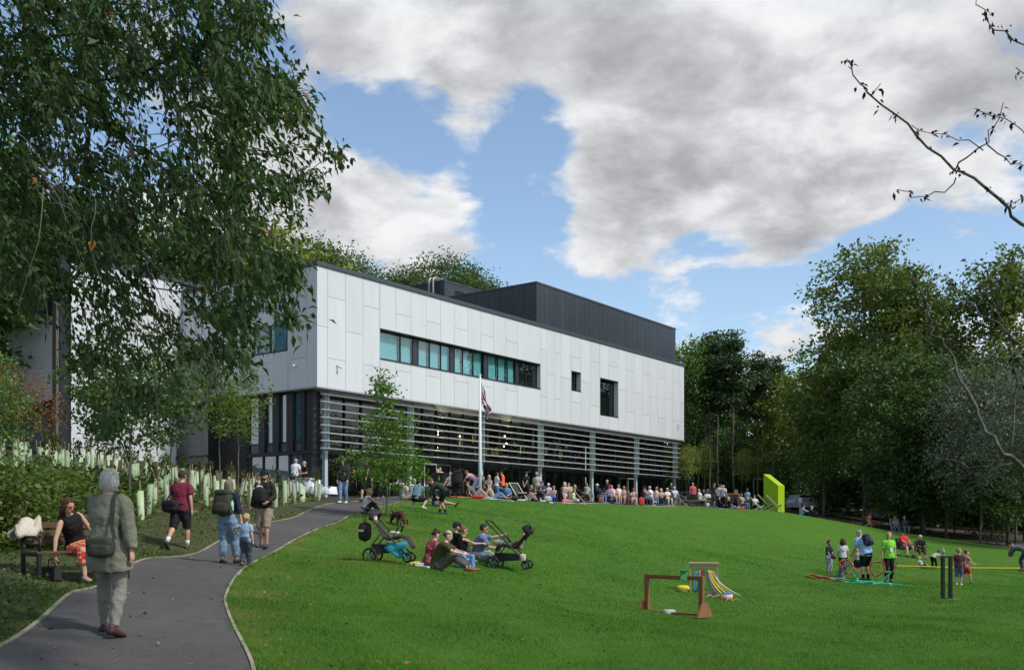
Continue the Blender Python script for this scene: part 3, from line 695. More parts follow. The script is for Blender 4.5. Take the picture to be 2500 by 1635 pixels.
# rooms behind the glass
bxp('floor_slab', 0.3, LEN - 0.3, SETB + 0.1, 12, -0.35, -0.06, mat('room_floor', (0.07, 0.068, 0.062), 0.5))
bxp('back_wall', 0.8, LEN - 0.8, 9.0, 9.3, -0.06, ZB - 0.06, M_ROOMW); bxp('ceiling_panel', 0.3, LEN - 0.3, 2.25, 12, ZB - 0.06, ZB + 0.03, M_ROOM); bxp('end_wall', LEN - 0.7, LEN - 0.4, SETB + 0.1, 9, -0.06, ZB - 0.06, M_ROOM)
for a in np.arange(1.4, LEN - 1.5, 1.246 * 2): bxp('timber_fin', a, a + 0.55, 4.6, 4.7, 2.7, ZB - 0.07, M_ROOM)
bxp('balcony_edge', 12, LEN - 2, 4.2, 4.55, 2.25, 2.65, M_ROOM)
prng = random.Random(3)
for px, py, kind in ((1126, 1078, 'h'), (1157, 1071, 'q'), (1190, 1104, 'q'), (1203, 1100, 'q'), (1213, 1101, 'h'), (1257, 1081, 'q'), (1274, 1099, 'h'), (1334, 1098, 'r'), (1368, 1110, 'h'), (1354, 1103, 'r')):
    s_ = 2.0; t_ = tpx(px, s_); z_ = zat(py, t_, s_) ; r_ = 0.28
    if kind == 'r': poly = [(-0.10, -0.24), (0.12, -0.24), (0.12, 0.24), (-0.10, 0.24)]
    elif kind == 'h': poly = [(r_ * math.cos(a), r_ * math.sin(a)) for a in np.linspace(-2.2, 2.0, 14)]
    else: poly = [(-0.13, -0.26), (0.15, -0.26), (0.17, 0.0)] + [(0.17 - 0.3 * math.sin(a), 0.28 * (1 - math.cos(a))) for a in np.linspace(0.2, 1.4, 6)]
    MB().prism(poly, -0.02, 0.02, Matrix.Translation((t_, s_, z_))).build('hanging_baffle', M_YEL, bld)
    MB().tube([(t_, s_, z_ + 0.25), (t_, s_, ZB - 0.06)], 0.006, 4).build('hanging_wire', M_FRAME, bld)
for px, py in ((1069, 1052), (1068, 1060), (1122, 1064), (1067, 1092), (1232, 1064), (1236, 1082), (1230, 1089), (1351, 1043)):
    t_ = tpx(px, 3.0); z_ = zat(py, t_, 3.0)
    MB().ell((t_, 3.0, z_), (0.06, 0.06, 0.06), 8, 6).build('pendant_lamp', emit('warm_bulb', (1.0, 0.78, 0.42), 2.2), bld, True); ld = bpy.data.lights.new('pendant_light', 'POINT'); ld.energy = 45; ld.color = (1, .80, .5); ld.shadow_soft_size = .08; lo_ = bpy.data.objects.new('pendant_light', ld); COL.objects.link(lo_); lo_.parent = bld; lo_.location = (t_, 2.75, z_ - .1); MB().tube([(t_, 3, z_ + 0.06), (t_, 3, ZB - 0.06)], 0.006, 4).build('hanging_wire', M_FRAME, bld)
# ---- side glazing left of the corner
XS = 0.55
zs1, zs2, zs3 = zat(1078, XS, 2.0), zat(1101, XS, 2.0), zat(1108, XS, 2.0)
strips = [(750, 762), (721, 739), (686, 704), (652, 670), (613.5, 636)]
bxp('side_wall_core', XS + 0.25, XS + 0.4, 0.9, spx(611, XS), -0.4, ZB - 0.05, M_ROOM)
prev = 0.7
for (p1, p0) in strips:
    a, b = spx(p0, XS), spx(p1, XS); a, b = min(a, b), max(a, b)
    bxp('infill_panel', XS - 0.16, XS + 0.10, prev + 0.02, a - 0.02, zs2, ZB - 0.06, mat('side_infill', (0.014, 0.018, 0.024), 0.4)); prev = b
    bxp('pane', XS, XS + 0.015, a, b, zs1 + 0.04, ZB - 0.09, M_GSIDE); bxp('side_blind', XS + 0.05, XS + 0.06, a, b, zs1 + 0.04, ZB - 0.09, mat('side_blind', (0.16, 0.26, 0.33)))
    bxp('spandrel_panel', XS, XS + 0.03, a, b, zs2 + 0.03, zs1 - 0.03, mat('spandrel_grey', (0.085, 0.095, 0.11), 0.3)); 
    bxp('transom', XS - 0.05, XS + 0.06, a, b, zs1 - 0.028, zs1 + 0.038, M_FRAME)
bxp('transom', XS - 0.17, XS + 0.12, 0.7, spx(611, XS), zs3 - 0.02, zs2 - 0.002, M_FRAME)
lo = [762, 741, 710, 677, 644, 613]
for p0, p1 in zip(lo[:-1], lo[1:]):
    a, b = spx(p0, XS), spx(p1, XS)
    bxp('pane', XS, XS + 0.015, a + 0.05, b - 0.05, -0.3, zs3 - 0.03, M_GSIDE); bxp('mullion', XS - 0.06, XS + 0.08, b - 0.045, b + 0.045, -0.4, zs3 - 0.022, M_FRAME); bxp('side_blind', XS + 0.05, XS + 0.06, a + 0.05, b - 0.05, -0.3, zs3 - 0.03, mat('side_blind', (0.16, 0.26, 0.33)))
bxp('corner_post', XS - 0.1, XS + 0.5, 0.9, 0.98 + 0.5, -0.3, ZB - 0.05, mat('side_infill', (0.014, 0.018, 0.024)))
sb0, sb1 = spx(611, XS), spx(505, XS)
# dark brick wall: real courses
brick = MB().box(-0.003, 0.03, 0, 0.42, 0, 0.135).build('brick', M_BRICK, bld); brick.location = (XS - 0.03, sb0 + 0.05, -0.9)
bxp('brick_wall_core', XS + 0.0, XS + 0.3, sb0 + 0.03, sb1, -1.0, ZB - 0.05, mat('mortar_dark', (0.02, 0.019, 0.019), 0.9))
nb = 0; z = 0.6; r_ = 0
while z < ZB - 0.25 and nb < 290:
    y = sb0 + 0.05 + (0.22 if r_ % 2 else 0.0)
    while y < sb1 - 0.45: inst(brick, bld, (XS - 0.03, y, z)); y += 0.435; nb += 1
    z += 0.15; r_ += 1
# ---- link and left wing
li = spx(445, 0.0)
bxp('link_glass_wall', -0.4, -0.35, spx(508, -0.4), li - 0.05, -0.5, zat(862, 0, li), mat('link_glass', (0.018, 0.028, 0.034), 0.06, spec=0.9))
for z in (2.2, 4.1, 6.0): bxp('link_transom', -0.46, -0.405, spx(508, -0.4), li - 0.05, z, z + 0.14, M_FRAME)
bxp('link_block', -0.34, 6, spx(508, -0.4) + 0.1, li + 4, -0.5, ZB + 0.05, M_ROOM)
wl = 6.6                                                   # wing runs towards the camera
WZ = ZT + 0.6
bxp('wing_core', -wl + 0.03, 8, li + 0.035, li + 12, 0.5, WZ - 0.05, M_CORE)
wed = list(np.linspace(-wl, -0.02, 7)); wz = [0.9, zat(1080, -3, li), zat(958, -3, li), zat(960, -3, li) + 2.9, WZ]
for i, (a, b) in enumerate(zip(wed[:-1], wed[1:])):
    for c, d in zip(wz[:-1], wz[1:]): bxp('cladding_panel', a + 0.006, b - 0.006, li, li + 0.03, c + 0.006, d - 0.006, M_PANEL)
bxp('coping', -wl - 0.05, 8, li - 0.06, li + 0.3, WZ, WZ + 0.2, M_COPE)
bxp('corner_post', -wl - 0.55, -wl - 0.02, li + 0.1, li + 1.2, 0.5, WZ + 0.15, mat('side_infill', (0.014, 0.018, 0.024)))
bxp('corner_trim', -wl - 0.72, -wl - 0.56, li + 0.15, li + 0.5, 0.5, WZ - 1.5, mat('trim_bronze', (0.10, 0.09, 0.075), 0.5))
fz0, fz1 = zat(975, -wl, li), zat(772, -wl, li)
for k in range(9): bxp('cladding_panel', -wl - 0.60, -wl - 0.565, li + 0.55 + k * 1.25, li + 0.55 + (k + 1) * 1.25 - 0.012, fz0, fz1 - k * 0.12, M_PANEL)
bxp('wing_core', -wl - 0.56, -wl - 0.1, li + 1.21, li + 12, fz0 + 0.1, fz1 - 1.2, M_CORE)
bxp('porch_beam', -wl - 0.62, -wl - 0.2, li + 0.55, li + 12, fz0 - 0.28, fz0 - 0.01, M_FRAME)
M_BRONZE = mat('bronze_timber', (0.105, 0.045, 0.024), 0.7, scale=5, col2=(0.06, 0.026, 0.014), stretch=(6, 6, 0.5))
for k in range(46): bxp('timber_board', -wl + 0.35, -wl + 0.38, li + 0.6 + k * 0.2, li + 0.6 + k * 0.2 + 0.17, 1.2, fz0 - 0.35, M_BRONZE)
# ------------------------------------------------------------------ trees
def grow(roots, A, step=0.5, sag=0.0, arch=0.15, p=2.3, tip=0.006, up_pen=0.0, side=0.0):
    """join attractor points to a growing skeleton. roots: list of polylines (first is the trunk, others start on it). Returns paths [(pts, radii)] and tips."""
    nodes = []; par = []; paths = []
    for pl in roots:
        ids = []; pl = [np.array(q, float) for q in pl]
        if nodes:
            d = [np.linalg.norm(pl[0] - n) for n in nodes]; j = int(np.argmin(d)); ids.append(j); prev = j
        else: nodes.append(pl[0]); par.append(-1); ids.append(0); prev = 0
        for a, b in zip(pl[:-1], pl[1:]):
            k = max(1, int(np.linalg.norm(b - a) / step))
            for i in range(1, k + 1): nodes.append(a + (b - a) * i / k + rng.normal(0, step * .06, 3)); par.append(prev); prev = len(nodes) - 1; ids.append(prev)
        paths.append(ids)
    base = np.array(roots[0][-1]); order = np.argsort(np.linalg.norm(A - base, axis=1)); N = np.zeros((len(nodes) + len(A) * 14 + 10, 3)); n = len(nodes); N[:n] = nodes; tips = []
    dirs = [None] * n
    for ai in order:
        a = A[ai]; d = a - N[:n]; L = np.linalg.norm(d, axis=1); cost = L + up_pen * np.maximum(0, -d[:, 2]) + side * np.maximum(0, -d[:, 0]); j = int(np.argmin(cost)); q = N[j]; L = L[j]
        k = int(min(12, max(2, L / step))); ids = [j]; prev = j; mid_up = arch * L
        for i in range(1, k + 1):
            t = i / k; pt = q + (a - q) * t; pt[2] += mid_up * math.sin(math.pi * t) - sag * L * t * t; pt += rng.normal(0, L * .02, 3) if i < k else 0
            N[n] = pt; par.append(prev); prev = n; ids.append(n); n += 1
        paths.append(ids); tips.append(prev)
    N = N[:n]; par = np.array(par); w = np.zeros(n); ch = np.ones(n, bool); ch[par[par >= 0]] = False; w[ch] = tip ** p
    for i in range(n - 1, 0, -1): w[par[i]] += w[i]
    r = w ** (1 / p); out = []
    for ids in paths: out.append((N[ids], np.r_[min(r[ids[0]], r[ids[1]] * 1.15), r[ids[1:]]]))
    return out, N[tips], np.array([N[t] - N[par[t]] for t in tips])
def bark_mesh(paths, m, sides=5, scale=1.0, minr=0.0):
    mb = MB()
    for P_, r_ in paths:
        if r_[0] * scale < minr: continue
        n = 8 if r_[0] * scale > .06 else (sides if r_[0] * scale > .012 else 3)
        mb.tube([tuple(q) for q in P_], [max(float(q) * scale, .0015) for q in r_], n)
    me = bpy.data.meshes.new('trunk'); me.from_pydata(mb.v, [], mb.f); me.polygons.foreach_set('use_smooth', [True] * len(me.polygons)); me.materials.append(m); return me
def unit(v): return v / np.maximum(np.linalg.norm(v, axis=-1, keepdims=True), 1e-9)
def leaf_quads(C, D, ln, wd, fold=0.0):
    """diamond leaves at C along D"""
    n = len(C); D = unit(D); s = unit(np.cross(D, unit(rng.normal(size=(n, 3))))); up = np.cross(s, D); l = ln * rng.uniform(.65, 1.3, (n, 1)); w = wd * rng.uniform(.7, 1.2, (n, 1))
    V = np.stack([C, C + D * l * .45 + s * w * .5 + up * w * fold, C + D * l, C + D * l * .5 - s * w * .5 + up * w * fold], 1); return V.reshape(-1, 3), np.arange(4 * n).reshape(-1, 4)
def leaf_fold(C, D, ln, wd):
    """pointed leaves folded along the midrib and drooping at the tip: two quads and two triangles' worth as four tris"""
    n = len(C); D = unit(D); s = unit(np.cross(D, unit(rng.normal(size=(n, 3)) + np.array([0, 0, .6])))); up = np.cross(s, D); l = ln * rng.uniform(.4, 1.35, (n, 1)); w = wd * rng.uniform(.6, 1.3, (n, 1)); g = np.array([0, 0, -1.0])
    mid = C + D * l * .5; tip = C + D * l + g * l * .18
    V = np.stack([C, mid + s * w * .5 + up * w * .18, tip, mid - s * w * .5 + up * w * .18, mid - up * w * .04], 1).reshape(-1, 3)
    b = np.arange(n)[:, None] * 5; F = np.concatenate([b + [0, 4, 1], b + [1, 4, 2], b + [0, 3, 4], b + [3, 2, 4]], 0); return V, F
def clumps(T, per, spread, flat=1.0):
    C = np.repeat(T, per, 0); o = rng.normal(size=C.shape); o[:, 2] *= flat; return C + o * spread
M_BARK = mat('bark_brown', (.050, .040, .030), .95, scale=6, col2=(.085, .068, .052), bump=.8, bscale=22, stretch=(1, 1, .3))
M_BARKG = mat('bark_grey', (.16, .148, .122), .95, scale=5, col2=(.060, .055, .046), bump=.7, bscale=20, stretch=(1, 1, .4))
M_PINE = mat('bark_pine', (.27, .19, .145), .95, scale=4, col2=(.075, .052, .040), bump=.9, bscale=14, stretch=(1, 1, .35))
def ellipsoid_pts(n, c, r, lo=.35, holes=.0, seed=0):
    out = []
    while len(out) < n:
        v = unit(rng.normal(size=(n * 3, 3))); rad = rng.uniform(lo ** 2, 1, (n * 3, 1)) ** .5; q = v * rad
        f = np.sin(q[:, 0] * 5 + seed) * np.sin(q[:, 1] * 4.3 + 2 * seed) * np.sin(q[:, 2] * 5.5 + seed * .7); q = q[f > holes - .45]; out += list(np.array(c) + q * np.array(r))
    return np.array(out[:n])
PROTO = {}
def proto(key, H, trunk_h, crown, n, leafm, barkm, per=30, ls=.30, spread=.42, lo=.3, holes=.1, arch=.12, up=0.6, tipr=.012, flat=.75, trunk_r=None, stems=1, lean=0.0, fold=.15, dirw=.5, step=.8):
    """crown: list of (cx, cy, cz, rx, ry, rz, share)"""
    A = np.vstack([ellipsoid_pts(max(4, int(n * c[6])), c[:3], c[3:6], lo, holes, 1.3 * i + len(key)) for i, c in enumerate(crown)])
    roots = []
    for s in range(stems):
        a = 2 * math.pi * s / max(1, stems); o = .35 * (stems > 1); sx, sy = o * math.cos(a), o * math.sin(a); top = H * .78
        roots.append([(sx, sy, -.3), (sx * 1.3 + lean * .3, sy * 1.3, trunk_h * .5), (sx * 2 + lean, sy * 2, trunk_h), (sx * 3 + lean * 1.3, sy * 3 + .1, (trunk_h + top) / 2), (sx * 4 + lean * 1.2, sy * 4, top)])
    paths, T, TD = grow(roots, A, step, 0, arch, 2.35, tipr, up)
    C = clumps(T, per, spread, flat); V, F = leaf_quads(C, rng.normal(size=C.shape) * np.array([1, 1, .7]) + np.array([0, 0, -.25]) + np.repeat(unit(TD), per, 0) * dirw, ls, ls * .62, fold)
    PROTO[key] = (bark_mesh(paths, barkm, 5, 1.0, tipr * .9), fast_mesh('crown', V, F, leafm)); return key
def plant(key, name, label, loc, rz=0.0, sc=1.0, group=None, cat='tree', tint=None):
    e = empty(name, loc, rz); e.scale = (sc, sc, sc) if isinstance(sc, (int, float)) else sc; tag(e, label, cat, group)
    for nm, me in zip(('trunk', 'crown'), PROTO[key]): o = bpy.data.objects.new(nm, me); COL.objects.link(o); o.parent = e
    return e
def leafmat(name, c1, c2, trans=.3, isl=.35): return mat(name, c1, .55, scale=.7, col2=c2, trans=trans, island=isl, spec=.35)
L_BEECH = leafmat('leaf_beech', (0.067, 0.113, 0.023), (0.144, 0.167, 0.032)); L_DARK = leafmat('leaf_dark', (0.040, 0.080, 0.022), (0.088, 0.142, 0.036)); L_MID = leafmat('leaf_mid', (0.062, 0.131, 0.028), (0.113, 0.202, 0.041))
L_PINE = leafmat('needle_dark', (0.034, 0.066, 0.024), (0.076, 0.118, 0.042), .12); L_SILV = leafmat('leaf_silver', (.085, .108, .075), (.15, .168, .13), .2, .4); L_YEL = leafmat('leaf_yellowgreen', (0.116, 0.165, 0.027), (0.204, 0.222, 0.043))
L_YOUNG = leafmat('leaf_young', (.050, .105, .014), (.090, .165, .022), .4); L_LIME = leafmat('leaf_lime', (.085, .135, .020), (.13, .19, .030), .4); L_RUST = leafmat('leaf_rust', (.16, .075, .022), (.26, .13, .03), .3)
proto('beech', 21, 5, [(0, 0, 14.5, 4.6, 4.6, 6.5, .6), (-2.2, 0, 9, 3.6, 3.6, 4, .25), (1.5, .5, 18, 2.6, 2.6, 3.2, .25)], 300, L_BEECH, M_BARKG, 34, .34, .46, .3, .2, .10, .8, .016, .6)
proto('beech_low', 17, 3, [(0, 0, 9.5, 5.2, 5.2, 6.8, .7), (2, 1, 4.5, 4.4, 4.4, 2.6, .35)], 300, L_DARK, M_BARK, 38, .36, .5, .3, .1, .10, .8, .016, .6)
proto('sycamore', 15, 3.2, [(0, 0, 9.5, 4.0, 4.0, 5.2, .75), (1.2, 0, 5.2, 3.4, 3.4, 2.6, .3)], 260, L_MID, M_BARKG, 34, .34, .46, .3, .15, .1, .7, .015, .7)
proto('pine', 17, 9.5, [(.1, 0, 15.7, .9, .9, 1.5, .2), (.5, .3, 13.7, 1.8, 1.6, 1.0, .32), (-.6, -.2, 12.0, 2.0, 1.9, .8, .28), (.5, -.5, 10.3, 1.6, 1.5, .7, .18)], 165, L_PINE, M_PINE, 46, .30, .40, .2, .1, .05, .4, .014, .5, dirw=.9)
proto('ash', 16, 6, [(0, 0, 12.2, 2.3, 2.3, 4.0, .7), (-.5, .4, 8.0, 1.5, 1.5, 1.8, .15)], 170, L_MID, M_BARKG, 30, .30, .42, .25, .25, .12, .6, .013, .7, stems=2, lean=.4)
proto('poplar', 17, 3.5, [(0, 0, 10.5, 4.2, 4.2, 6, .8), (-2.5, 0, 6.5, 3, 3, 2.6, .25)], 290, L_SILV, M_BARKG, 40, .26, .46, .3, .1, .1, .7, .014, .7)
proto('yellow', 12, 3, [(0, 0, 7.5, 3.2, 3.2, 4.2, .9)], 200, L_YEL, M_BARKG, 30, .30, .44, .3, .2, .1, .6, .014, .7)
proto('holly', 7, 1.2, [(0, 0, 4.0, 2.2, 2.2, 3.0, .9)], 130, L_DARK, M_BARK, 36, .26, .36, .2, .0, .05, .4, .012, .7)
proto('sapling', 6, 2.2, [(0, 0, 4.4, .9, .9, 1.7, 1.0)], 70, L_YEL, M_BARKG, 18, .16, .22, .2, .1, .1, .4, .006, .8)
proto('understorey', 3.2, .4, [(0, 0, 1.6, 1.7, 1.7, 1.4, 1.0)], 110, L_DARK, M_BARK, 30, .24, .30, .1, .0, .05, .2, .006, .8)
proto('roundtop', 15, 3.2, [(0, 0, 9.6, 4.8, 4.8, 5.2, 1.0)], 420, L_DARK, M_BARKG, 70, .20, .46, .72, -.4, .1, .7, .013, .75)
G_R = 'trees of the wood on the right'; G_B = 'trees rising behind the building'
PH = dict(roundtop=14.8, beech=21.2, beech_low=16.6, sycamore=15, pine=17.3, ash=16.5, poplar=16.8, yellow=11.9)
def T(key, nm, label, px, d, rz, sc, group, dz=0):
    if sc > 100:    # height read off the photograph as the row of the tree top
        q = on(px, d, dz); sc = (CZ + (HOR - sc) / FPX * d - q.z) / PH[key]
    plant(key, nm, label, on(px, d, dz), R(rz), sc, group)
# right-hand wood, nearest first
T('beech', 'beech_tree', 'tallest bronze green beech standing above the wood on the right', 2110, 80, 20, 568, G_R)
T('beech', 'beech_tree', 'bronze green beech in the middle of the right wood', 2255, 76, 140, 640, G_R)
T('beech', 'beech_tree', 'bronze topped beech near the right border', 2420, 74, 250, 622, G_R)
T('poplar', 'poplar_tree', 'silvery grey leaved poplar in front of the right wood', 2395, 64, 40, .74, G_R)
T('poplar', 'poplar_tree', 'smaller silver leaved poplar against the right border', 2515, 58, 200, .70, G_R)
T('poplar', 'poplar_tree', 'half hidden silver leaved poplar behind the bare twigs', 2480, 70, 300, .82, G_R)
T('beech_low', 'evergreen_tree', 'dark spreading tree hanging low behind the lime green shirt', 2190, 72, 0, .85, G_R)
T('beech_low', 'evergreen_tree', 'dark spreading tree hanging low above the camp chairs', 2310, 70, 100, .80, G_R)
T('beech_low', 'evergreen_tree', 'dark spreading tree low at the right border', 2460, 66, 210, .78, G_R)
T('sycamore', 'sycamore_tree', 'mid green tree hanging over the car park lamp', 2010, 84, 50, 880, G_R)
T('yellow', 'maple_tree', 'yellow tinged tree between the pines and the tall beech', 1945, 92, 0, 900, G_R)
T('sycamore', 'sycamore_tree', 'green tree just left of the tall beech', 2030, 96, 190, 800, G_R)
for i, (px, d, k, sc, lb) in enumerate(((1690, 90, 'ash', 815, 'two stemmed ash beside the right end of the building'), (1722, 96, 'pine', 825, 'slim pine second from the building end'), (1733, 91, 'pine', 805, 'pine with a tall bare grey trunk behind the green shirt'), (1752, 93, 'pine', 800, 'pine trunk just right of the tall grey one'), (1790, 89, 'pine', 797, 'tallest pine with a thick reddish trunk above the blackboard'), (1850, 94, 'pine', 850, 'pine with a single trunk left of the green block'), (1890, 100, 'pine', 862, 'short dark pine behind the green block'), (1668, 100, 'ash', 835, 'ash crown showing past the rooftop box end'), (1985, 104, 'pine', 905, 'dark pine right of the green block'))):
    T(k, 'pine_tree' if k == 'pine' else 'ash_tree', lb, px, d, 47 * i, sc, G_R)
for i, (px, d, k, sc, lb) in enumerate(((1820, 112, 'beech_low', 900, 'dark tree filling the gap behind the pines'), (1710, 115, 'beech_low', 900, 'dark tree mass behind the building end'), (1930, 116, 'beech_low', 930, 'dark tree mass behind the green block'), (2060, 112, 'beech_low', 880, 'dark tree mass behind the parked cars'), (2160, 100, 'beech_low', 780, 'dark tree mass behind the tall beech'), (2330, 92, 'beech_low', 1.1, 'dark tree mass behind the silver poplar'), (2520, 85, 'beech_low', 1.1, 'dark tree mass filling the far right border'), (1760, 122, 'sycamore', 880, 'green tree top peeping between the pines'), (2230, 110, 'sycamore', 720, 'green tree top behind the bronze beeches'))):
    T(k, 'broadleaf_tree', lb, px, d, 61 * i, sc, G_R)
for i, (px, d, sc) in enumerate(((1700, 99, 1.1), (1770, 101, 1.1), (1830, 99, 1.1), (1930, 90, .9), (2060, 86, 1.1), (2150, 84, 1.1), (2250, 80, 1.1), (2330, 78, 1.0), (2420, 76, 1.1), (2500, 72, 1.2), (2200, 92, 1.3), (2400, 88, 1.3), (1990, 92, 1.0), (1880, 98, 1.0), (2290, 86, 1.2))):
    T('holly' if i % 2 else 'understorey', 'holly_bush', 'dark evergreen bush under the trees of the right wood', px, d, 53 * i, sc * (1 if i % 2 else 1.3), 'dark bushes under the right wood')
for i, (px, d) in enumerate(((1676, 80), (1688, 82), (1720, 84), (1812, 82), (1822, 85), (1866, 84))): T('sapling', 'sapling_tree', 'thin pale stemmed sapling at the foot of the pines', px, d, 77 * i, .8 + .05 * (i % 3), 'thin saplings at the foot of the pines')
# behind and left of the building, on higher ground
for i, (px, d, k, sc, lb, dz) in enumerate(((990, 97, 'roundtop', 672, 'rounded tree above the white roof edge left of the flues', 3.0), (1075, 98, 'roundtop', 636, 'largest rounded tree behind the rooftop boxes', 3.2), (1150, 100, 'roundtop', 672, 'rounded tree above the rear rooftop box', 3.2), (845, 92, 'roundtop', 640, 'dark tree behind the near roof corner', 3.0), (775, 84, 'roundtop', 600, 'dense tree standing over the roof corner', 2.5), (700, 80, 'yellow', 548, 'yellow green tree behind the side wall', 2.0), (620, 76, 'yellow', 520, 'tall yellow green tree left of the roof corner', 2.0), (540, 78, 'beech_low', 500, 'dense dark tree behind the hanging branches', 2.0), (430, 74, 'sycamore', 1.25, 'green tree behind the white wing', 2.0), (300, 72, 'beech_low', 1.15, 'dark tree over the white wing', 2.0), (150, 62, 'beech_low', 1.0, 'dark tree above the left wing roof', 1.5), (20, 56, 'sycamore', 1.15, 'green tree at the upper left border behind the wing', 1.0), (-120, 50, 'beech_low', 1.1, 'dark tree reaching in from the left border', .5))):
    T(k, 'broadleaf_tree', lb, px, d, 71 * i + 13, sc, G_B, dz - 1.5)
# the wood beyond, one dark mass behind the trees one can tell apart
n = 15000; a = rng.uniform(0, 1, n); px = 1560 + 1150 * a; dd = rng.uniform(118, 134, n) - 30 * a; x = (px - CXP) / FPX * dd
z = TZ(x, dd) + rng.uniform(0, 1, n) ** 1.2 * (10.5 + 2.5 * np.sin(px * .02) + 1.5 * np.sin(px * .051)) - .3
V, F = leaf_quads(np.c_[x, dd, z], rng.normal(size=(n, 3)), 1.25, .9, .1); tag(fobj('woodland', V, F, L_DARK), kind='stuff')
# two unseen beeches, added out of frame so dappled shade falls on the near grass
for x_, y_, rz_ in ((20, 1.5, 0), (29, 4.5, 2)): plant('beech', 'beech_tree', 'unseen beech added to shade the near grass on the ' + ('left' if x_ < 25 else 'right'), (x_, y_, tz(x_, y_)), rz_, .9)
# young trees
proto('hornbeam', 4.9, .8, [(0, 0, 1.7, 1.70, 1.70, .85, .60), (.1, 0, 2.9, 1.05, 1.05, .70, .30), (-.05, 0, 4.15, .42, .42, .62, .16)], 190, leafmat('leaf_hornbeam', (.058, .130, .015), (.110, .205, .026), .4), M_BARKG, 17, .13, .14, .15, .25, .10, .5, .0045, .40, fold=.2, step=.25)
plant('hornbeam', 'hornbeam_tree', 'young leafy tree with layered branches standing on the lawn edge', on(945, 33), R(30), 1.0, None)
proto('linden', 5.0, 1.8, [(0, 0, 3.5, 1.15, 1.15, 1.55, 1.0)], 120, L_LIME, M_BARKG, 15, .11, .17, .2, .1, .14, .5, .0045, .7, fold=.2, step=.25)
plant('linden', 'linden_tree', 'young yellow green tree on the bank in front of the side glazing', on(536, 37), R(10), 1.03); plant('linden', 'linden_tree', 'young yellow green tree nearest the building corner', on(582, 38.5), R(140), 1.04)
proto('dark_young', 4.2, 1.7, [(0, 0, 2.9, 1.15, 1.15, 1.45, 1.0)], 135, L_DARK, M_BARKG, 17, .14, .17, .2, .1, .12, .5, .0045, .7, fold=.2, step=.25)
for px, d, sc, lb in ((317, 25, 1.08, 'young dark leaved tree rising behind the parka wearer'), (238, 30, 1.02, 'young dark leaved tree left of the parka wearer'), (418, 31, 1.02, 'young dark leaved tree before the white wing right edge')): plant('dark_young', 'cherry_tree', lb, on(px, d), R(px), sc)
proto('rust', 3.4, .6, [(0, 0, 2.0, 1.0, 1.0, 1.3, 1.0)], 80, L_RUST, M_BARKG, 14, .09, .20, .2, .1, .12, .5, .004, .7, step=.25)
plant('rust', 'birch_tree', 'small rusty leaved birch before the bronze boards', on(40, 41), 0, 1.2); plant('rust', 'birch_tree', 'small rusty leaved birch nearest the dark corner post', on(105, 42.5), 2, 1.05); plant('rust', 'birch_tree', 'small rusty leaved birch cut by the left border', on(-20, 39.5), 1, 1.2)
proto('corner_shrub', 4.5, .6, [(0, 0, 2.6, 1.3, 1.3, 2.0, 1.0)], 120, L_MID, M_BARK, 26, .12, .2, .2, .1, .1, .4, .005, .7, step=.3)
plant('corner_shrub', 'hazel_bush', 'tall green bush at the left border behind the bank', on(-25, 27), 0, .85, cat='bush')

# ---- the big cherry that hangs in from the left
import itertools
crown_px = np.array([(-260, -260), (690, -200), (690, 20), (640, 45), (690, 80), (610, 100), (540, 120), (640, 150), (740, 185), (770, 235), (795, 275), (700, 310), (690, 340), (790, 345), (885, 365), (800, 410), (815, 480), (740, 500), (740, 540), (640, 540), (600, 590), (690, 620), (750, 640), (740, 690), (800, 770), (690, 800), (700, 840), (620, 860), (600, 930), (540, 900), (520, 1000), (450, 960), (400, 1020), (350, 1000), (300, 1080), (240, 1090), (200, 980), (160, 860), (90, 800), (-40, 770), (-260, 760)], float)
def cherry_pts(n):
    out = []
    while len(out) < n:
        px = rng.uniform(-260, 900, n); py = rng.uniform(-260, 1100, n); k = inside(crown_px, px, py)
        # thinner towards the tips and in two windows where the sky shows
        dens = np.where(px > 560, .95, 1.0) * np.where((py > 640) & (px < 540), .40, 1.0) * (1 - .75 * np.exp(-(((px - 330) / 160) ** 2 + ((py - 370) / 90) ** 2))) * (1 - .6 * np.exp(-(((px - 470) / 90) ** 2 + ((py - 300) / 80) ** 2))) * (1 - .5 * np.exp(-(((px - 420) / 120) ** 2 + ((py - 700) / 60) ** 2)))
        k &= rng.uniform(0, 1, n) < dens
        d = rng.uniform(7.6, 12.5, n) - np.clip((px - 300) / 600, 0, 1) * 1.2
        out += [at(a, b, c) for a, b, c in zip(px[k], py[k], d[k])]
    return np.array(out[:n])
A = cherry_pts(1500)
g0 = tz(-6.6, 9.8)
limbs = [[(-6.6, 9.8, g0 - .3), (-6.4, 9.7, g0 + 1.6), (-6.0, 9.6, g0 + 3.0), (-5.6, 9.5, g0 + 4.6), (-5.2, 9.4, g0 + 7.0)],
         [(-6.0, 9.6, g0 + 3.0), at(-40, 230, 9.3), at(120, 90, 9.2), at(330, 75, 9.0), at(440, 10, 9.0)],
         [(-5.8, 9.5, g0 + 3.6), at(10, 205, 9.6), at(190, 195, 9.4), at(330, 180, 9.2), at(480, 230, 9.0), at(620, 320, 8.8)],
         [(-6.2, 9.6, g0 + 2.2), at(-20, 420, 10.2), at(150, 470, 10), at(300, 400, 9.7), at(420, 340, 9.3), at(560, 350, 9.0), at(700, 395, 8.6)],
         [(-6.3, 9.6, g0 + 1.8), at(-30, 610, 10.6), at(60, 660, 10.4), at(250, 690, 10.0), at(430, 710, 9.6), at(560, 690, 9.2)],
         [(-6.0, 9.6, g0 + 3.0), at(-50, 330, 8.4), at(60, 420, 8.2), at(200, 560, 8.2), at(330, 700, 8.4), at(420, 830, 8.6)]]
paths, tips, td = grow(limbs, A, .35, .02, .10, 2.5, .0036, .0, 1.6)
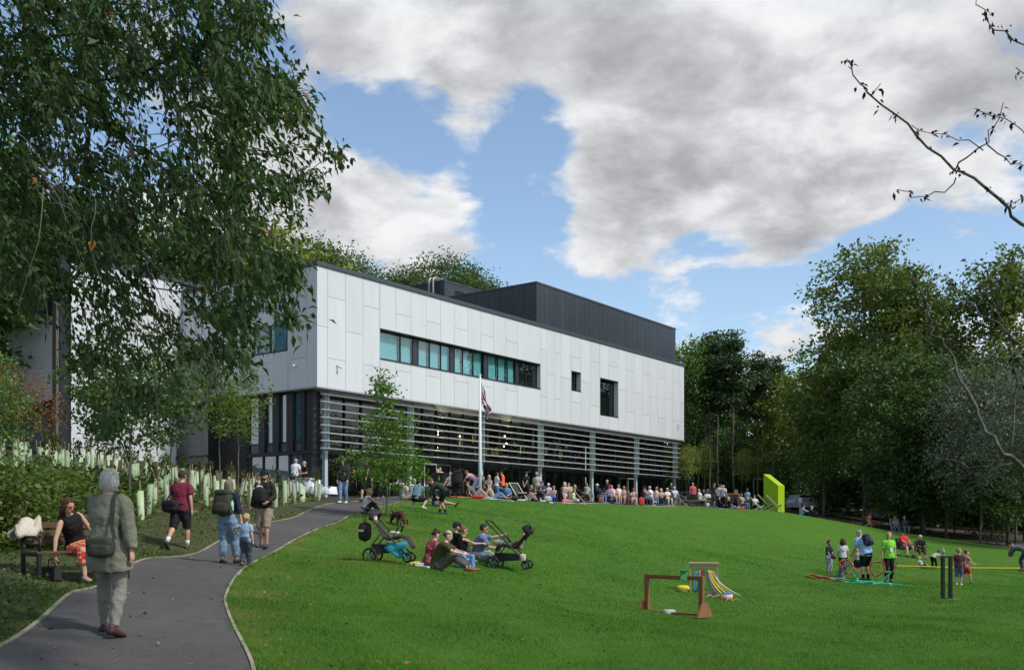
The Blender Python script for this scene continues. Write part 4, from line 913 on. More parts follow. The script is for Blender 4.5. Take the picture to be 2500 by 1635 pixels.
e = empty('cherry_tree', (0, 0, 0)); tag(e, 'large leafy cherry hanging in over the path from the left', 'tree')
o = bpy.data.objects.new('trunk', bark_mesh(paths, mat('cherry_bark', (.035, .030, .027), .9, scale=9, col2=(.085, .078, .068), bump=.6, bscale=30), 5, 1.0)); COL.objects.link(o); o.parent = e
per = 32; u = unit(td + 1e-6); C = np.repeat(tips, per, 0) - np.repeat(u, per, 0) * rng.uniform(-.06, .46, (len(tips) * per, 1)) + rng.normal(0, .045, (len(tips) * per, 3))
D = np.repeat(u, per, 0) * .55 + rng.normal(0, .50, C.shape) + np.array([.16, 0, -.42])
V, F = leaf_fold(C, D, .088, .038)
L_CHERRY = leafmat('leaf_cherry', (0.019, 0.046, 0.011), (0.050, 0.092, 0.018), .34, .38)
fobj('crown', V, F, L_CHERRY, e)
k = rng.integers(0, len(C), 60); V, F = leaf_fold(C[k] + rng.normal(0, .05, (60, 3)), D[k], .11, .05); fobj('turning_leaves', V, F, mat('leaf_orange', (.42, .16, .03), .6, trans=.3), e)
# long bare hanging shoots
mb = MB()
for i in range(46):
    px, py, d = rng.uniform(20, 520), rng.uniform(180, 700), rng.uniform(7.6, 9.5); q = np.array(at(px, py, d)); pts = [q]; v = np.array([rng.uniform(.1, .5), rng.uniform(-.2, .2), rng.uniform(-.3, .1)])
    for _ in range(9): v = v * .86 + np.array([rng.normal(0, .06), rng.normal(0, .05), -.09 + rng.normal(0, .05)]); pts.append(pts[-1] + v * .32)
    mb.tube([tuple(p) for p in pts], [.005 * (1 - .08 * j) for j in range(len(pts))], 4)
mb.build('hanging_shoots', mat('shoot_grey', (.13, .12, .10), .9), e, True)

# ---- nearly bare branches that reach in from the right
e = empty('bare_tree', (0, 0, 0)); tag(e, 'almost leafless tree with lichen grey branches reaching in from the right', 'tree')
D0 = 6.4; g1 = tz(5.6, 7.0)
trunk = [(5.6, 7.0, g1 - .2), (5.5, 7.0, g1 + 1.0), (5.3, 6.9, g1 + 2.2), (5.2, 6.8, g1 + 4.2), (5.0, 6.7, g1 + 6.5)]
BR = [([(5.5, 7.0, g1 + 1.2)], ((2560, 1185), (2500, 1146), (2446, 1100), (2409, 1058), (2382, 998), (2345, 924), (2317, 859), (2284, 817), (2266, 748), (2238, 693), (2224, 651)), .030),
      ([], ((2465, 1137), (2400, 1146), (2321, 1127), (2261, 1100)), .010), ([], ((2335, 910), (2284, 854), (2243, 799)), .010), ([], ((2317, 859), (2370, 810), (2440, 740)), .008),
      ([], ((2469, 1110), (2483, 956), (2474, 873), (2451, 790), (2395, 702)), .016), ([], ((2474, 873), (2520, 840)), .008),
      ([(5.3, 6.9, g1 + 2.4)], ((2580, 905), (2500, 850), (2395, 767), (2349, 716), (2312, 669)), .018),
      ([(5.2, 6.8, g1 + 3.2)], ((2570, 640), (2500, 560), (2460, 510), (2380, 440), (2300, 390), (2210, 300), (2120, 230), (2085, 175), (2068, 148)), .026),
      ([], ((2345, 440), (2280, 475), (2235, 478), (2190, 463)), .009), ([], ((2330, 405), (2395, 365), (2425, 300), (2450, 250)), .011), ([], ((2395, 365), (2310, 330), (2225, 305)), .007), ([], ((2400, 350), (2450, 380), (2510, 410)), .010), ([], ((2510, 330), (2450, 290), (2385, 268)), .007), ([], ((2120, 230), (2150, 205)), .005), ([], ((2460, 510), (2500, 480)), .008),
      ([(5.1, 6.7, g1 + 5.0)], ((2560, 150), (2500, 112), (2430, 70), (2395, 25), (2375, -10)), .013), ([], ((2520, 190), (2480, 165)), .009)]
M_LICH = mat('lichen_bark', (.040, .036, .031), .95, scale=22, col2=(.15, .15, .125), bump=.6, bscale=40)
mb = MB(); mb.tube(trunk, [.13, .12, .10, .085, .05], 10); bl = []
for pre, pxs, r0 in BR:
    pts = [Vector(q) for q in pre] + [Vector(at(px, py, D0 + .25 * math.sin(px * .02))) for px, py in pxs]
    c = [np.array(p) for p in pts]; Q = []
    for a, b in zip(c[:-1], c[1:]): Q += [a + (b - a) * t + rng.normal(0, .012, 3) for t in (0, .33, .66)]
    Q.append(c[-1]); n = len(Q); mb.tube([tuple(q) for q in Q], [max(.0028, .52 * r0 * (1 - .80 * i / n)) for i in range(n)], 6)
    if r0 < .03:
        for i in range(n // 3, n):
            for _ in range(rng.integers(0, 4)):
                v = unit(rng.normal(size=3)) * .5 + np.array([0, 0, -.5]); q = Q[i]; L_ = rng.uniform(.035, .085); bl.append((q, v, L_))
    else:
        for i in range(2 * n // 3, n):
            for _ in range(2): v = unit(rng.normal(size=3)) * .6; q = Q[i]; L_ = rng.uniform(.04, .07); bl.append((q, v, L_))
mb.build('trunk', M_LICH, e, True); k = 2; C = np.repeat(np.array([q[0] for q in bl]), k, 0) + rng.normal(0, .012, (len(bl) * k, 3)); D = np.repeat(np.array([q[1] for q in bl]), k, 0) + rng.normal(0, .35, C.shape)
V, F = leaf_fold(C, D, .038, .018); fobj('withered_leaves', V, F, mat('withered', (.026, .020, .014), .9, island=.5), e)

# ---- bank: brambles, ivy, tree guards
proto('bramble', 1.3, .2, [(0, 0, .55, 1.25, 1.1, .62, 1.0)], 110, leafmat('leaf_bramble', (0.046, 0.093, 0.019), (0.132, 0.163, 0.031), .35, .45), M_BARK, 26, .10, .13, .1, 0, .1, .1, .003, .9, fold=.2, step=.25)
for i, (px, d, sc) in enumerate(((-20, 17.5, 1.1), (40, 18.5, 1.25), (110, 19.5, 1.2), (180, 21, 1.1), (-60, 20, 1.4), (20, 22, 1.5), (100, 23.5, 1.4), (200, 25, 1.2), (260, 26, 1.0), (150, 17.8, .75), (235, 21.5, .8))):
    plant('bramble', 'bramble_bush', 'green and yellow bramble bush on the bank behind the bench', on(px, d), i * 1.1, (sc, sc, sc * (1.0 if i < 4 else .85)), 'brambles behind the bench', 'bush')
bank_poly = np.vstack([smooth_curve(verge_out[2:], 1.0), np.array([pd(800, 46), pd(740, 49), pd(560, 51), pd(430, 51), pd(200, 46), pd(-60, 40), pd(-140, 30)])])
x, y = scatter(16000, 11, 50, 1.0, -80, 870); k = inside(bank_poly, x, y) & (np.sin(x * 1.3) * np.sin(y * 1.1 + 1) + rng.normal(0, .5, len(x)) > -.3); x, y = x[k], y[k]; n = len(x)
C = np.c_[x, y, TZ(x, y) + rng.uniform(-.02, .22, n)]; V, F = leaf_quads(C, np.c_[rng.normal(size=(n, 2)), rng.uniform(-.1, .6, n)], .15, .11, .2)
tag(fobj('ivy', V, F, leafmat('leaf_ivy', (0.037, 0.085, 0.017), (0.116, 0.147, 0.028), .3, .45)), kind='stuff')
x, y = scatter(9000, 9, 32, 1.0, -80, 800); k = inside(verge_poly, x, y) & (rng.uniform(0, 1, len(x)) < .8); x, y = x[k], y[k]; n = len(x)
C = np.c_[x, y, TZ(x, y) + rng.uniform(.0, .05, n)]; V, F = leaf_quads(C, np.c_[rng.normal(size=(n, 2)), rng.uniform(-.1, .5, n)], .07, .05, .2)
tag(fobj('clover', V, F, leafmat('leaf_clover', (0.037, 0.081, 0.016), (0.093, 0.132, 0.028), .3, .45)), kind='stuff')
x, y = scatter(2600, 8, 30, .8, -60, 1500); k = (inside(verge_poly, x, y)) | ((inside(path_poly, x, y) | inside(lawn_poly, x, y)) & (rng.uniform(0, 1, len(x)) < .10)); x, y = x[k], y[k]; n = len(x)
C = np.c_[x, y, TZ(x, y) + np.where(inside(lawn_poly, x, y), .045, .018)]; V, F = leaf_quads(C, np.c_[rng.normal(size=(n, 2)), rng.uniform(-.1, .2, n)], .07, .04, .1)
tag(fobj('fallen_leaves', V, F, mat('dead_leaf', (.16, .10, .04), .8, island=.5)), kind='stuff')
M_GUARD = mat('guard_plastic', (.42, .53, .34), .5, scale=3.5, col2=(.33, .42, .25), trans=.25, objvar=.25); M_STAKE = mat('stake_wood', (.27, .19, .10), .85, var=.25, scale=12, stretch=(1, 1, .2))
def guard_proto(hg, r, lean):
    t = MB(); nn = 12; a = [[(r * math.cos(2 * math.pi * k / nn), r * math.sin(2 * math.pi * k / nn), z) for k in range(nn)] for z in (-.1, hg)]; b = [[(.9 * q[0], .9 * q[1], q[2]) for q in rr] for rr in a[::-1]]
    t.rings(a + b, cap=False); tm = t.build('tube', M_GUARD, None, True).data
    s = MB().box(r + .004, r + .036, -.016, .016, -.1, hg + rng.uniform(.08, .28)); sm = s.build('stake', M_STAKE).data
    for nm in ('tube', 'stake'): pass
    return tm, sm
GP = []
for hg, r in ((.74, .075), (.70, .085), (.62, .075)):
    before = set(bpy.data.objects); tm, sm = guard_proto(hg, r, 0)
    for o in set(bpy.data.objects) - before: bpy.data.objects.remove(o)
    GP.append((tm, sm, hg))
spr = {}
pts = []; tries = 0
cand_x, cand_y = scatter(6000, 22, 47, 1.6, -60, 862)
ok = inside(bank_poly, cand_x, cand_y)
for a, b in zip(cand_x[ok], cand_y[ok]):
    if all((a - p[0]) ** 2 + (b - p[1]) ** 2 > 1.0 for p in pts): pts.append((a, b))
    if len(pts) >= 185: break
V, F = leaf_quads(np.c_[rng.normal(0, .09, (60, 2)), rng.uniform(.0, .34, 60)], rng.normal(size=(60, 3)) + [0, 0, .6], .10, .06, .2); SPR = fast_mesh('sapling', V, F, leafmat('leaf_sprout', (.040, .075, .014), (.085, .10, .025), .35, .4))
for i, (a, b) in enumerate(pts):
    e = empty('tree_guard', (a, b, tz(a, b)), rng.uniform(0, 6.3)); e.rotation_euler = (rng.normal(0, .075), rng.normal(0, .075), rng.uniform(0, 6.3)); q = GP[i % 3]
    px = CXP + a / b * FPX
    tag(e, 'pale green tree guard tube with a stake on the upper bank at the left border' if px < 240 else ('pale green tree guard tube with a stake on the middle of the bank' if px < 560 else 'pale green tree guard tube with a stake on the bank beside the building corner'), 'tree guard', 'tree guards on the upper bank' if px < 240 else ('tree guards on the middle bank' if px < 560 else 'tree guards by the building corner'))
    for nm, me in zip(('tube', 'stake'), q[:2]): o = bpy.data.objects.new(nm, me); COL.objects.link(o); o.parent = e
    if i % 3 == 0: o = bpy.data.objects.new('sapling', SPR); COL.objects.link(o); o.parent = e; o['kind'] = 'stuff'; o.location = (0, 0, q[2] - .06); o.scale = (1, 1, 1 + .6 * (i % 2))
# ------------------------------------------------------------------ people: one continuous body each, clothes and hair as children
JOBS = []
FOLDS = bpy.data.textures.new('folds', 'CLOUDS'); FOLDS.noise_scale = .085; FOLDS.noise_depth = 2
def remesh_later(o, voxel, it=3): JOBS.append((o, voxel, it))
def run_jobs():
    for o, v, it in JOBS:
        m = o.modifiers.new('r', 'REMESH'); m.mode = 'VOXEL'; m.voxel_size = v; m.use_smooth_shade = True
        q = o.modifiers.new('s', 'SMOOTH'); q.factor = 0.5; q.iterations = it
        if v < .02 and o.name.split('.')[0] in ('shirt', 'coat', 'jacket', 'trousers', 'skirt', 'shorts', 'dress'):
            d = o.modifiers.new('d', 'DISPLACE'); d.texture = FOLDS; d.texture_coords = 'LOCAL'; d.strength = .030; d.mid_level = .5
    dg = bpy.context.evaluated_depsgraph_get(); done = []
    for o, v, it in JOBS: done.append((o, bpy.data.meshes.new_from_object(o.evaluated_get(dg))))
    for o, me in done:
        old = o.data; o.modifiers.clear(); nm = old.name; o.data = me; bpy.data.meshes.remove(old); me.name = nm
    JOBS.clear()
def V3(*a): return Vector(a)
def ik(a, b, l1, l2, pole):
    a, b, pole = Vector(a), Vector(b), Vector(pole); d = b - a; L = min(max(d.length, abs(l1 - l2) + 0.01), l1 + l2 - 0.004); u = d.normalized(); b = a + u * L
    x = (l1 * l1 - l2 * l2 + L * L) / (2 * L); h = math.sqrt(max(l1 * l1 - x * x, 0)); p = pole - u * pole.dot(u)
    if p.length < 1e-5: p = u.orthogonal()
    return a + u * x + p.normalized() * h, b
def ring(c, x, y, rx, ry, n=12, sq=0.0):
    out = []
    for k in range(n):
        a = 2 * math.pi * k / n; ca, sa = math.cos(a), math.sin(a)
        if sq: ca = math.copysign(abs(ca) ** (1 - sq), ca); sa = math.copysign(abs(sa) ** (1 - sq), sa)
        out.append(c + x * (rx * ca) + y * (ry * sa))
    return out
def limb(mb, pts, rad, xdir, n=9):
    """loft along a bent limb; rad = (rx, ry) or r per point"""
    rs = []
    for i, p in enumerate(pts):
        t = (pts[min(i + 1, len(pts) - 1)] - pts[max(i - 1, 0)]).normalized(); x = xdir - t * xdir.dot(t)
        if x.length < 1e-3: x = t.orthogonal()
        x.normalize(); y = t.cross(x); r = rad[i]; r = (r, r) if isinstance(r, (int, float)) else r
        rs.append(ring(p, x, y, r[0], r[1], n))
    mb.rings(rs)
def chain(a, b, c, ts):
    """points at fractions along the two-bone chain, rounded at the joint"""
    l1, l2 = (b - a).length, (c - b).length; out = []
    for t in ts:
        s = t * (l1 + l2)
        if s <= l1: out.append(a + (b - a) * (s / l1))
        else: out.append(b + (c - b) * ((s - l1) / l2))
    return out
def interp(tab, t): return float(np.interp(t, [q[0] for q in tab], [q[1] for q in tab]))
ARM_R = [(0, .056), (.15, .052), (.45, .042), (.52, .040), (.62, .042), (.9, .029), (1, .026)]
LEG_R = [(0, .100), (.12, .094), (.30, .080), (.47, .060), (.53, .058), (.66, .062), (.85, .044), (1, .038)]
SKIN = {'a': (.50, .295, .205), 'b': (.43, .245, .165), 'c': (.56, .36, .27), 'd': (.30, .165, .10), 'e': (.085, .048, .033), 'r': (.56, .27, .19)}
HAIR = {'black': (.012, .010, .010), 'brown': (.055, .032, .020), 'dbrown': (.030, .018, .012), 'lbrown': (.13, .080, .045), 'blond': (.42, .29, .13), 'pblond': (.50, .40, .25), 'grey': (.33, .32, .31), 'white': (.62, .61, .59), 'red': (.16, .055, .022), 'dgrey': (.13, .125, .12)}
def cmat(kind, c):
    nm = kind + '_%02x%02x%02x' % tuple(int(min(1, max(0, q)) * 255) for q in c)
    if kind == 'skin': return mat(nm, c, 0.55, var=0.06, scale=14, spec=0.35)
    if kind == 'hair': return mat(nm, c, 0.55, var=0.35, scale=30, stretch=(3, 3, 0.6), bump=0.5, bscale=60)
    if kind == 'cloth': return mat(nm, c, 0.85, var=0.12, scale=7, bump=0.35, bscale=22, spec=0.2)
    return mat(nm, c, 0.55, var=0.05)
def pattern(name, c1, c2, kind, scale):
    if name in _mats: return _mats[name]
    m = mat(name, c1, 0.85, spec=0.2); nt = m.node_tree; N = nt.nodes.new; L = nt.links.new; b = nt.nodes['Principled BSDF']; tc = N('ShaderNodeTexCoord')
    if kind == 'spots':
        t = N('ShaderNodeTexVoronoi'); t.inputs['Scale'].default_value = scale; src = t.outputs['Distance']; lo, hi = 0.28, 0.34
    elif kind == 'floral':
        t = N('ShaderNodeTexNoise'); t.inputs['Scale'].default_value = scale; t.inputs['Detail'].default_value = 2; src = t.outputs['Fac']; lo, hi = 0.47, 0.53
    else:
        t = N('ShaderNodeTexWave'); t.bands_direction = 'Z' if kind == 'stripes' else 'DIAGONAL'; t.inputs['Scale'].default_value = scale; src = t.outputs['Fac']; lo, hi = 0.4, 0.6
    L(tc.outputs['Object'], t.inputs['Vector']); mr = N('ShaderNodeMapRange'); L(src, mr.inputs[0]); mr.inputs[1].default_value = lo; mr.inputs[2].default_value = hi
    x = N('ShaderNodeMix'); x.data_type = 'RGBA'; L(mr.outputs[0], x.inputs[0]); x.inputs[6].default_value = (*c1, 1); x.inputs[7].default_value = (*c2, 1); L(x.outputs[2], b.inputs['Base Color']); return m
# ---- poses, for a figure 1.72 m tall, x right, y forward
def pose(kind, **o):
    p = dict(pel=(0, 0, .93), lean=3, side=0, twist=0, hp=0, hy=0, al=(-.10, 0, .08), ar=(.10, 0.02, .08), fl=8, fr=-8, fpl=0, fpr=0, kl=(-.1, 1, .0), kr=(.1, 1, .0),
             wl=(-.25, .06, .82), wr=(.25, .06, .82), el=(-.5, -1, 0), er=(.5, -1, 0), curl=.5)
    K = dict(
        stand={}, 
        walk=dict(lean=4, al=(-.08, .26, .085), ar=(.08, -.26, .17), fpr=-45, wl=(-.24, -.10, .84), wr=(.24, .22, .88)),
        walk2=dict(lean=4, ar=(.08, .26, .085), al=(-.08, -.26, .17), fpl=-45, wr=(.24, -.10, .84), wl=(-.24, .22, .88)),
        arms=dict(wl=(.10, .24, 1.14), wr=(-.10, .25, 1.12)),
        behind=dict(wl=(-.03, -.20, .88), wr=(.05, -.20, .90), el=(-1, -.6, 0), er=(1, -.6, 0)),
        hips=dict(wl=(-.20, .05, .96), wr=(.20, .05, .96), el=(-1, -.4, 0), er=(1, -.4, 0)),
        hold=dict(wl=(-.12, .33, 1.10), wr=(.14, .33, 1.08)),
        chair=dict(pel=(0, 0, .53), lean=-8, al=(-.12, .47, .08), ar=(.12, .45, .08), kl=(-.15, 1, .7), kr=(.15, 1, .7), wl=(-.12, .33, .66), wr=(.12, .33, .66)),
        deck=dict(pel=(0, 0, .40), lean=-24, al=(-.12, .58, .08), ar=(.12, .56, .08), kl=(-.15, .6, 1), kr=(.15, .6, 1), wl=(-.10, .32, .56), wr=(.10, .32, .57)),
        knees=dict(pel=(0, 0, .11), lean=14, al=(-.12, .50, .08), ar=(.12, .52, .08), kl=(-.15, .2, 1), kr=(.15, .2, 1), wl=(-.10, .46, .42), wr=(.12, .47, .42), el=(-1, 0, -.3), er=(1, 0, -.3)),
        legs=dict(pel=(0, 0, .11), lean=-16, al=(-.10, .84, .08), ar=(.12, .82, .08), fpl=50, fpr=50, kl=(-.1, 0, 1), kr=(.1, 0, 1), wl=(-.12, .30, .24), wr=(.12, .28, .24)),
        legsback=dict(pel=(0, 0, .11), lean=-30, al=(-.10, .82, .08), ar=(.12, .66, .08), fpl=50, fpr=20, kl=(-.1, 0, 1), kr=(.1, 0, 1), wl=(-.24, -.36, .06), wr=(.24, -.36, .06), el=(-1, -1, 0), er=(1, -1, 0)),
        cross=dict(pel=(0, 0, .10), lean=10, al=(.16, .26, .08), ar=(-.14, .34, .08), fl=-60, fr=60, kl=(-1, .35, .25), kr=(1, .35, .25), wl=(-.14, .30, .26), wr=(.14, .30, .26)),
        recline=dict(pel=(0, 0, .13), lean=-52, al=(-.10, .55, .08), ar=(.12, .60, .08), kl=(-.1, 0, 1), kr=(.1, 0, 1), wl=(-.28, -.28, .06), wr=(.28, -.10, .06), el=(-.4, -1, -1), er=(.4, -1, -1), hp=25),
        bend=dict(pel=(0, -.12, .88), lean=72, hp=-40, wl=(-.14, .55, .62), wr=(.14, .52, .58), el=(-.6, 0, 1), er=(.6, 0, 1)),
        crouch=dict(pel=(0, -.05, .36), lean=28, al=(-.14, .10, .10), ar=(.14, .04, .13), fpr=-35, kl=(-.35, 1, .1), kr=(.35, 1, .1), wl=(-.12, .42, .40), wr=(.12, .42, .38)),
        kneel=dict(pel=(0, -.12, .24), lean=12, al=(-.10, -.30, .07), ar=(.10, -.30, .07), fpl=-70, fpr=-70, kl=(-.2, 1, .1), kr=(.2, 1, .1), wl=(-.12, .36, .55), wr=(.12, .36, .62)),
        run=dict(pel=(0, 0, .90), lean=14, al=(-.08, .34, .22), ar=(.08, -.42, .34), fpr=-60, wl=(-.2, -.20, 1.05), wr=(.2, .30, 1.12)),
    )
    p.update(K[kind]); p.update(o); return p
class Fig:
    def __init__(s, ps, H, fem=False, girth=1.0, kid=0.0):
        s.p, s.g, s.fem, s.kid = ps, girth, fem, kid; s.hs = 1 + 0.38 * kid; s.sc = H / (1.72 + 0.10 * kid)
        p = ps; P0 = Vector(p['pel']); s.P0 = P0
        tw = Matrix.Rotation(R(p['twist']), 3, 'Z'); L1 = R(p['lean'] * .75); L2 = R(p['lean'] * 1.12); sd = R(p['side'])
        mk = lambda a: (tw @ (Matrix.Rotation(sd, 3, 'Y') @ (Matrix.Rotation(-a, 3, 'X') @ V3(0, 0, 1)))).normalized()
        s.d1, s.d2 = mk(L1), mk(L2); s.r = (tw @ (Matrix.Rotation(sd, 3, 'Y') @ V3(1, 0, 0))).normalized()
        s.f1 = s.d1.cross(s.r).normalized(); s.f2 = s.d2.cross(s.r).normalized()
        s.P1 = P0 + s.d1 * .18; s.P2 = s.P1 + s.d2 * .18; s.P3 = s.P2 + s.d2 * .13; s.P4 = s.P3 + s.d2 * .065
        sw = (.160 if fem else .178) * (1 + .25 * (girth - 1)) * (1 - .12 * kid)
        s.SL = s.P3 - s.r * sw - s.d2 * .015; s.SR = s.P3 + s.r * sw - s.d2 * .015
        s.EL, s.WL = ik(s.SL, p['wl'], .28, .25, p['el']); s.ER, s.WR = ik(s.SR, p['wr'], .28, .25, p['er'])
        s.HL = P0 - s.r * .092 - V3(0, 0, .03); s.HR = P0 + s.r * .092 - V3(0, 0, .03)
        s.KL, s.AL = ik(s.HL, p['al'], .42, .41, p['kl']); s.KR, s.AR = ik(s.HR, p['ar'], .42, .41, p['kr'])
        nd = (s.d2 * .6 + V3(0, 0, .5) + s.f2 * .10).normalized(); s.nd = nd
        s.HC = s.P4 + nd * (.125 * s.hs)
        yw = p['twist'] + p['hy']; s.HM = Matrix.Rotation(R(yw), 3, 'Z') @ Matrix.Rotation(R(p['hp']), 3, 'X')
    def hx(s, x, y, z): return s.HC + s.HM @ (V3(x, y, z) * s.hs)
    def torso_rings(s, add, z0, z1, n=14):
        """rings from below the hips (z0) to the neck (z1), z measured up the spine from the pelvis"""
        g = s.g; f = s.fem
        T = [(-.13, .11, .085), (-.08, .155 + .01 * f, .110), (0, .160 + .012 * f, .112), (.10, .142 - .008 * f, .104), (.20, .136 - .018 * f, .100), (.30, .150 - .012 * f, .115 + .008 * f), (.38, .164 - .016 * f, .118), (.45, .170 - .018 * f, .100), (.50, .135, .085), (.535, .085, .070), (.56, .062, .062)]
        zs = [z0] + [q[0] for q in T if z0 + .015 < q[0] < z1 - .015] + [z1]; out = []
        for z in zs:
            w = np.interp(z, [q[0] for q in T], [q[1] for q in T]); d = np.interp(z, [q[0] for q in T], [q[2] for q in T])
            belly = max(0, g - 1) * .5 * math.exp(-((z - .14) / .13) ** 2) * .2
            if z <= .18: c = s.P0 + s.d1 * z; fr = s.f1
            elif z <= .36: c = s.P1 + s.d2 * (z - .18); fr = s.f2
            else: c = s.P2 + s.d2 * (z - .36); fr = s.f2
            if .1 < z < .26: fr = (s.f1 + s.f2).normalized()
            out.append(ring(c + fr * (belly * .5), s.r, fr, w * (1 + .6 * (g - 1)) + add, d * (1 + .9 * (g - 1)) + add + belly, n, .15))
        return out
    def arm(s, mb, side, add, f0, f1, taper=0.0):
        a, b, c = (s.SL, s.EL, s.WL) if side < 0 else (s.SR, s.ER, s.WR); ts = [f0] + [t for t in (.06, .15, .3, .42, .5, .53, .58, .7, .85) if f0 + .03 < t < f1 - .03] + [f1]
        inw = (s.r * (-side) * .05 - s.d2 * .03); pts = chain(a, b, c, ts)
        if f0 == 0: pts = [a + inw * 1.2] + pts; ts = [0] + ts
        k = 1 + .5 * (s.g - 1); k *= (.9 if s.fem else 1) * (1 + .15 * s.kid)
        limb(mb, pts, [interp(ARM_R, t) * k + add + taper * t for t in ts], s.f2)
    def leg(s, mb, side, add, f0, f1, flare=0.0):
        a, b, c = (s.HL, s.KL, s.AL) if side < 0 else (s.HR, s.KR, s.AR); ts = [f0] + [t for t in (.05, .12, .3, .42, .48, .51, .56, .66, .8, .9) if f0 + .02 < t < f1 - .02] + [f1]
        k = (1 + .55 * (s.g - 1)) * (1 + .10 * s.kid); pts = chain(a, b, c, ts)
        limb(mb, pts, [interp(LEG_R, t) * k + add + flare * t for t in ts], s.r, 11)
    def foot(s, mb, side, add, sole=0.0):
        A = s.AL if side < 0 else s.AR; yaw = s.p['fl'] if side < 0 else s.p['fr']; pit = s.p['fpl'] if side < 0 else s.p['fpr']
        M = Matrix.Rotation(R(s.p['twist'] * .5 + yaw), 3, 'Z') @ Matrix.Rotation(R(pit), 3, 'X'); x = M @ V3(1, 0, 0); y = M @ V3(0, 1, 0); z = M @ V3(0, 0, 1)
        T = [(-.075, -.050, .022, .022), (-.05, -.040, .034, .038), (0, -.036, .037, .042), (.06, -.046, .042, .032), (.12, -.054, .047, .024), (.165, -.057, .042, .020), (.195, -.060, .024, .014)]
        mb.rings([ring(A + y * q[0] + z * q[1], x, z, q[2] + add, q[3] + add, 10, .2) for q in T])
    def hand(s, mb, side, fingers=True):
        E, W = (s.EL, s.WL) if side < 0 else (s.ER, s.WR); d = (W - E).normalized(); w = s.f2 - d * s.f2.dot(d)
        if w.length < .05: w = d.orthogonal()
        w.normalize(); n = d.cross(w) * side          # w = thumb side, n = back of the hand
        n = -n if n.dot(s.r * side) < 0 else n; k = 1 + .12 * s.kid
        limb(mb, [W - d * .02, W + d * .02, W + d * .06, W + d * .10], [(.026, .020), (.034, .018), (.044, .017), (.040, .014)], w, 8)
        c = s.p['curl']
        rr = .0092 if fingers else .0125
        for i, ln in enumerate((.068, .078, .072, .056)):
            o = W + d * (.095 - .004 * abs(i - 1)) + w * (.030 - .020 * i); a = o; pts = [o - d * .02, o]; ang = 0
            for q in (.45, .32, .23): ang += c * .75; a = a + (d * math.cos(ang) - n * math.sin(ang)) * ln * q; pts.append(a)
            limb(mb, pts, [rr * 1.05, rr, rr * .97, rr * .92, rr * .8], w, 6)
        o = W + d * .03 + w * .03; limb(mb, [o, o + w * .025 + d * .022 - n * .008, o + w * .034 + d * .048 - n * .018, o + w * .034 + d * .068 - n * .026], [.013, .0115, .0105, .0085], n, 6)
    def head(s, mb):
        k = s.hs; M = s.HM.to_4x4()
        sc = lambda *a: tuple(q * k for q in a)
        mb.ell(s.hx(0, -.006, .018), sc(.074, .094, .104), 14, 10, s.HM); mb.ell(s.hx(0, .020, -.045), sc(.059, .068, .066), 12, 8, s.HM); mb.ell(s.hx(0, .062, -.090), sc(.026, .022, .020), 8, 6, s.HM)
        mb.rings([ring(s.hx(0, .080, .016), s.HM @ V3(1, 0, 0), s.HM @ V3(0, 1, 0), .009 * k, .010 * k, 6), ring(s.hx(0, .094, -.010), s.HM @ V3(1, 0, 0), s.HM @ V3(0, 1, 0), .013 * k, .016 * k, 6), ring(s.hx(0, .096, -.028), s.HM @ V3(1, 0, 0), s.HM @ V3(0, 1, 0), .017 * k, .015 * k, 6), ring(s.hx(0, .084, -.036), s.HM @ V3(1, 0, 0), s.HM @ V3(0, 1, 0), .010 * k, .008 * k, 6)])
        mb.ell(s.hx(0, .077, -.056), sc(.024, .012, .010), 8, 5, s.HM)
        for q in (-1, 1): mb.ell(s.hx(q * .076, -.006, -.006), sc(.011, .020, .031), 7, 6, s.HM)
        nk = s.hx(0, -.012, -.055); limb(mb, [s.P4 - s.d2 * .05, s.P4, (s.P4 + nk) / 2, nk], [(.066, .062), (.056, .056), (.052, .054), (.052, .056)], s.r, 10)
    # ---- garments
    def shirt(s, sleeve=.36, hem=-.06, add=.016, loose=0.0, flare=0.0):
        mb = MB(); rs = s.torso_rings(add, max(hem, -.10), .505)
        if loose:
            for i, rg in enumerate(rs):
                c = sum(rg, Vector()) / len(rg); t = 1 + loose * (1 - i / len(rs)); rs[i] = [c + (p - c) * t for p in rg]
        mb.rings(rs)
        sh = s.torso_rings(add * .7, .47, .545); mb.rings(sh)
        for q in (-1, 1):
            if sleeve > 0: s.arm(mb, q, add + .002, 0, sleeve, .012 if sleeve < .5 else .004)
            else: a = s.SL if q < 0 else s.SR; limb(mb, [a - s.r * q * .09 + s.d2 * .012, a - s.r * q * .035 + s.d2 * .02], [(.045, .05), (.035, .045)], s.f2, 8)
        if hem < -.10: mb.rings(s.skirt_rings(add + .014, (-.10 - hem) / .83 + .02, flare, 0))
        return mb
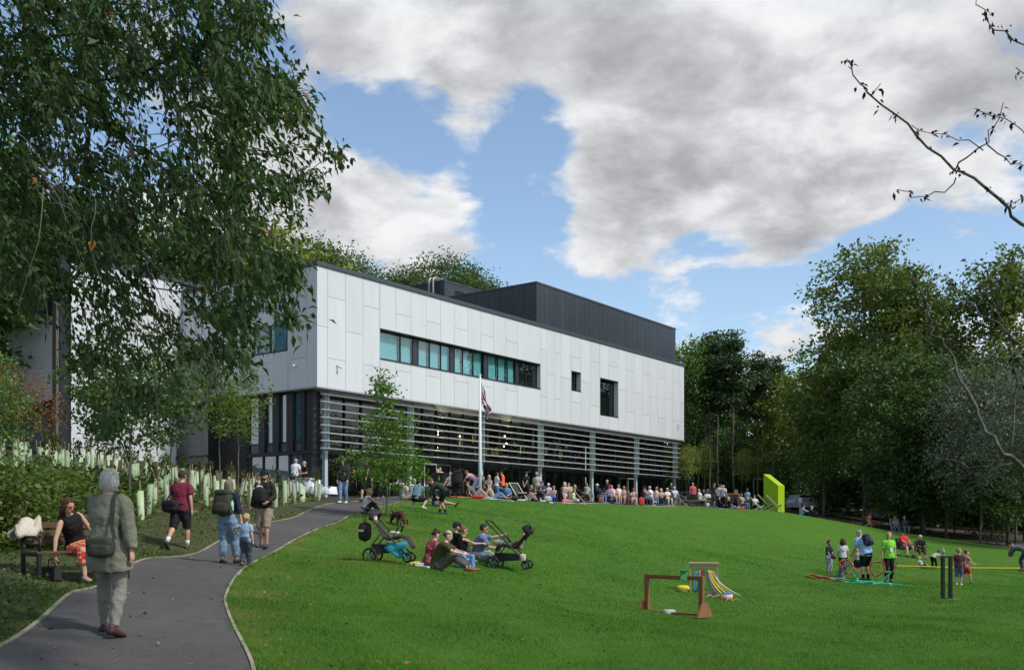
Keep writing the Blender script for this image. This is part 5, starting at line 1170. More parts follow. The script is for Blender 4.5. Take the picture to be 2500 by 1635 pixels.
    def skirt_rings(s, add, frac, flare, f0=0.0):
        out = [ring(s.P0 + s.d1 * .05, s.r, s.f1, .158 + add + .05 * (s.g - 1), .112 + add + .05 * (s.g - 1), 14, .15)]
        for t in [q for q in (0.03, .12, .24, .36, .48, .55, .66, .78, .9) if q < frac - .02] + [frac]:
            a = chain(s.HL, s.KL, s.AL, [t])[0]; b = chain(s.HR, s.KR, s.AR, [t])[0]; c = (a + b) / 2; r_ = interp(LEG_R, t) * (1 + .5 * (s.g - 1)); a2 = chain(s.HL, s.KL, s.AL, [max(0, t - .05), min(1, t + .05)]); b2 = chain(s.HR, s.KR, s.AR, [max(0, t - .05), min(1, t + .05)])
            ax = ((a2[1] - a2[0]) + (b2[1] - b2[0])).normalized(); x = (b - a); x = x - ax * x.dot(ax)
            if x.length < .05: x = s.r - ax * s.r.dot(ax)
            x.normalize(); y = ax.cross(x)
            if y.dot(s.f1) < 0 and abs(y.dot(s.f1)) > .3: y = -y
            sep = abs((b - a).dot(x)) / 2; dy = abs((b - a).dot(y)) / 2
            out.append(ring(c, x, y, sep + r_ + add + flare * t, max(r_ + add + flare * t, dy + r_ + add * .6), 14, .12))
        return out
    def trousers(s, frac=.97, add=.013, flare=0.0, top=.10):
        mb = MB(); mb.rings(s.torso_rings(add, -.12, top))
        for q in (-1, 1): s.leg(mb, q, add, 0.02, frac, flare)
        return mb
    def hair(s, style):
        """cap of hair round the skull, pulled in over the face; longer styles fall behind and beside the head"""
        nu, nv = 36, 18; Vv = []; Ff = []
        ln = {'short': 0.0, 'bob': .09, 'long': .24, 'mid': .15, 'bun': 0, 'curly': .05, 'balding': 0, 'walker': .03}[style]
        rr = random.Random(hash(style) % 1000)
        for j in range(nv + 1):
            th = math.pi * (0.01 + .98 * j / nv)
            for i in range(nu):
                ph = 2 * math.pi * i / nu; x, y, z = math.sin(th) * math.sin(ph), math.sin(th) * math.cos(ph), math.cos(th)
                face = y > -.05 and z < (.50 if abs(x) < .62 else .30) and not (ln and abs(x) > .86 and z < .2)
                low = z < -.42 and not ln
                if style == 'balding' and z > .55: face = True
                f = .80 if (face or low) else (1.09 if style not in ('curly', 'walker') else (1.30 + .09 * rr.random() if style == 'curly' else 1.13)) + (.030 * math.sin(i * 2.63) + .022 * math.sin(i * 4.1 + j * .5)) * (z < .9)
                p = V3(.078 * x * f, .098 * y * f - .006, .106 * z * f + .020)
                if not face and ln and z < .15:
                    k = (.15 - z) / 1.15; p.z -= ln * k; w = 1 + (.25 if style != 'mid' else .1) * min(1, k * 2); p.x *= w; p.y = p.y * (1 - .25 * k) - .02 * k
                Vv.append(s.HC + s.HM @ (p * s.hs))
        for j in range(nv):
            for i in range(nu): a = j * nu + i; b = j * nu + (i + 1) % nu; Ff.append((a, a + nu, b + nu, b))
        mb = MB(); mb.v = [tuple(v) for v in Vv]; mb.f = Ff + [tuple(range(nu))[::-1] if False else tuple(range(nu)), tuple(nv * nu + k for k in range(nu))[::-1]]
        s.hv = (Vv, nu, nv)
        if style == 'bun': mb.ell(s.hx(0, -.05, .125), (.04 * s.hs,) * 3, 10, 7)
        return mb
    def cap(s, kind):
        mb = MB(); k = s.hs; X, Y, Z = s.HM @ V3(1, 0, 0), s.HM @ V3(0, 1, 0), s.HM @ V3(0, 0, 1)
        mb.rings([ring(s.hx(0, -.006, z), X, Y, rx * k, ry * k, 18) for z, rx, ry in ((.035, .088, .108), (.07, .086, .106), (.105, .074, .092), (.128, .050, .064), (.140, .012, .015))])
        if kind == 'cap':
            mb.rings([[s.hx(.078 * math.cos(a) * (1 - .12 * q), .055 + .10 * q + .045 * math.sin(a) * (1 - abs(math.cos(a)) * .2), .040 - .02 * q + dz) for a in np.linspace(0, math.pi, 9)] + [s.hx(-.078 * math.cos(a) * (1 - .12 * q), .045 + .10 * q + .04 * math.sin(a), .030 - .02 * q + dz) for a in np.linspace(0, math.pi, 9)] for q, dz in ((0, 0.004), (.5, .004), (.85, 0))])
        elif kind == 'sunhat':
            mb.rings([ring(s.hx(0, -.004, z), X, Y, rx * k, ry * k, 20) for z, rx, ry in ((.030, .150, .165), (.042, .088, .108), (.052, .088, .108), (.036, .152, .167))], cap=False)
        return mb
    def shades(s):
        mb = MB()
        for q in (-1, 1):
            mb.ell(s.hx(q * .034, .084, .010), (.029 * s.hs, .012 * s.hs, .021 * s.hs), 10, 6, s.HM); mb.tube([s.hx(q * .058, .078, .014), s.hx(q * .078, .04, .014), s.hx(q * .080, -.01, .010)], .004 * s.hs, 5)
        mb.tube([s.hx(-.015, .094, .014), s.hx(.015, .094, .014)], .004 * s.hs, 5); return mb
PEOPLE = {}
def strands(F, e, s, col, n, r):
    """locks lying on the hair, so that it does not read as a smooth cap"""
    Vv, nu, nv = F.hv; g = random.Random(n + int(col[0] * 1000)); mb = MB(); c = F.HC + F.HM @ V3(0, -.006, .02) * F.hs
    for _ in range(n):
        i = g.randrange(nu); j0 = g.randrange(1, nv - 6); pts = []
        for j in range(j0, min(nv - 1, j0 + g.randrange(4, 9))):
            v = Vv[j * nu + i]; rel = F.HM.transposed() @ (v - c) / F.hs
            if math.hypot(rel.x / .078, rel.y / .098) < .85 and rel.z < .055: break      # reached the face
            if rel.z < .0 and abs(rel.x) < .05 and rel.y > .05: break
            pts.append(c + (v - c) * (1.01 + .035 * g.random()) + F.HM @ V3(g.uniform(-.004, .004), g.uniform(-.004, .004), 0)); i = (i + g.choice((0, 0, 0, 1, -1))) % nu
        if len(pts) > 2: mb.tube(pts, [r] * (len(pts) - 1) + [r * .4], 3)
    if mb.v: o = mb.build('hair_strands', mat('strand_%02x%02x' % (int(col[0] * 255), int(col[1] * 255)), tuple(min(.85, q * 1.25) for q in col), .5, island=.45), e, True); o.scale = (s, s, s); o['kind'] = 'stuff'
def person(key, label, loc, head, H, ps, top=None, bot=None, shoe=(.05, .05, .05), hair=None, hat=None, sun=None, skin='a', fem=False, girth=1.0, kid=0.0, lod=2, sock=None, coat=None, beard=None, under=None, group=None):
    """head = heading in degrees, 0 looks away from the camera (+y), 180 towards it, 90 to the left"""
    vox = (.0105, .017, .028)[lod]; F = Fig(ps, H, fem, girth, kid); e = empty('person', loc, R(head)); tag(e, label, 'person', group); s = F.sc
    sk = cmat('skin', SKIN[skin])
    def add(name, mb, m, v=vox, it=2):
        o = mb.build(name, m, e, True); o.scale = (s, s, s)
        if v: remesh_later(o, v, it)
        return o
    mb = MB(); under_t = -.012 if top or coat else 0
    mb.rings(F.torso_rings(under_t, -.10, .56)); F.head(mb)
    for q in (-1, 1): F.arm(mb, q, -.002, 0, 1); F.leg(mb, q, -.006, .02, 1); F.hand(mb, q, lod < 2); F.foot(mb, q, -.008)
    add('body', mb, sk, (.0085, .013, .024)[lod], 2)
    def mm(c, kind='cloth'): return c if isinstance(c, bpy.types.Material) else cmat(kind, c)
    if bot:
        c, kind = bot[0], bot[1]
        if kind == 'skirt':
            mb = MB(); mb.rings(F.skirt_rings(.022, bot[2], bot[3] if len(bot) > 3 else .03)); mb.rings(F.torso_rings(.014, -.05, .12)); add('skirt', mb, mm(c))
        else: add('trousers' if kind > .6 else 'shorts', F.trousers(kind, bot[2] if len(bot) > 2 else (.015 if kind > .6 else .026)), mm(c))
    if top:
        c, sl, hem = top[0], top[1], top[2] if len(top) > 2 else -.06
        add('shirt' if hem > -.2 else 'dress', F.shirt(sl, hem, .020, top[3] if len(top) > 3 else .05, .06), mm(c))
    if coat:
        c, sl, hem = coat[:3]; add('coat' if hem < -.12 else 'jacket', F.shirt(sl, hem, .034, .06, coat[3] if len(coat) > 3 else .08), mm(c))
    for q in (-1, 1):
        if shoe: mb = MB(); F.foot(mb, q, .006); o = mb.build('shoe', mm(shoe, 'shoe'), e, True); o.scale = (s, s, s)
        if sock: mb = MB(); F.leg(mb, q, .004, .86, 1.0); o = mb.build('sock', mm(sock), e, True); o.scale = (s, s, s)
    if hair:
        o = F.hair(hair[0]).build('hair', mm(HAIR[hair[1]] if isinstance(hair[1], str) else hair[1], 'hair'), e, True); o.scale = (s, s, s)
        if lod < 2: strands(F, e, s, HAIR[hair[1]] if isinstance(hair[1], str) else hair[1], 260 if lod == 0 else 70, .0022 if lod == 0 else .0035)
    if beard:
        mb = MB(); mb.ell(F.hx(0, .030, -.062), tuple(q * F.hs for q in (.060, .064, .050)), 12, 8, F.HM); o = mb.build('beard', mm(HAIR[beard], 'hair'), e, True); o.scale = (s, s, s)
    if hat: o = F.cap(hat[0]).build('cap' if hat[0] == 'cap' else 'hat', mm(hat[1]), e, True); o.scale = (s, s, s)
    if sun: o = F.shades().build('sunglasses', mat('lens_' + ('red' if sun == 'red' else 'dark'), (.35, .02, .015) if sun == 'red' else (.008, .008, .009), .15, spec=.6), e, True); o.scale = (s, s, s)
    elif lod < 2:
        for q in (-1, 1): mb = MB(); mb.ell(F.hx(q * .031, .078, .012), tuple(k * F.hs for k in (.013, .010, .007)), 8, 5, F.HM); o = mb.build('eye', mat('eye_dark', (.03, .02, .018), .2), e, True); o.scale = (s, s, s)
    if lod < 2:
        mb = MB(); mb.ell(F.hx(0, .084, -.056), tuple(k * F.hs for k in (.022, .008, .0045)), 8, 5, F.HM); o = mb.build('lips', cmat('skin', tuple(np.array(SKIN[skin]) * (.75, .5, .5))), e, True); o.scale = (s, s, s)
    e['fig'] = 1; del e['fig']
    PEOPLE[key] = (e, F)
    return e, F
def wp(key, v):
    """world position of a point given in a figure's own frame"""
    e, F = PEOPLE[key]; q = Matrix.Rotation(e.rotation_euler[2], 3, 'Z') @ (Vector(v) * F.sc); return q + e.location
# ------------------------------------------------------------------ who is there
P = person
# colours
OLV = (.055, .058, .040); NAVY = (.016, .021, .045); BLK = (.010, .010, .011); WHT = (.68, .68, .68); JEAN = (.12, .19, .29); LJEAN = (.17, .25, .34); KHA = (.27, .21, .14); CRM = (.58, .54, .46); GRY = (.16, .16, .165); DGRN = (.016, .034, .020)
# --- on the path
P('walker', 'grey haired person in olive parka walking away up the path', on(264, 10.0), -10, 1.63, pose('walk', lean=2, al=(-.15, .18, .085), ar=(.15, -.14, .10), fpr=-14, fl=4, fr=-4, wl=(-.17, .24, .92), el=(-1, -.6, 0), wr=(.30, -.04, .84), er=(.8, -.6, 0)),
  top=(GRY, .9, -.05), coat=((.185, .19, .14), .97, -.30, .10), bot=((.20, .195, .165), .985, .010), shoe=(.045, .018, .016), hair=('walker', (.54, .535, .525)), fem=True, girth=1.10, lod=0)
P('bench_woman', 'person in red sunglasses and floral skirt sitting on the bench reaching down', on(188, 15.3), -128, 1.66, pose('chair', pel=(0, 0, .55), lean=16, side=24, hp=-18, hy=14, wr=(.50, .20, .24), er=(1, .2, 0), wl=(-.16, .34, .66)),
  top=((.012, .012, .014), 0, -.02), bot=(pattern('floral_red', (.42, .035, .05), (.55, .26, .10), 'floral', 16), 'skirt', .78, .03), shoe=(.30, .22, .17), hair=('long', (.070, .036, .022)), sun='red', fem=True, lod=0)
P('maroon', 'person in maroon polo shirt and black shorts walking with shoulder bag', on(442, 22.7), -14, 1.76, pose('walk2', al=(-.12, -.36, .17), ar=(.08, .12, .08), wr=(.26, .02, .80), wl=(-.20, .20, .95)), top=((.17, .022, .045), .40, -.10), bot=((.022, .021, .024), .55), shoe=(.06, .055, .045), sock=WHT, hair=('short', 'dbrown'), hat=None, girth=1.15, lod=1)
P('backpacker', 'person in navy top and rolled jeans with rucksack holding a small hand', on(556, 19.8), -12, 1.64, pose('walk', ar=(.12, .14, .085), al=(-.10, -.05, .085), fpr=0, wr=(.33, .02, .72), wl=(-.20, .22, .95)), top=(NAVY, .74, -.10), bot=(LJEAN, .92, .028), shoe=(.018, .014, .012), hair=('mid', (.20, .155, .105)), fem=True, girth=1.12, lod=1)
P('boy_blue', 'blond toddler in pale blue shirt walking hand in hand up the path', on(600, 19.4), -14, 1.02, pose('walk2', al=(-.10, -.10, .12), fpl=-30, ar=(.08, .10, .08), wl=(-.36, .05, 1.12), el=(-1, -.3, -.4), wr=(.28, .0, .80)), top=((.25, .36, .50), .40, -.12), bot=((.055, .070, .10), .95, .03), shoe=(.04, .035, .03), hair=('short', (.46, .33, .16)), kid=1.0, lod=1, girth=1.1)
P('cap_man', 'bearded person in black cap and khaki shorts with a baby carrier', on(645, 23.5), 172, 1.78, pose('stand', lean=-2, al=(-.10, .10, .085), ar=(.09, -.06, .08), wr=(.27, .08, .82), wl=(-.17, .22, 1.02), hy=-12), top=((.022, .024, .016), .95, -.12), bot=((.28, .22, .155), .55), shoe=(.05, .05, .055), hair=('short', 'black'), hat=('cap', (.012, .013, .018)), beard='dbrown', lod=1, skin='b')
P('baby', 'sleeping baby in a black front carrier on the cap wearer', wp('cap_man', (0.06, .17, .95)), 0, .62, pose('stand', pel=(0, 0, .80), al=(-.22, .10, .45), ar=(.22, .10, .45), wl=(-.25, .1, 1.0), wr=(.25, .1, 1.0), hy=70), top=((.50, .52, .54), .9, -.1), bot=((.55, .57, .58), .9), shoe=(.5, .5, .5), hair=None, kid=1.0, lod=1, skin='c')
P('child_orange', 'small child in orange trousers half hidden behind the cap wearer', on(650, 24.6), -20, .98, pose('walk', wl=(-.25, .05, .8)), top=((.20, .15, .12), .4, -.08), bot=((.42, .085, .028), .80, .03), shoe=(.20, .018, .02), hair=('short', 'brown'), kid=1.0, lod=1)
P('jacket_woman', 'person in sunglasses, black jacket and jeans walking down the path', on(838, 38), 172, 1.69, pose('walk2', al=(-.08, -.12, .10), ar=(.08, .14, .085), fpl=-10, wl=(-.20, .12, .88), wr=(.20, .10, .88)), top=(BLK, .9, -.08), coat=((.028, .028, .032), .95, -.10), bot=((.15, .23, .34), .97, .022), shoe=(.55, .55, .55), hair=('long', 'black'), sun=1, fem=True, lod=1)
P('shorts_man', 'person in dark cap and black shorts behind the young tree', on(884, 39.5), 165, 1.84, pose('walk', wl=(-.24, .16, .92), wr=(.20, .30, 1.08)), top=((.05, .05, .055), .38, -.10), bot=(BLK, .56), shoe=BLK, hat=('cap', BLK), hair=('short', 'black'), sun=1, lod=2)
P('dark_legs', 'person in black clothes almost hidden by the young tree leaves', on(928, 41.5), 150, 1.72, pose('walk'), top=(BLK, .9, -.1), bot=(BLK, .97), shoe=(.10, .10, .10), hair=('short', 'dbrown'), lod=2)
P('white_shirt', 'balding person in white shirt seen from behind at the cloth table', on(719, 49.0), -25, 1.76, pose('hold', lean=10), top=((.62, .63, .66), .40, -.08), bot=(NAVY, .95), hair=('balding', 'grey'), girth=1.15, lod=2, skin='r')
P('table_man', 'grey haired person in black polo leaning at the cloth table', on(750, 48.6), 120, 1.66, pose('hold', lean=14), top=(BLK, .38, -.08), bot=(BLK, .95), hair=('short', 'grey'), lod=2, skin='r')
P('bin_woman', 'blonde person in pale shirt hugging beside the litter bin', on(1068, 55.6), -30, 1.64, pose('arms'), top=((.46, .45, .47), .38, -.06), bot=((.30, .28, .24), .9), hair=('mid', 'pblond'), fem=True)
P('bin_man', 'tall dark haired person in pale shirt hugging beside the litter bin', on(1075, 56.1), 160, 1.80, pose('arms', hy=20), top=((.50, .49, .46), .38, -.06), bot=(NAVY, .95), hair=('short', 'dbrown'))
# --- on the slope by the young tree
P('white_vest', 'blonde person in white sleeveless top sitting on the grass by the tree', on(891, 34.4), -78, 1.66, pose('knees', wl=(-.10, .50, .40), wr=(.14, .50, .38)), top=((.62, .62, .66), 0, -.06), bot=((.016, .020, .034), .97), shoe=(.2, .16, .12), hair=('bob', (.40, .26, .12)), fem=True, lod=1, skin='b', group=None)
P('crouch_teal', 'person in teal shirt and black shorts crouching with back turned', on(1016, 38.4), -25, 1.72, pose('crouch', al=(-.22, .10, .10), ar=(.30, .02, .10), fpr=-10, pel=(0, -.05, .42)), top=((.115, .20, .235), .38, -.10), bot=(BLK, .5), shoe=(.5, .5, .48), hair=('short', 'dbrown'), girth=1.1, lod=2)
P('boy_bend', 'youth in dark green jumper and black shorts bending down', on(1079, 36.2), 82, 1.62, pose('bend', lean=60, hp=-35, al=(-.05, -.16, .08), ar=(.10, .10, .08), wl=(-.10, .46, .60), wr=(.08, .40, .66)), top=((.032, .042, .032), .95, -.08), bot=(BLK, .5), shoe=(.06, .06, .06), sock=BLK, hair=('short', (.14, .065, .03)), lod=1)
P('sneaker_legs', 'person sitting with bare legs stretched out in black sneakers', on(1062, 40.2), -82, 1.72, pose('legs', lean=-6), top=(NAVY, .4, -.06), bot=(GRY, .5), shoe=(.05, .05, .05), hair=('short', 'brown'), lod=2)
P('tree_sit', 'person with raised arm sitting on the grass behind the young tree', on(985, 42.5), -60, 1.66, pose('cross', wl=(-.14, .16, .98), el=(-1, 0, .2)), top=((.48, .46, .45), .38, -.06), bot=(KHA, .5), hair=('short', 'brown'), skin='b')
P('tree_sit2', 'person in white shirt sitting with back turned behind the young tree', on(1010, 43.5), -10, 1.7, pose('cross'), top=((.55, .57, .60), .38, -.06), bot=(GRY, .9), hair=('short', 'grey'), skin='r')
P('tree_sit3', 'person in dark green shirt sitting on the grass behind the bending youth', on(1046, 42.0), 30, 1.7, pose('knees'), top=(DGRN, .38, -.06), bot=((.40, .37, .33), .9), hair=('short', 'dbrown'))
P('seat_blonde', 'blonde person seated beside the black pram near the doors', on(1098, 49.5), 150, 1.6, pose('chair'), top=((.36, .34, .33), .38, -.06), bot=(BLK, .95), hair=('bob', 'blond'), fem=True)
# --- picnic groups along the crest
P('pink_bend', 'person in pink shirt and pale jeans bending towards the pram', on(1158, 50.0), 78, 1.70, pose('bend', lean=55, wl=(-.2, .62, .62), wr=(.1, .3, .60)), top=((.55, .33, .38), .38, -.06), bot=((.22, .32, .42), .97), hair=('short', 'red'), fem=True)
P('grey_recline', 'person in grey shirt and sunglasses reclining on a pale blanket', on(1160, 48.2), -88, 1.78, pose('recline', lean=-38, hp=10, al=(-.1, .62, .08), ar=(.12, .50, .08)), top=((.13, .13, .14), .38, -.06), bot=((.26, .26, .27), .52), shoe=(.4, .4, .42), hair=('short', 'dbrown'), sun=1, skin='b')
P('jeans_lie', 'person with face raised to the sun and jeans stretched on the blanket', on(1204, 49.2), -80, 1.68, pose('legsback', hp=35), top=((.33, .29, .22), 0, -.06), bot=((.11, .19, .33), .72), shoe=(.22, .11, .05), hair=('bob', 'brown'), sun=1, fem=True, skin='b')
P('blonde_shades', 'blonde person in sunglasses sitting behind the flagpole', on(1193, 53.5), 165, 1.66, pose('chair'), top=((.20, .19, .18), 0, -.06), bot=(BLK, .95), hair=('bob', 'pblond'), sun=1, fem=True)
P('cap_pole', 'person in black cap sitting behind the flagpole', on(1166, 55), 160, 1.70, pose('chair', hy=30), top=(NAVY, .38, -.06), bot=(BLK, .95), hat=('cap', BLK), hair=('short', 'dbrown'))
P('hoodie_pole', 'dark haired person in dark top sitting next to the capped one', on(1178, 55.5), 150, 1.68, pose('chair'), top=((.06, .05, .07), .9, -.06), bot=(BLK, .95), hair=('short', 'black'))
P('white_stand', 'dark haired person in white shirt standing in front of the high visibility vest', on(1212, 58.5), -70, 1.64, pose('hold'), top=((.60, .57, .52), .40, -.06), bot=(JEAN, .95), hair=('bob', 'dbrown'), fem=True)
P('hivis', 'person in orange high visibility vest and black cap standing on the terrace', on(1226, 59.5), 70, 1.82, pose('stand'), top=(BLK, .95, -.06), coat=((.85, .13, .03), .0, -.10), bot=(BLK, .97), hat=('cap', BLK), beard='dbrown', hair=('short', 'dbrown'))
P('denim', 'person in denim jacket and sunglasses with a hand at the head', on(1237, 52.5), 172, 1.70, pose('cross', wr=(.18, .05, .62), er=(1, 0, -.2), hp=12), top=((.10, .20, .36), .95, -.08), bot=(NAVY, .95), hair=('bob', 'blond'), sun=1, fem=True, girth=1.1)
P('green_back', 'person in dark green shirt with hands behind the back, standing', on(1284, 60.5), -35, 1.80, pose('behind'), top=(DGRN, .40, -.08), bot=(BLK, .95), hair=('short', 'dbrown'), girth=1.1)
P('cap_beige', 'person in pale cap and beige shirt standing by a blue column', on(1311, 61.5), 165, 1.78, pose('stand'), top=((.50, .46, .39), .42, -.10), bot=(KHA, .55), hat=('cap', (.42, .38, .30)), beard='brown', hair=('short', 'brown'))
P('black_tee', 'balding person in black shirt and white shorts sitting in the front row', on(1288, 55.5), -120, 1.74, pose('knees', lean=20), top=(BLK, .40, -.06), bot=((.50, .49, .47), .5), hair=('balding', 'lbrown'), skin='b', girth=1.15)
P('navy_hood', 'dark haired person in navy top sitting sideways on the lawn edge', on(1309, 56.3), -85, 1.66, pose('knees', lean=18), top=((.022, .024, .034), .95, -.06), bot=((.03, .04, .07), .95), shoe=(.4, .4, .4), hair=('bob', 'dbrown'), fem=True)
P('blue_cap', 'person in blue cap sitting behind the navy top', on(1323, 58.5), 160, 1.7, pose('chair', pel=(0, 0, .42)), top=((.05, .06, .10), .4, -.06), bot=(GRY, .5), hat=('cap', (.05, .08, .18)), hair=('short', 'brown'))
P('white_cap_small', 'small person in white cap sitting on a white chair', on(1339, 60), 175, 1.45, pose('chair'), top=((.45, .42, .43), .4, -.06), bot=(GRY, .9), hat=('cap', (.66, .66, .64)), hair=('bob', 'brown'), kid=.4)
P('olive_cap', 'child in olive cap, pink shirt and bright blue trousers', on(1351, 57.5), 150, 1.35, pose('chair', pel=(0, 0, .40)), top=((.50, .30, .36), .4, -.06), bot=((.03, .12, .50), .95), hat=('cap', (.22, .20, .12)), hair=('short', 'brown'), kid=.5)
P('pink_skirt', 'person with long brown hair in a bright pink skirt sitting on the grass', on(1369, 58.2), -60, 1.68, pose('legs', lean=6), top=(BLK, 0, -.06), bot=((.66, .13, .19), 'skirt', .62, .04), shoe=(.1, .08, .07), hair=('mid', 'brown'), fem=True, skin='b')
P('white_hair', 'white haired person sitting behind the pink skirt', on(1378, 60.2), 165, 1.66, pose('chair', pel=(0, 0, .44)), top=((.50, .36, .32), .4, -.06), bot=(CRM, .95), hair=('curly', 'white'))
P('brown_hair_row', 'brown haired person seated between the white haired and grey haired ones', on(1388, 61.2), 165, 1.66, pose('chair', pel=(0, 0, .46)), top=((.42, .40, .22), .9, -.06), bot=(GRY, .95), hair=('bob', 'brown'), fem=True)
P('grey_long', 'person with long grey hair and pale yellow cardigan', on(1397, 59.5), -100, 1.66, pose('cross'), top=((.55, .53, .30), .9, -.06), bot=((.45, .45, .50), .95), hair=('long', 'dgrey'), fem=True)
P('deck_black', 'person in black lying back in the deckchair', on(1416, 62.4), -120, 1.72, pose('deck', lean=-34), top=(BLK, .9, -.06), bot=(BLK, .97), hair=('short', 'grey'))
P('face_hand', 'person in pale teal shirt shading the face with a hand', on(1433, 63.0), -140, 1.70, pose('chair', lean=-4, pel=(0, 0, .44), wr=(.06, .22, 1.0), er=(1, 0, -.4)), top=((.24, .33, .33), .4, -.06), bot=(KHA, .52), hair=('bob', 'lbrown'), skin='b')
P('white_cap_navy', 'person in white cap, navy jacket and jeans in the front row', on(1462, 65), -135, 1.76, pose('chair', lean=-14, pel=(0, 0, .46)), top=((.60, .60, .60), .4, -.06), coat=((.018, .020, .032), .95, -.08), bot=((.13, .19, .28), .97), shoe=(.4, .4, .4), hat=('cap', (.66, .64, .60)), hair=('short', 'grey'))
P('grey_cap_stand', 'person in pale grey cap standing behind the red hat', on(1483, 70), 150, 1.72, pose('stand'), top=(DGRN, .4, -.06), bot=(BLK, .95), hat=('cap', (.42, .46, .46)), hair=('short', 'dgrey'))
P('red_hat', 'person in red hat and lilac shirt in the front row', on(1487, 66.4), 160, 1.70, pose('chair', pel=(0, 0, .48)), top=((.27, .24, .34), .4, -.08), bot=((.018, .024, .05), .95), hat=('sunhat', (.48, .018, .035)), hair=('bob', 'brown'), girth=1.2, fem=True, skin='b')
P('pink_bald', 'balding person in pale pink shirt and khaki shorts in the front row', on(1497, 67.2), -140, 1.74, pose('chair', lean=-14), top=((.60, .38, .36), .4, -.08), bot=((.36, .28, .20), .52), hair=('balding', 'grey'), girth=1.2, skin='r')
P('white_tank', 'bald person in white sleeveless top in the front row', on(1511, 67.8), -150, 1.80, pose('chair', lean=-4), top=((.64, .64, .64), 0, -.06), bot=((.36, .26, .20), .50), sun=1, skin='r', hair=None)
P('tan_dress', 'blonde person in tan dress and sunglasses beside the bollard', on(1525, 68.2), -130, 1.68, pose('chair', lean=-6), top=((.42, .28, .18), 0, -.34), hair=('bob', (.40, .25, .08)), sun=1, fem=True, skin='b')
P('red_visor', 'person in red visor and pale pink dress sitting alone', on(1547, 68.0), 175, 1.64, pose('chair', pel=(0, 0, .44), wl=(-.05, .20, .92), el=(-1, 0, -.3)), top=((.58, .33, .32), .4, -.34), hat=('cap', (.50, .04, .05)), hair=('bob', 'brown'), sun=1, fem=True, skin='b')
P('plaid', 'person in checked shirt and dark cap with pale trousers crossed', on(1577, 68.6), -125, 1.78, pose('chair', lean=-10, ar=(.02, .62, .30), kr=(.1, .6, 1)), top=(pattern('plaid_red', (.30, .20, .23), (.15, .10, .14), 'plaid', 26), .95, -.08), bot=((.38, .38, .40), .96), shoe=(.66, .66, .66), hat=('cap', BLK), hair=('short', 'dbrown'), sun=1)
P('white_polo_row', 'white haired person in white shirt and jeans in the front row', on(1590, 69.4), -130, 1.76, pose('chair', lean=-12), top=((.64, .64, .66), .4, -.06), bot=((.12, .19, .28), .97), hair=('short', 'white'), sun=1, skin='r')
P('tan_blonde', 'blonde person in pale pink vest leaning forward in the front row', on(1602, 70.0), -130, 1.68, pose('chair', lean=4), top=((.58, .46, .43), 0, -.06), bot=((.016, .02, .034), .95), hair=('bob', 'blond'), sun=1, fem=True, skin='b')
P('white_curl', 'person with white curly hair and dark trousers in the row', on(1614, 70.4), 175, 1.62, pose('chair', pel=(0, 0, .44)), top=((.50, .33, .26), .4, -.06), bot=(NAVY, .95), hair=('curly', 'white'), fem=True)
P('pink_cap', 'person in pale pink cap, white top and cream trousers', on(1630, 70.6), -165, 1.68, pose('chair', pel=(0, 0, .46)), top=((.64, .58, .58), .4, -.06), bot=((.50, .45, .35), .95), shoe=(.55, .5, .4), hat=('cap', (.62, .40, .42)), hair=('bob', 'grey'), fem=True)
P('grey_cap_blue', 'person in grey cap and pale blue shirt near the right end of the row', on(1648, 71.2), -160, 1.74, pose('chair', lean=-12), top=((.42, .50, .62), .4, -.06), bot=(GRY, .95), hat=('cap', (.46, .46, .44)), hair=('short', 'white'), sun=1)
P('dark_coat_row', 'person in dark coat lying back with legs stretched at the row end', on(1662, 71.6), -110, 1.72, pose('deck', lean=-30, al=(-.1, .72, .08), ar=(.1, .75, .08)), top=((.05, .04, .045), .95, -.08), bot=((.03, .03, .04), .97), hair=('short', 'red'))
P('door_man', 'person in dark green shirt standing at the far glass door', on(1638, 77.5), 178, 1.80, pose('arms'), top=(DGRN, .42, -.08), bot=(BLK, .97), hair=('short', 'dbrown'))
# --- group by the green block
P('salmon', 'balding person in salmon shirt standing with back turned', on(1692, 75.5), 20, 1.76, pose('stand'), top=((.50, .10, .10), .42, -.08), bot=((.05, .045, .03), .95), hair=('balding', 'grey'), girth=1.25, skin='r')
P('bench_blonde', 'blonde person in white shirt sitting on the pale bench', on(1709, 72.6), -120, 1.66, pose('chair'), top=((.62, .62, .64), .4, -.06), bot=((.30, .33, .40), .55), hair=('bob', 'blond'), fem=True, skin='b')
P('bench_dark', 'dark haired person in dark clothes beside the white shirt on the bench', on(1718, 74), 170, 1.70, pose('chair'), top=(BLK, .9, -.06), bot=(BLK, .95), hair=('bob', 'black'), fem=True)
P('grey_sunhat', 'person in pale sun hat with white bag on the lap', on(1728, 73.6), 165, 1.70, pose('chair'), top=((.10, .16, .10), .9, -.06), bot=((.06, .06, .07), .95), hat=('sunhat', (.36, .32, .32)), hair=('bob', 'grey'), fem=True)
P('green_beard', 'tall bearded person in green shirt and brown shorts standing sideways', on(1742, 73.4), -100, 1.80, pose('stand', wr=(.22, .30, .92)), top=((.018, .070, .035), .42, -.10), bot=((.07, .058, .045), .52), shoe=(.1, .09, .08), hair=('short', 'dbrown'), beard='dbrown')
P('white_polo_a', 'dark haired person in white polo shirt standing behind the green shirt', on(1756, 75.5), -40, 1.76, pose('stand'), top=((.62, .62, .63), .42, -.08), bot=((.03, .04, .08), .95), hair=('short', 'dbrown'), skin='r')
P('white_polo_b', 'grey haired person in white polo shirt standing at the blackboard', on(1767, 75.2), 130, 1.74, pose('stand'), top=((.62, .62, .63), .42, -.08), bot=(NAVY, .95), hair=('balding', 'grey'), girth=1.15, skin='r')
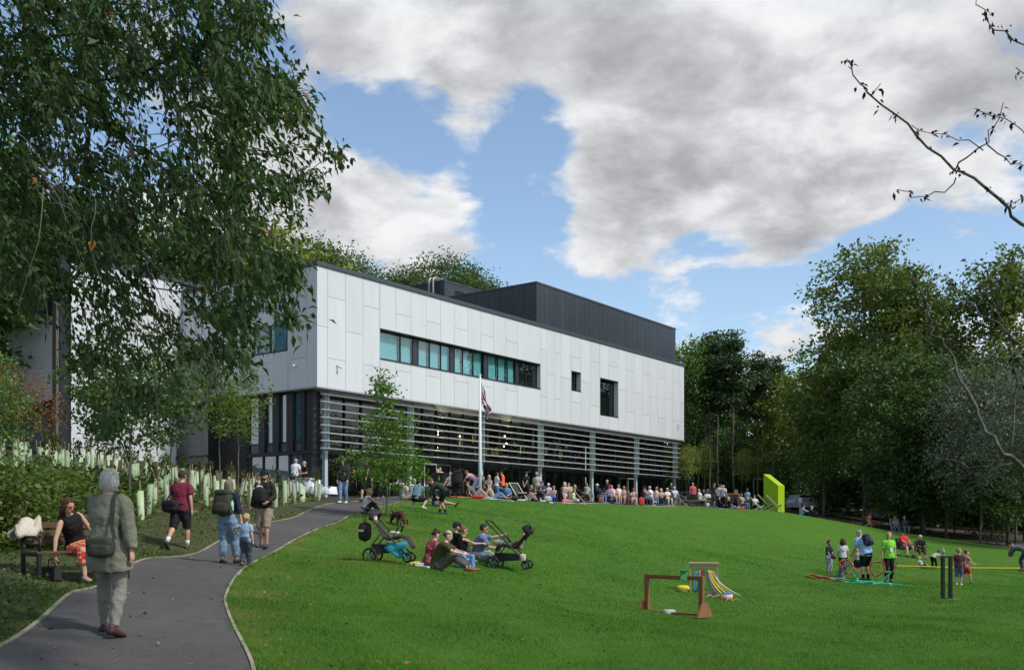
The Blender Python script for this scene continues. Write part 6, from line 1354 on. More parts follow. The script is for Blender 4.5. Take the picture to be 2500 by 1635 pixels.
P('pink_between', 'person in pink shirt standing between the two white polo shirts', on(1762, 77), 150, 1.76, pose('stand'), top=((.5, .3, .28), .42, -.08), bot=(BLK, .95), hair=('short', 'lbrown'), skin='r')
P('black_jacket_sit', 'person in black jacket sitting on the lawn below the white polo shirts', on(1757, 70.5), -105, 1.68, pose('legs', lean=-4), top=((.4, .4, .4), .4, -.06), coat=(BLK, .95, -.08), bot=(BLK, .95), hair=('short', 'black'), fem=True)
P('blonde_sit', 'blonde person in jeans with legs stretched on the lawn by the blackboard', on(1782, 70.2), -95, 1.66, pose('legs', lean=-8), top=(BLK, .4, -.06), bot=((.09, .13, .20), .6), shoe=(.5, .4, .35), hair=('mid', 'pblond'), fem=True)
P('black_hair_sit', 'person with long black hair sitting in front of the blackboard', on(1793, 71.5), -90, 1.68, pose('cross'), top=(BLK, .9, -.06), bot=(NAVY, .95), hair=('long', 'black'), fem=True, skin='d')
P('khaki_beard', 'bearded person in khaki shirt and jeans sitting right of the blackboard', on(1812, 71.2), -130, 1.76, pose('chair', pel=(0, 0, .40)), top=((.33, .29, .24), .42, -.06), bot=((.10, .16, .26), .95), hair=('short', 'dbrown'), beard='dbrown', skin='b')
P('curly_stand', 'person with curly brown hair and pale blue top standing in the group', on(1824, 73), -30, 1.60, pose('stand'), top=((.25, .36, .44), .4, -.06), bot=((.05, .06, .12), .95), hair=('curly', (.06, .028, .018)), fem=True, skin='d')
P('white_tee_long', 'person with long dark hair and white shirt sitting by the white frame', on(1843, 69.6), -160, 1.68, pose('chair', pel=(0, 0, .40)), top=((.58, .54, .56), .4, -.06), bot=(BLK, .95), hair=('long', 'dbrown'), fem=True)
P('slope_blue', 'person in pale blue shirt sitting on the slope at the wood edge', on(1956, 69.5), -95, 1.74, pose('knees', al=(-.1, .62, .0), ar=(.1, .66, .0)), top=((.25, .36, .52), .95, -.06), bot=(BLK, .95), hair=('short', 'brown'))
P('slope_navy', 'grey haired person in navy clothes sitting on the slope at the wood edge', on(1976, 68.8), -100, 1.68, pose('knees', al=(-.1, .62, -.02), ar=(.1, .66, -.02)), top=(NAVY, .95, -.06), bot=((.012, .014, .025), .95), hair=('short', 'grey'))
P('runner', 'child in orange shirt running along the edge of the wood', on(2121, 69.5), -80, 1.12, pose('run'), top=((.75, .20, .06), .4, -.06), bot=((.45, .38, .28), .5), shoe=(.5, .5, .5), hair=('short', 'brown'), kid=.9)
P('edge_blonde', 'blonde person in sunglasses seated under the trees at the lawn edge', on(2186, 70.5), 170, 1.66, pose('deck', lean=-10), top=((.30, .32, .36), .9, -.06), bot=((.13, .18, .27), .95), hair=('mid', 'pblond'), sun=1, fem=True)
P('edge_cap', 'person in pale cap and blue shirt with folded arms under the trees', on(2209, 70.0), 178, 1.76, pose('chair', pel=(0, 0, .40), wl=(.08, .22, .80), wr=(-.08, .24, .82)), top=((.07, .09, .13), .4, -.06), bot=((.13, .18, .26), .95), hat=('cap', (.5, .48, .42)), sun=1, hair=('short', 'grey'))
P('red_tee', 'person in red shirt and black cap sitting in a camp chair', on(2208, 51.5), -165, 1.78, pose('chair', lean=-12, pel=(0, 0, .48), al=(-.18, .42, .08), ar=(.22, .55, .08)), top=((.50, .028, .035), .42, -.06), bot=((.14, .13, .12), .5), shoe=(.06, .06, .06), hat=('cap', BLK), hair=('short', 'dgrey'), girth=1.2, lod=1, skin='r')
P('black_top', 'person with white hair and black top sitting beside the red shirt', on(2248, 51.2), 170, 1.64, pose('chair', pel=(0, 0, .46), hy=35), top=(BLK, .7, -.06), bot=(pattern('olive_floral', (.15, .12, .05), (.05, .04, .02), 'floral', 20), .85), shoe=(.2, .15, .1), hair=('short', 'white'), fem=True, lod=1)
# --- building game on the right of the lawn
P('boy_navy', 'dark haired boy in navy shirt and pale grey trousers holding a ball', on(2023, 35.9), -150, 1.18, pose('hold', wl=(-.08, .28, .98), wr=(.12, .28, .96)), top=((.014, .020, .040), .42, -.08), bot=((.27, .29, .33), .97, .03), shoe=(.12, .12, .13), hair=('short', 'black'), kid=.8, lod=1, skin='d')
P('curly_child', 'child with curly brown hair and white shirt with back turned', on(2058, 36.2), -15, 1.26, pose('stand'), top=((.60, .60, .61), .42, -.10), bot=(BLK, .95), shoe=BLK, hair=('curly', (.075, .034, .018)), kid=.7, lod=1, skin='b')
P('blue_bag_man', 'person in pale blue shirt and black shorts stooping over the frames', on(2112, 34.6), 25, 1.80, pose('stand', lean=30, hp=-35, pel=(0, -.06, .92), wl=(-.22, .34, .86), wr=(.2, .4, .8), al=(-.12, -.05, .08), ar=(.14, .0, .08)), top=((.27, .42, .62), .42, -.16), bot=(BLK, .55), shoe=(.05, .05, .05), sock=BLK, hair=('short', 'grey'), girth=1.2, lod=1, skin='r')
P('striped_child', 'small child in cream striped shirt behind the stooping person', on(2092, 36.6), 160, .98, pose('stand'), top=(pattern('cream_stripes', (.60, .54, .42), (.26, .20, .14), 'stripes', 5.5), .9, -.08), bot=(BLK, .55), hair=('short', 'brown'), kid=1.0, lod=1)
P('crouch_girl', 'child with long brown hair and denim jacket kneeling beside the frames', on(2058, 33.6), -75, 1.22, pose('kneel', wl=(-.1, .45, .75), wr=(.12, .42, .85)), top=((.085, .115, .155), .95, -.06), bot=((.40, .33, .38), .95), shoe=(.3, .3, .3), hair=('mid', 'lbrown'), fem=True, kid=.7, lod=1)
P('lime', 'blonde person in lime green shirt and black leggings with a lanyard', on(2169, 34.2), -170, 1.68, pose('stand', hy=-30, wl=(-.27, .04, .80), wr=(.27, .04, .80)), top=((.20, .55, .05), .45, -.16), bot=(BLK, .97, .010), shoe=(.10, .10, .10), hair=('mid', (.42, .31, .18)), fem=True, girth=1.15, lod=1)
P('blond_sit_child', 'blond toddler in grey shirt sitting on the lawn leaning back', on(2252, 43.0), -140, .98, pose('legsback'), top=((.36, .34, .34), .42, -.06), bot=((.10, .16, .22), .6), hair=('short', 'blond'), kid=1.0, lod=1)
P('dark_bend_child', 'dark haired child in beige shirt bending with back turned', on(2280, 42.0), -60, 1.10, pose('bend', lean=70, al=(-.25, .2, .08), ar=(.25, -.1, .08), wl=(-.2, .4, .35), wr=(.3, .4, .5)), top=((.36, .33, .29), .42, -.08), bot=(BLK, .95), hair=('short', 'black'), kid=.9, lod=1)
P('maroon_boy', 'blond boy in dark maroon shirt and blue shorts watching', on(2341, 33.2), -30, 1.22, pose('stand', hy=-40, wr=(.28, .22, .92), wl=(-.2, .1, .85)), top=((.10, .030, .050), .44, -.12), bot=((.075, .12, .17), .62), shoe=(.55, .55, .58), hair=('short', (.30, .20, .10)), kid=.7, lod=1)
P('red_shorts_boy', 'boy in red shorts pointing a stick to the right', on(2358, 34.6), -85, 1.16, pose('stand', al=(-.1, -.12, .08), ar=(.12, .26, .08), wl=(-.15, .40, 1.05), wr=(.16, .38, 1.04)), top=((.40, .22, .18), .42, -.08), bot=((.45, .022, .03), .46), shoe=(.10, .10, .09), hair=('short', 'lbrown'), kid=.8, lod=1)
P('edge_bend', 'person in grey top and navy trousers stooping at the right border', on(2497, 45.5), 55, 1.74, pose('bend', lean=68), top=((.085, .09, .11), .9, -.06), bot=((.025, .035, .07), .97), shoe=BLK, hair=('short', 'dbrown'), lod=1)
# --- picnic in the middle of the lawn
P('floral', 'dark haired person in red patterned blouse sitting in the picnic', on(1047, 23.6), -62, 1.66, pose('cross', lean=16, hp=-20), top=(pattern('floral_blouse', (.55, .42, .40), (.22, .016, .032), 'spots', 42), .40, -.08), bot=((.30, .30, .36), .95), hair=('bun', (.028, .012, .012)), fem=True, lod=1, girth=1.1)
P('olive_tee', 'balding person in olive shirt and grey trousers sitting with knees up', on(1066, 22.5), -92, 1.80, pose('knees', lean=22, hp=-14, al=(-.10, .72, .08), ar=(.10, .66, .08), wl=(-.06, .56, .40), wr=(.14, .56, .38)), top=((.060, .056, .020), .42, -.10), bot=((.085, .085, .080), .97, .018), shoe=(.20, .085, .045), hair=('balding', (.10, .07, .05)), girth=1.15, lod=1, skin='c')
P('picnic_cap', 'bearded person in black cap and dark shirt sitting in the picnic', on(1100, 25.2), -72, 1.76, pose('knees', hp=-6), top=((.016, .017, .021), .42, -.08), bot=((.20, .22, .26), .95), hat=('cap', (.020, .026, .034)), hair=('short', 'brown'), beard='brown', lod=1)
P('picnic_black', 'person with tied hair, sunglasses and black sleeveless top in the picnic', on(1124, 24.9), -78, 1.68, pose('cross', lean=8, wl=(-.06, .52, .44), wr=(.06, .54, .46)), top=((.012, .012, .013), 0, -.06), bot=(pattern('leopard', (.012, .010, .009), (.13, .085, .045), 'spots', 40), .85, .03), shoe=(.3, .3, .3), hair=('bun', (.20, .10, .05)), sun=1, fem=True, lod=1)
P('blue_tee', 'person in blue shirt and sunglasses reaching an arm to the pushchair', on(1164, 25.4), -85, 1.80, pose('cross', lean=16, wl=(-.20, .80, .62), el=(-.5, 0, -1), wr=(.12, .50, .30), al=(.10, .40, .08), ar=(-.08, .50, .08)), top=((.105, .16, .28), .44, -.10), bot=((.27, .33, .38), .5), shoe=(.55, .55, .55), hair=('short', 'dbrown'), beard=None, sun=1, girth=1.12, lod=1, skin='b')
run_jobs()
# ------------------------------------------------------------------ things people brought and street furniture
def W(px, py, d): return Vector(at(px, py, d))
M_BLK = mat('black_plastic', (.012, .012, .013), .45, var=.15); M_BLKF = mat('black_fabric', (.014, .014, .016), .85, var=.2, bump=.3); M_STEEL = mat('brushed_steel', (.42, .43, .44), .35, metal=.7); M_WHITE = mat('white_plastic', (.62, .62, .61), .5)
M_PALEWOOD = mat('pale_timber', (.42, .33, .21), .8, scale=5, col2=(.33, .25, .15), stretch=(1, 8, 8)); M_REDWOOD = mat('stained_timber', (.25, .105, .042), .75, scale=5, col2=(.17, .066, .026), stretch=(1, 6, 6)); M_GREYM = mat('grey_paint', (.10, .115, .13), .5)
def thing(name, loc, rz, label, cat, group=None): e = empty(name, loc, R(rz)); return tag(e, label, cat, group)
# ---- seats for those who sit on chairs
CH = {}
def chair(loc, head, label, seat, m, sc=1.0):
    e = thing('folding_chair', loc, head, label, 'chair', 'chairs on the terrace'); e.scale = (sc, sc, sc); k = (m.name, round(seat, 2))
    if k not in CH:
        a = MB().box(-.21, .21, -.20, .22, seat - .03, seat); b = MB().box(-.21, .21, -.245, -.215, seat + .16, seat + .46)
        lg = [MB().bar((x, y0, 0), (x, y1, seat - .03), .028) for x, y0, y1 in ((-.20, .24, .16), (.20, .24, .16), (-.20, -.26, -.19), (.20, -.26, -.19))]; up = [MB().bar((x, -.19, seat - .02), (x, -.25, seat + .46), .026) for x in (-.21, .21)]
        CH[k] = [(nm, q.build(nm, mm, e)) for nm, q, mm in [('seat', a, m), ('backrest', b, m)] + [('leg', q, M_GREYM) for q in lg] + [('back_post', q, M_GREYM) for q in up]]
    else:
        for nm, o in CH[k]: inst(o, e, (0, 0, 0), 0)
    return e
def words(l, n): return ' '.join(l.split()[:n])
cm = [M_BLKF, M_WHITE, mat('chair_grey', (.12, .12, .13), .6)]; ci = 0
for key, (e, F) in list(PEOPLE.items()):
    if key in ('bench_woman', 'red_tee', 'black_top', 'bench_blonde', 'bench_dark'): continue
    p = F.p
    if abs(p['al'][1] - .47) < .25 and .36 < p['pel'][2] < .6 and p['lean'] > -20 and 'sitting on the grass' not in e['label']:
        chair(e.location, math.degrees(e.rotation_euler[2]), 'folding chair carrying the ' + words(e['label'], 11), p['pel'][2] - .10, cm[1] if key in ('white_cap_small',) else cm[(ci * 2) % 3 if ci % 2 else 0], F.sc); ci += 1
M_SLING = mat('sling_grey', (.038, .042, .044), .9); M_DECKW = mat('deck_timber', (.52, .44, .30), .7, var=.15)
def deckchair(loc, head, label, m=None, frame=None, sc=1.0):
    """sling between two crossed frames; faces +y"""
    e = thing('deckchair', loc, head, label, 'deckchair', 'deckchairs'); e.scale = (sc, sc, sc); fr = frame or M_DECKW
    for x in (-.28, .28): MB().bar((x, .42, .02), (x, -.52, .98), .045, .03).build('back_rail', fr, e)
    for x in (-.245, .245): MB().bar((x, -.50, .02), (x, .40, .42), .045, .03).build('seat_rail', fr, e)
    MB().bar((-.28, -.50, .96), (.28, -.50, .96), .035).build('crossbar', fr, e); MB().bar((-.245, .38, .41), (.245, .38, .41), .035).build('crossbar', fr, e); MB().bar((-.28, .40, .05), (.28, .40, .05), .03).build('crossbar', fr, e); MB().bar((-.24, -.48, .04), (.24, -.48, .04), .03).build('crossbar', fr, e)
    s = MB(); n = 12; pts = []
    for i in range(n + 1): t = i / n; pts.append((-.50 + .88 * t, .95 * (1 - t) + .40 * t - .42 * math.sin(math.pi * t) * (.55 + .45 * t)))
    s.rings([[(-.225, y, z), (.225, y, z), (.225, y + .006, z - .012), (-.225, y + .006, z - .012)] for y, z in pts]).build('sling', m or M_SLING, e, True)
    if m is None: MB().sheet(lambda u, v: (-.06 + .12 * u + .03 * math.sin(v * 6), -.50 + .88 * (.20 + .16 * v) - .01, .95 * (1 - (.20 + .16 * v)) + .40 * (.20 + .16 * v) - .42 * math.sin(math.pi * (.20 + .16 * v)) * (.55 + .45 * (.20 + .16 * v)) + .008), 3, 4).build('printed_emblem', mat('emblem_lime', (.32, .48, .04), .8), e)
    return e
deckchair(on(1266, 54.3), -145, 'empty grey deckchair standing behind the denim jacket')
deckchair(PEOPLE['deck_black'][0].location, -120, 'grey deckchair under the person in black')
deckchair(PEOPLE['dark_coat_row'][0].location, -110, 'grey deckchair at the right end of the row')
deckchair(on(1873, 63.5), -112, 'empty grey deckchair left of the two before the green block', sc=1.06); deckchair(on(1893, 61.5), -112, 'empty grey deckchair closest to the green block front edge', sc=1.0)
deckchair(on(1850, 67), -95, 'white framed deckchair left of the green block', mat('sling_pale', (.20, .30, .08), .9), M_WHITE)
deckchair(PEOPLE['edge_blonde'][0].location, 170, 'low deckchair of the blonde under the trees')
for key, lb in (('red_tee', 'dark camp chair under the person in red shirt'), ('black_top', 'dark camp chair with orange trim under the white haired person'), ('edge_cap', None)):
    if not lb: continue
    pe, F = PEOPLE[key]; e = thing('camp_chair', pe.location, math.degrees(pe.rotation_euler[2]), lb, 'chair')
    for a, b in (((-.28, -.25, 0), (.28, .25, .40)), ((.28, -.25, 0), (-.28, .25, .40)), ((-.28, .28, 0), (-.28, -.25, .62)), ((.28, .28, 0), (.28, -.25, .62)), ((-.28, -.22, .35), (-.30, -.34, .92)), ((.28, -.22, .35), (.30, -.34, .92))): MB().tube([a, b], .012, 6).build('leg', M_GREYM, e)
    MB().sheet(lambda u, v: (-.27 + .54 * u, -.28 + .5 * v, .38 - .05 * math.sin(math.pi * u)), 6, 4).build('seat', M_BLKF if key == 'red_tee' else mat('orange_fabric', (.45, .09, .02), .8), e); MB().sheet(lambda u, v: (-.29 + .58 * u, -.26 - .09 * v - .03 * math.sin(math.pi * u), .38 + .54 * v), 6, 4).build('backrest', mat('camp_grey', (.06, .065, .07), .85), e)
    for x in (-.31, .31): MB().bar((x, -.28, .63), (x, .26, .60), .05, .02).build('armrest', M_BLKF, e)
# ---- bench with the sitter
pe, F = PEOPLE['bench_woman']; bl = pe.location
e = thing('park_bench', bl, math.degrees(pe.rotation_euler[2]), 'slatted park bench with black frame beside the path', 'bench')
for k in range(5): MB().box(-.75, .75, -.22 + .1 * k, -.22 + .1 * k + .085, .42, .45).build('slat', mat('bench_timber', (.10, .06, .035), .7, var=.3, scale=6), e)
for k in range(3): MB().box(-.75, .75, -.30 - .03 * k, -.27 - .03 * k, .55 + .12 * k, .64 + .12 * k).build('slat', mat('bench_timber', (.1, .06, .035)), e)
for x in (-.70, .70):
    MB().box(x - .025, x + .025, .20, .25, 0, .415).build('leg', M_BLK, e); MB().bar((x, -.24, 0), (x, -.25, .50), .05).build('leg', M_BLK, e); MB().bar((x, -.25, .50), (x, -.38, .90), .05).build('back_post', M_BLK, e); MB().bar((x, -.20, .395), (x, .22, .395), .05, .04).build('rail', M_BLK, e)
    MB().tube([(x, .24, .42), (x, .26, .62), (x, .10, .66), (x, -.28, .66)], .022, 8).build('armrest', M_BLK, e, True)
fl = MB(); fn = lambda u, v: ((.42 + .38 * u) + .03 * math.sin(9 * v), -.34 + .16 * math.cos(math.pi * (v * 1.2 - .1)) - .02 * math.sin(u * 12), .94 - .42 * abs(v - .5) ** .9 + .04 * math.sin(u * 9 + v * 5) - .10 * u)
fl.sheet(fn, 14, 14); o = fl.build('fleece_jacket', mat('cream_fleece', (.56, .51, .40), .95, var=.12, scale=30, bump=.9, bscale=60), None, True); o.location = bl; o.rotation_euler = (0, 0, pe.rotation_euler[2]); md = o.modifiers.new('t', 'SOLIDIFY'); md.thickness = .035; tag(o, 'cream fleece jacket thrown over the end of the park bench', 'jacket')
q = wp('bench_woman', (.54, .26, 0)); e = thing('handbag', (q.x, q.y, tz(q.x, q.y)), -35, 'black leather handbag standing on the ground by the bench', 'handbag')
MB().rings([[(x * s, y * s2, z) for x, y in ((-.16, -.06), (.16, -.06), (.16, .06), (-.16, .06))] for z, s, s2 in ((.0, 1, 1), (.03, 1.05, 1.1), (.20, .95, .7), (.22, .92, .5))]).build('body', mat('black_leather', (.012, .012, .015), .3), e); MB().box(-.155, .155, -.066, -.055, .11, .21).build('flap', mat('black_leather', (.012, .012, .015)), e); MB().box(-.02, .02, -.08, -.064, .08, .13).build('clasp', M_STEEL, e); MB().tube([(-.10, 0, .21), (-.08, 0, .32), (.08, 0, .32), (.10, 0, .21)], .009, 6).build('handle', mat('black_leather', (.012, .012, .015)), e, True)
# ---- bags worn on the body: placed from the wearer's frame
def worn(name, key, label, build, cat):
    pe, F = PEOPLE[key]; e = thing(name, pe.location, math.degrees(pe.rotation_euler[2]), label, cat); e.scale = (F.sc,) * 3; build(e, F); return e
def pillow(mb, c, hx, hy, hz, p=3.0, n=10):
    """soft box"""
    rings = []
    for j in range(n + 1):
        t = -1 + 2 * j / n; k = (1 - abs(t) ** p) ** (1 / p); k = max(k, .05)
        rings.append([Vector(c) + V3(hx * k * math.copysign(abs(math.cos(a)) ** .6, math.cos(a)), hy * k * math.copysign(abs(math.sin(a)) ** .6, math.sin(a)), hz * t) for a in [2 * math.pi * i / 14 for i in range(14)]])
    return mb.rings(rings)
def b_walker(e, F):
    m = mat('bag_olive', (.050, .052, .040), .8, var=.2, bump=.3); c = F.P0 + V3(.06, -.235, .0)
    pillow(MB(), c, .15, .07, .115).build('body', m, e, True); pillow(MB(), c + V3(0, -.045, .05), .135, .04, .06).build('flap', m, e, True); pillow(MB(), c + V3(.03, -.06, -.03), .12, .04, .07).build('pocket', m, e, True)
    s = F.P3; MB().rings([[p + d for d in (V3(-.022, 0, 0), V3(.022, 0, 0), V3(.022, .006, 0), V3(-.022, .006, 0))] for p in (c + V3(.16, -.0, .08), F.P1 + V3(.14, -.175, .05), F.P2 + V3(.145, -.165, .0), s + V3(.12, -.115, .02), s + V3(.10, -.03, .085), s + V3(.05, .08, .03))]).build('strap', m, e)
worn('shoulder_bag', 'walker', 'olive shoulder bag hanging across the back of the parka', b_walker, 'bag')
def b_maroon(e, F):
    c = F.P0 + V3(-.16, -.16, .02); pillow(MB(), c, .19, .10, .15).build('body', M_BLKF, e, True); pillow(MB(), c + V3(0, -.05, .06), .18, .06, .08).build('flap', M_BLKF, e, True); MB().tube([c + V3(-.10, 0, .12), F.P2 + V3(-.20, -.06, 0), F.P3 + V3(-.13, .0, .06), F.P2 + V3(-.10, .14, .05)], .016, 6).build('strap', M_BLKF, e)
worn('shoulder_bag', 'maroon', 'black shoulder bag at the hip of the maroon polo shirt', b_maroon, 'bag')
def b_pack(col, hx, hz, straps=True):
    def f(e, F):
        m = mat('pack_%d' % int(col[0] * 1e4), col, .85, var=.2, bump=.3); up = F.d2; bk = -F.f2; c = F.P2 + bk * .22 - up * .07; Mx = Matrix((F.r, -bk, up)).transposed()
        def pl(nm, o, a, b, d, mm=m):
            q = MB(); pillow(q, (0, 0, 0), a, b, d); q.v = [tuple(c + Mx @ (Vector(v) + Vector(o))) for v in q.v]; q.build(nm, mm, e, True)
        pl('body', (0, 0, 0), hx, .11, hz); pl('lid', (0, -.01, hz * .82), hx * .92, .11, .07); pl('pocket', (0, -.09, -hz * .35), hx * .75, .05, hz * .42)
        for q in (-1, 1): pl('side_pocket', (q * hx * .98, 0, -hz * .5), .04, .07, hz * .36); MB().tube([c + up * hz * .7 + F.r * q * .10 - bk * .10, F.P3 + F.r * q * .11 + up * .05, F.P3 + F.r * q * .115 + F.f2 * .13 - up * .05, F.P1 + F.r * q * .15 + F.f2 * .05], .018, 6).build('strap', m, e)
    return f
worn('rucksack', 'backpacker', 'large olive rucksack on the back of the navy top', b_pack((.040, .040, .026), .19, .27), 'rucksack'); worn('rucksack', 'blue_bag_man', 'small navy rucksack on the back of the pale blue shirt', b_pack((.014, .020, .042), .14, .19), 'rucksack')
pe, F = PEOPLE['backpacker']; 
for sx, col, nm, lb in ((-.205, (.55, .05, .02), 'bottle_red', 'red bottle in the left side pocket of the olive rucksack'), (.205, (.30, .55, .42), 'bottle_green', 'pale green bottle in the right side pocket of the olive rucksack')):
    c = F.P2 - F.f2 * .22 - F.d2 * .14 + F.r * sx; e = thing('water_bottle', pe.location, math.degrees(pe.rotation_euler[2]), lb, 'bottle'); e.scale = (F.sc,) * 3; MB().lathe([(.030, -.08), (.034, -.07), (.034, .08), (.018, .10), (.018, .13)], 10, c).build('body', mat(nm, col, .4), e, True); MB().lathe([(.020, .131), (.020, .15)], 10, c).build('lid', M_BLK, e)
def b_carrier(e, F):
    pillow(MB(), F.P2 + F.f2 * .25 - F.d2 * .13, .15, .13, .20).build('pouch', M_BLKF, e, True)
    for q in (-1, 1): MB().tube([F.P2 + F.f2 * .22 + F.r * q * .12 + F.d2 * .04, F.P3 + F.f2 * .10 + F.r * q * .12 + F.d2 * .04, F.P3 - F.f2 * .05 + F.r * q * .11 + F.d2 * .07], .03, 8).build('strap', M_BLKF, e, True)
    MB().rings(F.torso_rings(.045, .06, .12), cap=False).build('waist_belt', M_BLKF, e)
worn('baby_carrier', 'cap_man', 'black baby carrier strapped to the chest of the cap wearer', b_carrier, 'carrier')
def b_lan(e, F):
    MB().tube([F.P3 + V3(-.07, -.03, .05), F.P3 + V3(-.06, .10, .0), F.P1 + V3(0, .17, .10), F.P3 + V3(.06, .10, .0), F.P3 + V3(.07, -.03, .05)], .008, 5).build('ribbon', mat('lanyard_blue', (.05, .20, .40), .6), e); q = F.P1 + V3(0, .185, .03); MB().box(q.x - .05, q.x + .05, q.y, q.y + .006, q.z - .07, q.z + .06).build('badge', M_WHITE, e)
worn('lanyard', 'lime', 'blue lanyard with white badge worn over the lime green shirt', b_lan, 'lanyard')
q = wp('boy_navy', (.02, .36, .93)); o = MB().ell(q, (.10, .10, .10), 12, 9).build('ball', mat('ball_maroon', (.10, .03, .04), .6), None, True); tag(o, 'dark maroon ball held by the boy in navy', 'ball')
a, b = wp('red_shorts_boy', (-.12, .42, 1.08)), wp('red_shorts_boy', (-.10, .95, 1.00)); o = MB().tube([a, b], .008, 5).build('stick', M_PALEWOOD); tag(o, 'thin stick held out by the boy in red shorts', 'stick')
# ---- pushchairs
def wheel(e, c, r, w, name='wheel'):
    t = MB().tube([(c[0] + r * math.cos(a), c[1], c[2] + r * math.sin(a)) for a in [2 * math.pi * k / 24 for k in range(24)]], w, 8, closed=True).build(name, M_BLK, e, True)
    h = MB(); h.tube([(c[0], c[1] - w, c[2]), (c[0], c[1] + w, c[2])], r * .22, 10)
    for k in range(5): a = 2 * math.pi * k / 5; h.bar((c[0], c[1], c[2]), (c[0] + r * .95 * math.cos(a), c[1], c[2] + r * .95 * math.sin(a)), .016)
    h.build('rim', M_GREYM, t)
def pushchair(loc, rz, label, seatc, away, sc=1.0):
    """faces +x; away: the seat looks forward (else back to the handle)"""
    e = thing('pushchair', loc, rz, label, 'pushchair'); e.scale = (sc,) * 3; ms = mat('seat_%d' % int(seatc[0] * 1e4), seatc, .85, var=.2, bump=.3)
    for y in (-.25, .25):
        wheel(e, (-.30, y, .15), .13, .022); wheel(e, (.46, y * .72, .10), .085, .020)
        MB().tube([(.46, y * .72, .12), (.38, y * .9, .24), (-.10, y, .74), (-.42, y, 1.06)], .016, 8).build('main_rail', M_BLK, e, True); MB().tube([(-.30, y, .15), (-.24, y, .36), (-.02, y, .64)], .015, 8).build('rear_strut', M_BLK, e, True)
    MB().tube([(-.42, -.25, 1.06), (-.47, -.22, 1.11), (-.47, .22, 1.11), (-.42, .25, 1.06)], .019, 8).build('handle', M_BLK, e, True); MB().tube([(-.30, -.25, .15), (-.30, .25, .15)], .014, 8).build('axle', M_BLK, e)
    MB().rings([[(-.25, -.19, z0), (.30, -.17, z1), (.30, .17, z1), (-.25, .19, z0)] for z0, z1 in ((.17, .20), (.20, .22), (.37, .34))]).build('basket', M_BLKF, e)
    if away:
        bk = [(-.34, .98), (-.20, .82), (-.05, .55), (.06, .50), (.30, .56), (.44, .52), (.54, .34)]
    else: bk = [(.56, .92), (.44, .80), (.26, .58), (.14, .52), (-.06, .58), (-.20, .56), (-.26, .46)]
    n = len(bk); s = MB(); s.rings([[(x, -.17, z), (x, .17, z), (x + .015, .19, z - .06), (x + .015, -.19, z - .06)] for x, z in bk]).build('seat', ms, e, True)
    hx, hz = bk[0]; sg = 1 if away else -1
    for k in range(4):
        a0 = .25 + .32 * k; MB().tube([(hx + sg * .04 + sg * .20 * math.sin(a0 * .7) * math.sin(t), .20 * math.cos(t), hz - .12 + .20 * math.sin(t) * math.cos(a0 * .6)) for t in np.linspace(0, math.pi, 11)], .035, 6).build('hood_fold', ms, e, True)
    MB().tube([(bk[4][0] - sg * .06, -.20, .62), (bk[4][0], -.16, .74), (bk[4][0], .16, .74), (bk[4][0] - sg * .06, .20, .62)], .018, 8).build('bumper_bar', M_BLK, e, True)
    return e
sl = on(945, 22.2); pc = pushchair(sl, -8, 'dark purple pushchair with black bag and teal blanket on the lawn', (.035, .022, .030), True, 1.08)
pr = on(1240, 24.6); pd2 = pushchair(pr, -14, 'black pushchair with a baby parked beside the blue shirt', (.012, .012, .013), False, 1.06)
def onpc(root, v): return root.matrix_world @ Vector(v)
bpy.context.view_layer.update()
q = onpc(pc, (-.44, -.1, .62)); e = thing('changing_bag', q, -8, 'black bag hanging from the purple pushchair handle', 'bag'); pillow(MB(), (0, 0, 0), .13, .15, .22).build('body', M_BLKF, e, True); MB().tube([(0, -.1, .2), (-.02, -.1, .46)], .01, 6).build('strap', M_BLKF, e); MB().tube([(0, .1, .2), (-.02, .1, .46)], .01, 6).build('strap', M_BLKF, e); MB().box(-.10, .02, -.158, -.148, .0, .05).build('buckle', M_STEEL, e)
o = MB().sheet(lambda u, v: (.02 + .42 * u + .03 * math.sin(8 * v), -.22 + .05 * math.sin(u * 7 + v * 3), .40 - .36 * v * (.5 + .5 * u) + .02 * math.sin(9 * u)), 12, 8).build('blanket', mat('teal_cloth', (.03, .22, .30), .9, var=.25, bump=.5), None, True); o.matrix_world = pc.matrix_world; md = o.modifiers.new('t', 'SOLIDIFY'); md.thickness = .02; tag(o, 'teal blanket spilling from the basket of the purple pushchair', 'blanket')
e = thing('coffee_cup', onpc(pc, (-.16, -.30, .80)), 0, 'white paper cup in the holder of the purple pushchair', 'cup'); MB().lathe([(.030, 0), (.040, .12)], 12).build('cup', M_WHITE, e, True); MB().lathe([(.043, .121), (.043, .135), (.034, .145)], 12).build('lid', mat('lid_cream', (.6, .56, .48), .5), e, True); MB().lathe([(.036, -.03), (.046, .0), (.050, .07), (.046, .07), (.042, .0)], 12).build('sleeve', mat('cup_brown', (.20, .10, .04), .7), e, True)
o = pillow(MB(), (.16, -.02, .60), .10, .08, .035).build('muslin_cloth', mat('muslin', (.60, .58, .56), .9, var=.1), None, True); o.matrix_world = pc.matrix_world; tag(o, 'white cloth lying in the purple pushchair seat', 'cloth')
ba = onpc(pd2, (.30, 0, .46)); person('baby_pram', 'baby sitting in the black pushchair facing the blue shirt', ba, 90 - 14, .72, pose('legs', lean=-20, al=(-.14, .62, .05), ar=(.14, .60, .05), wl=(-.2, .40, .42), wr=(.2, .40, .45)), top=((.30, .22, .20), .9, -.1), bot=((.20, .07, .06), .9), shoe=None, hair=None, kid=1.0, lod=1, skin='c')
o = pillow(MB(), (-.22, 0, .60), .13, .10, .07).build('soft_toy', mat('plush_grey', (.33, .32, .30), .95, bump=.8), None, True); o.matrix_world = pd2.matrix_world; tag(o, 'grey cloth bundle hanging at the handle side of the black pushchair', 'cloth')
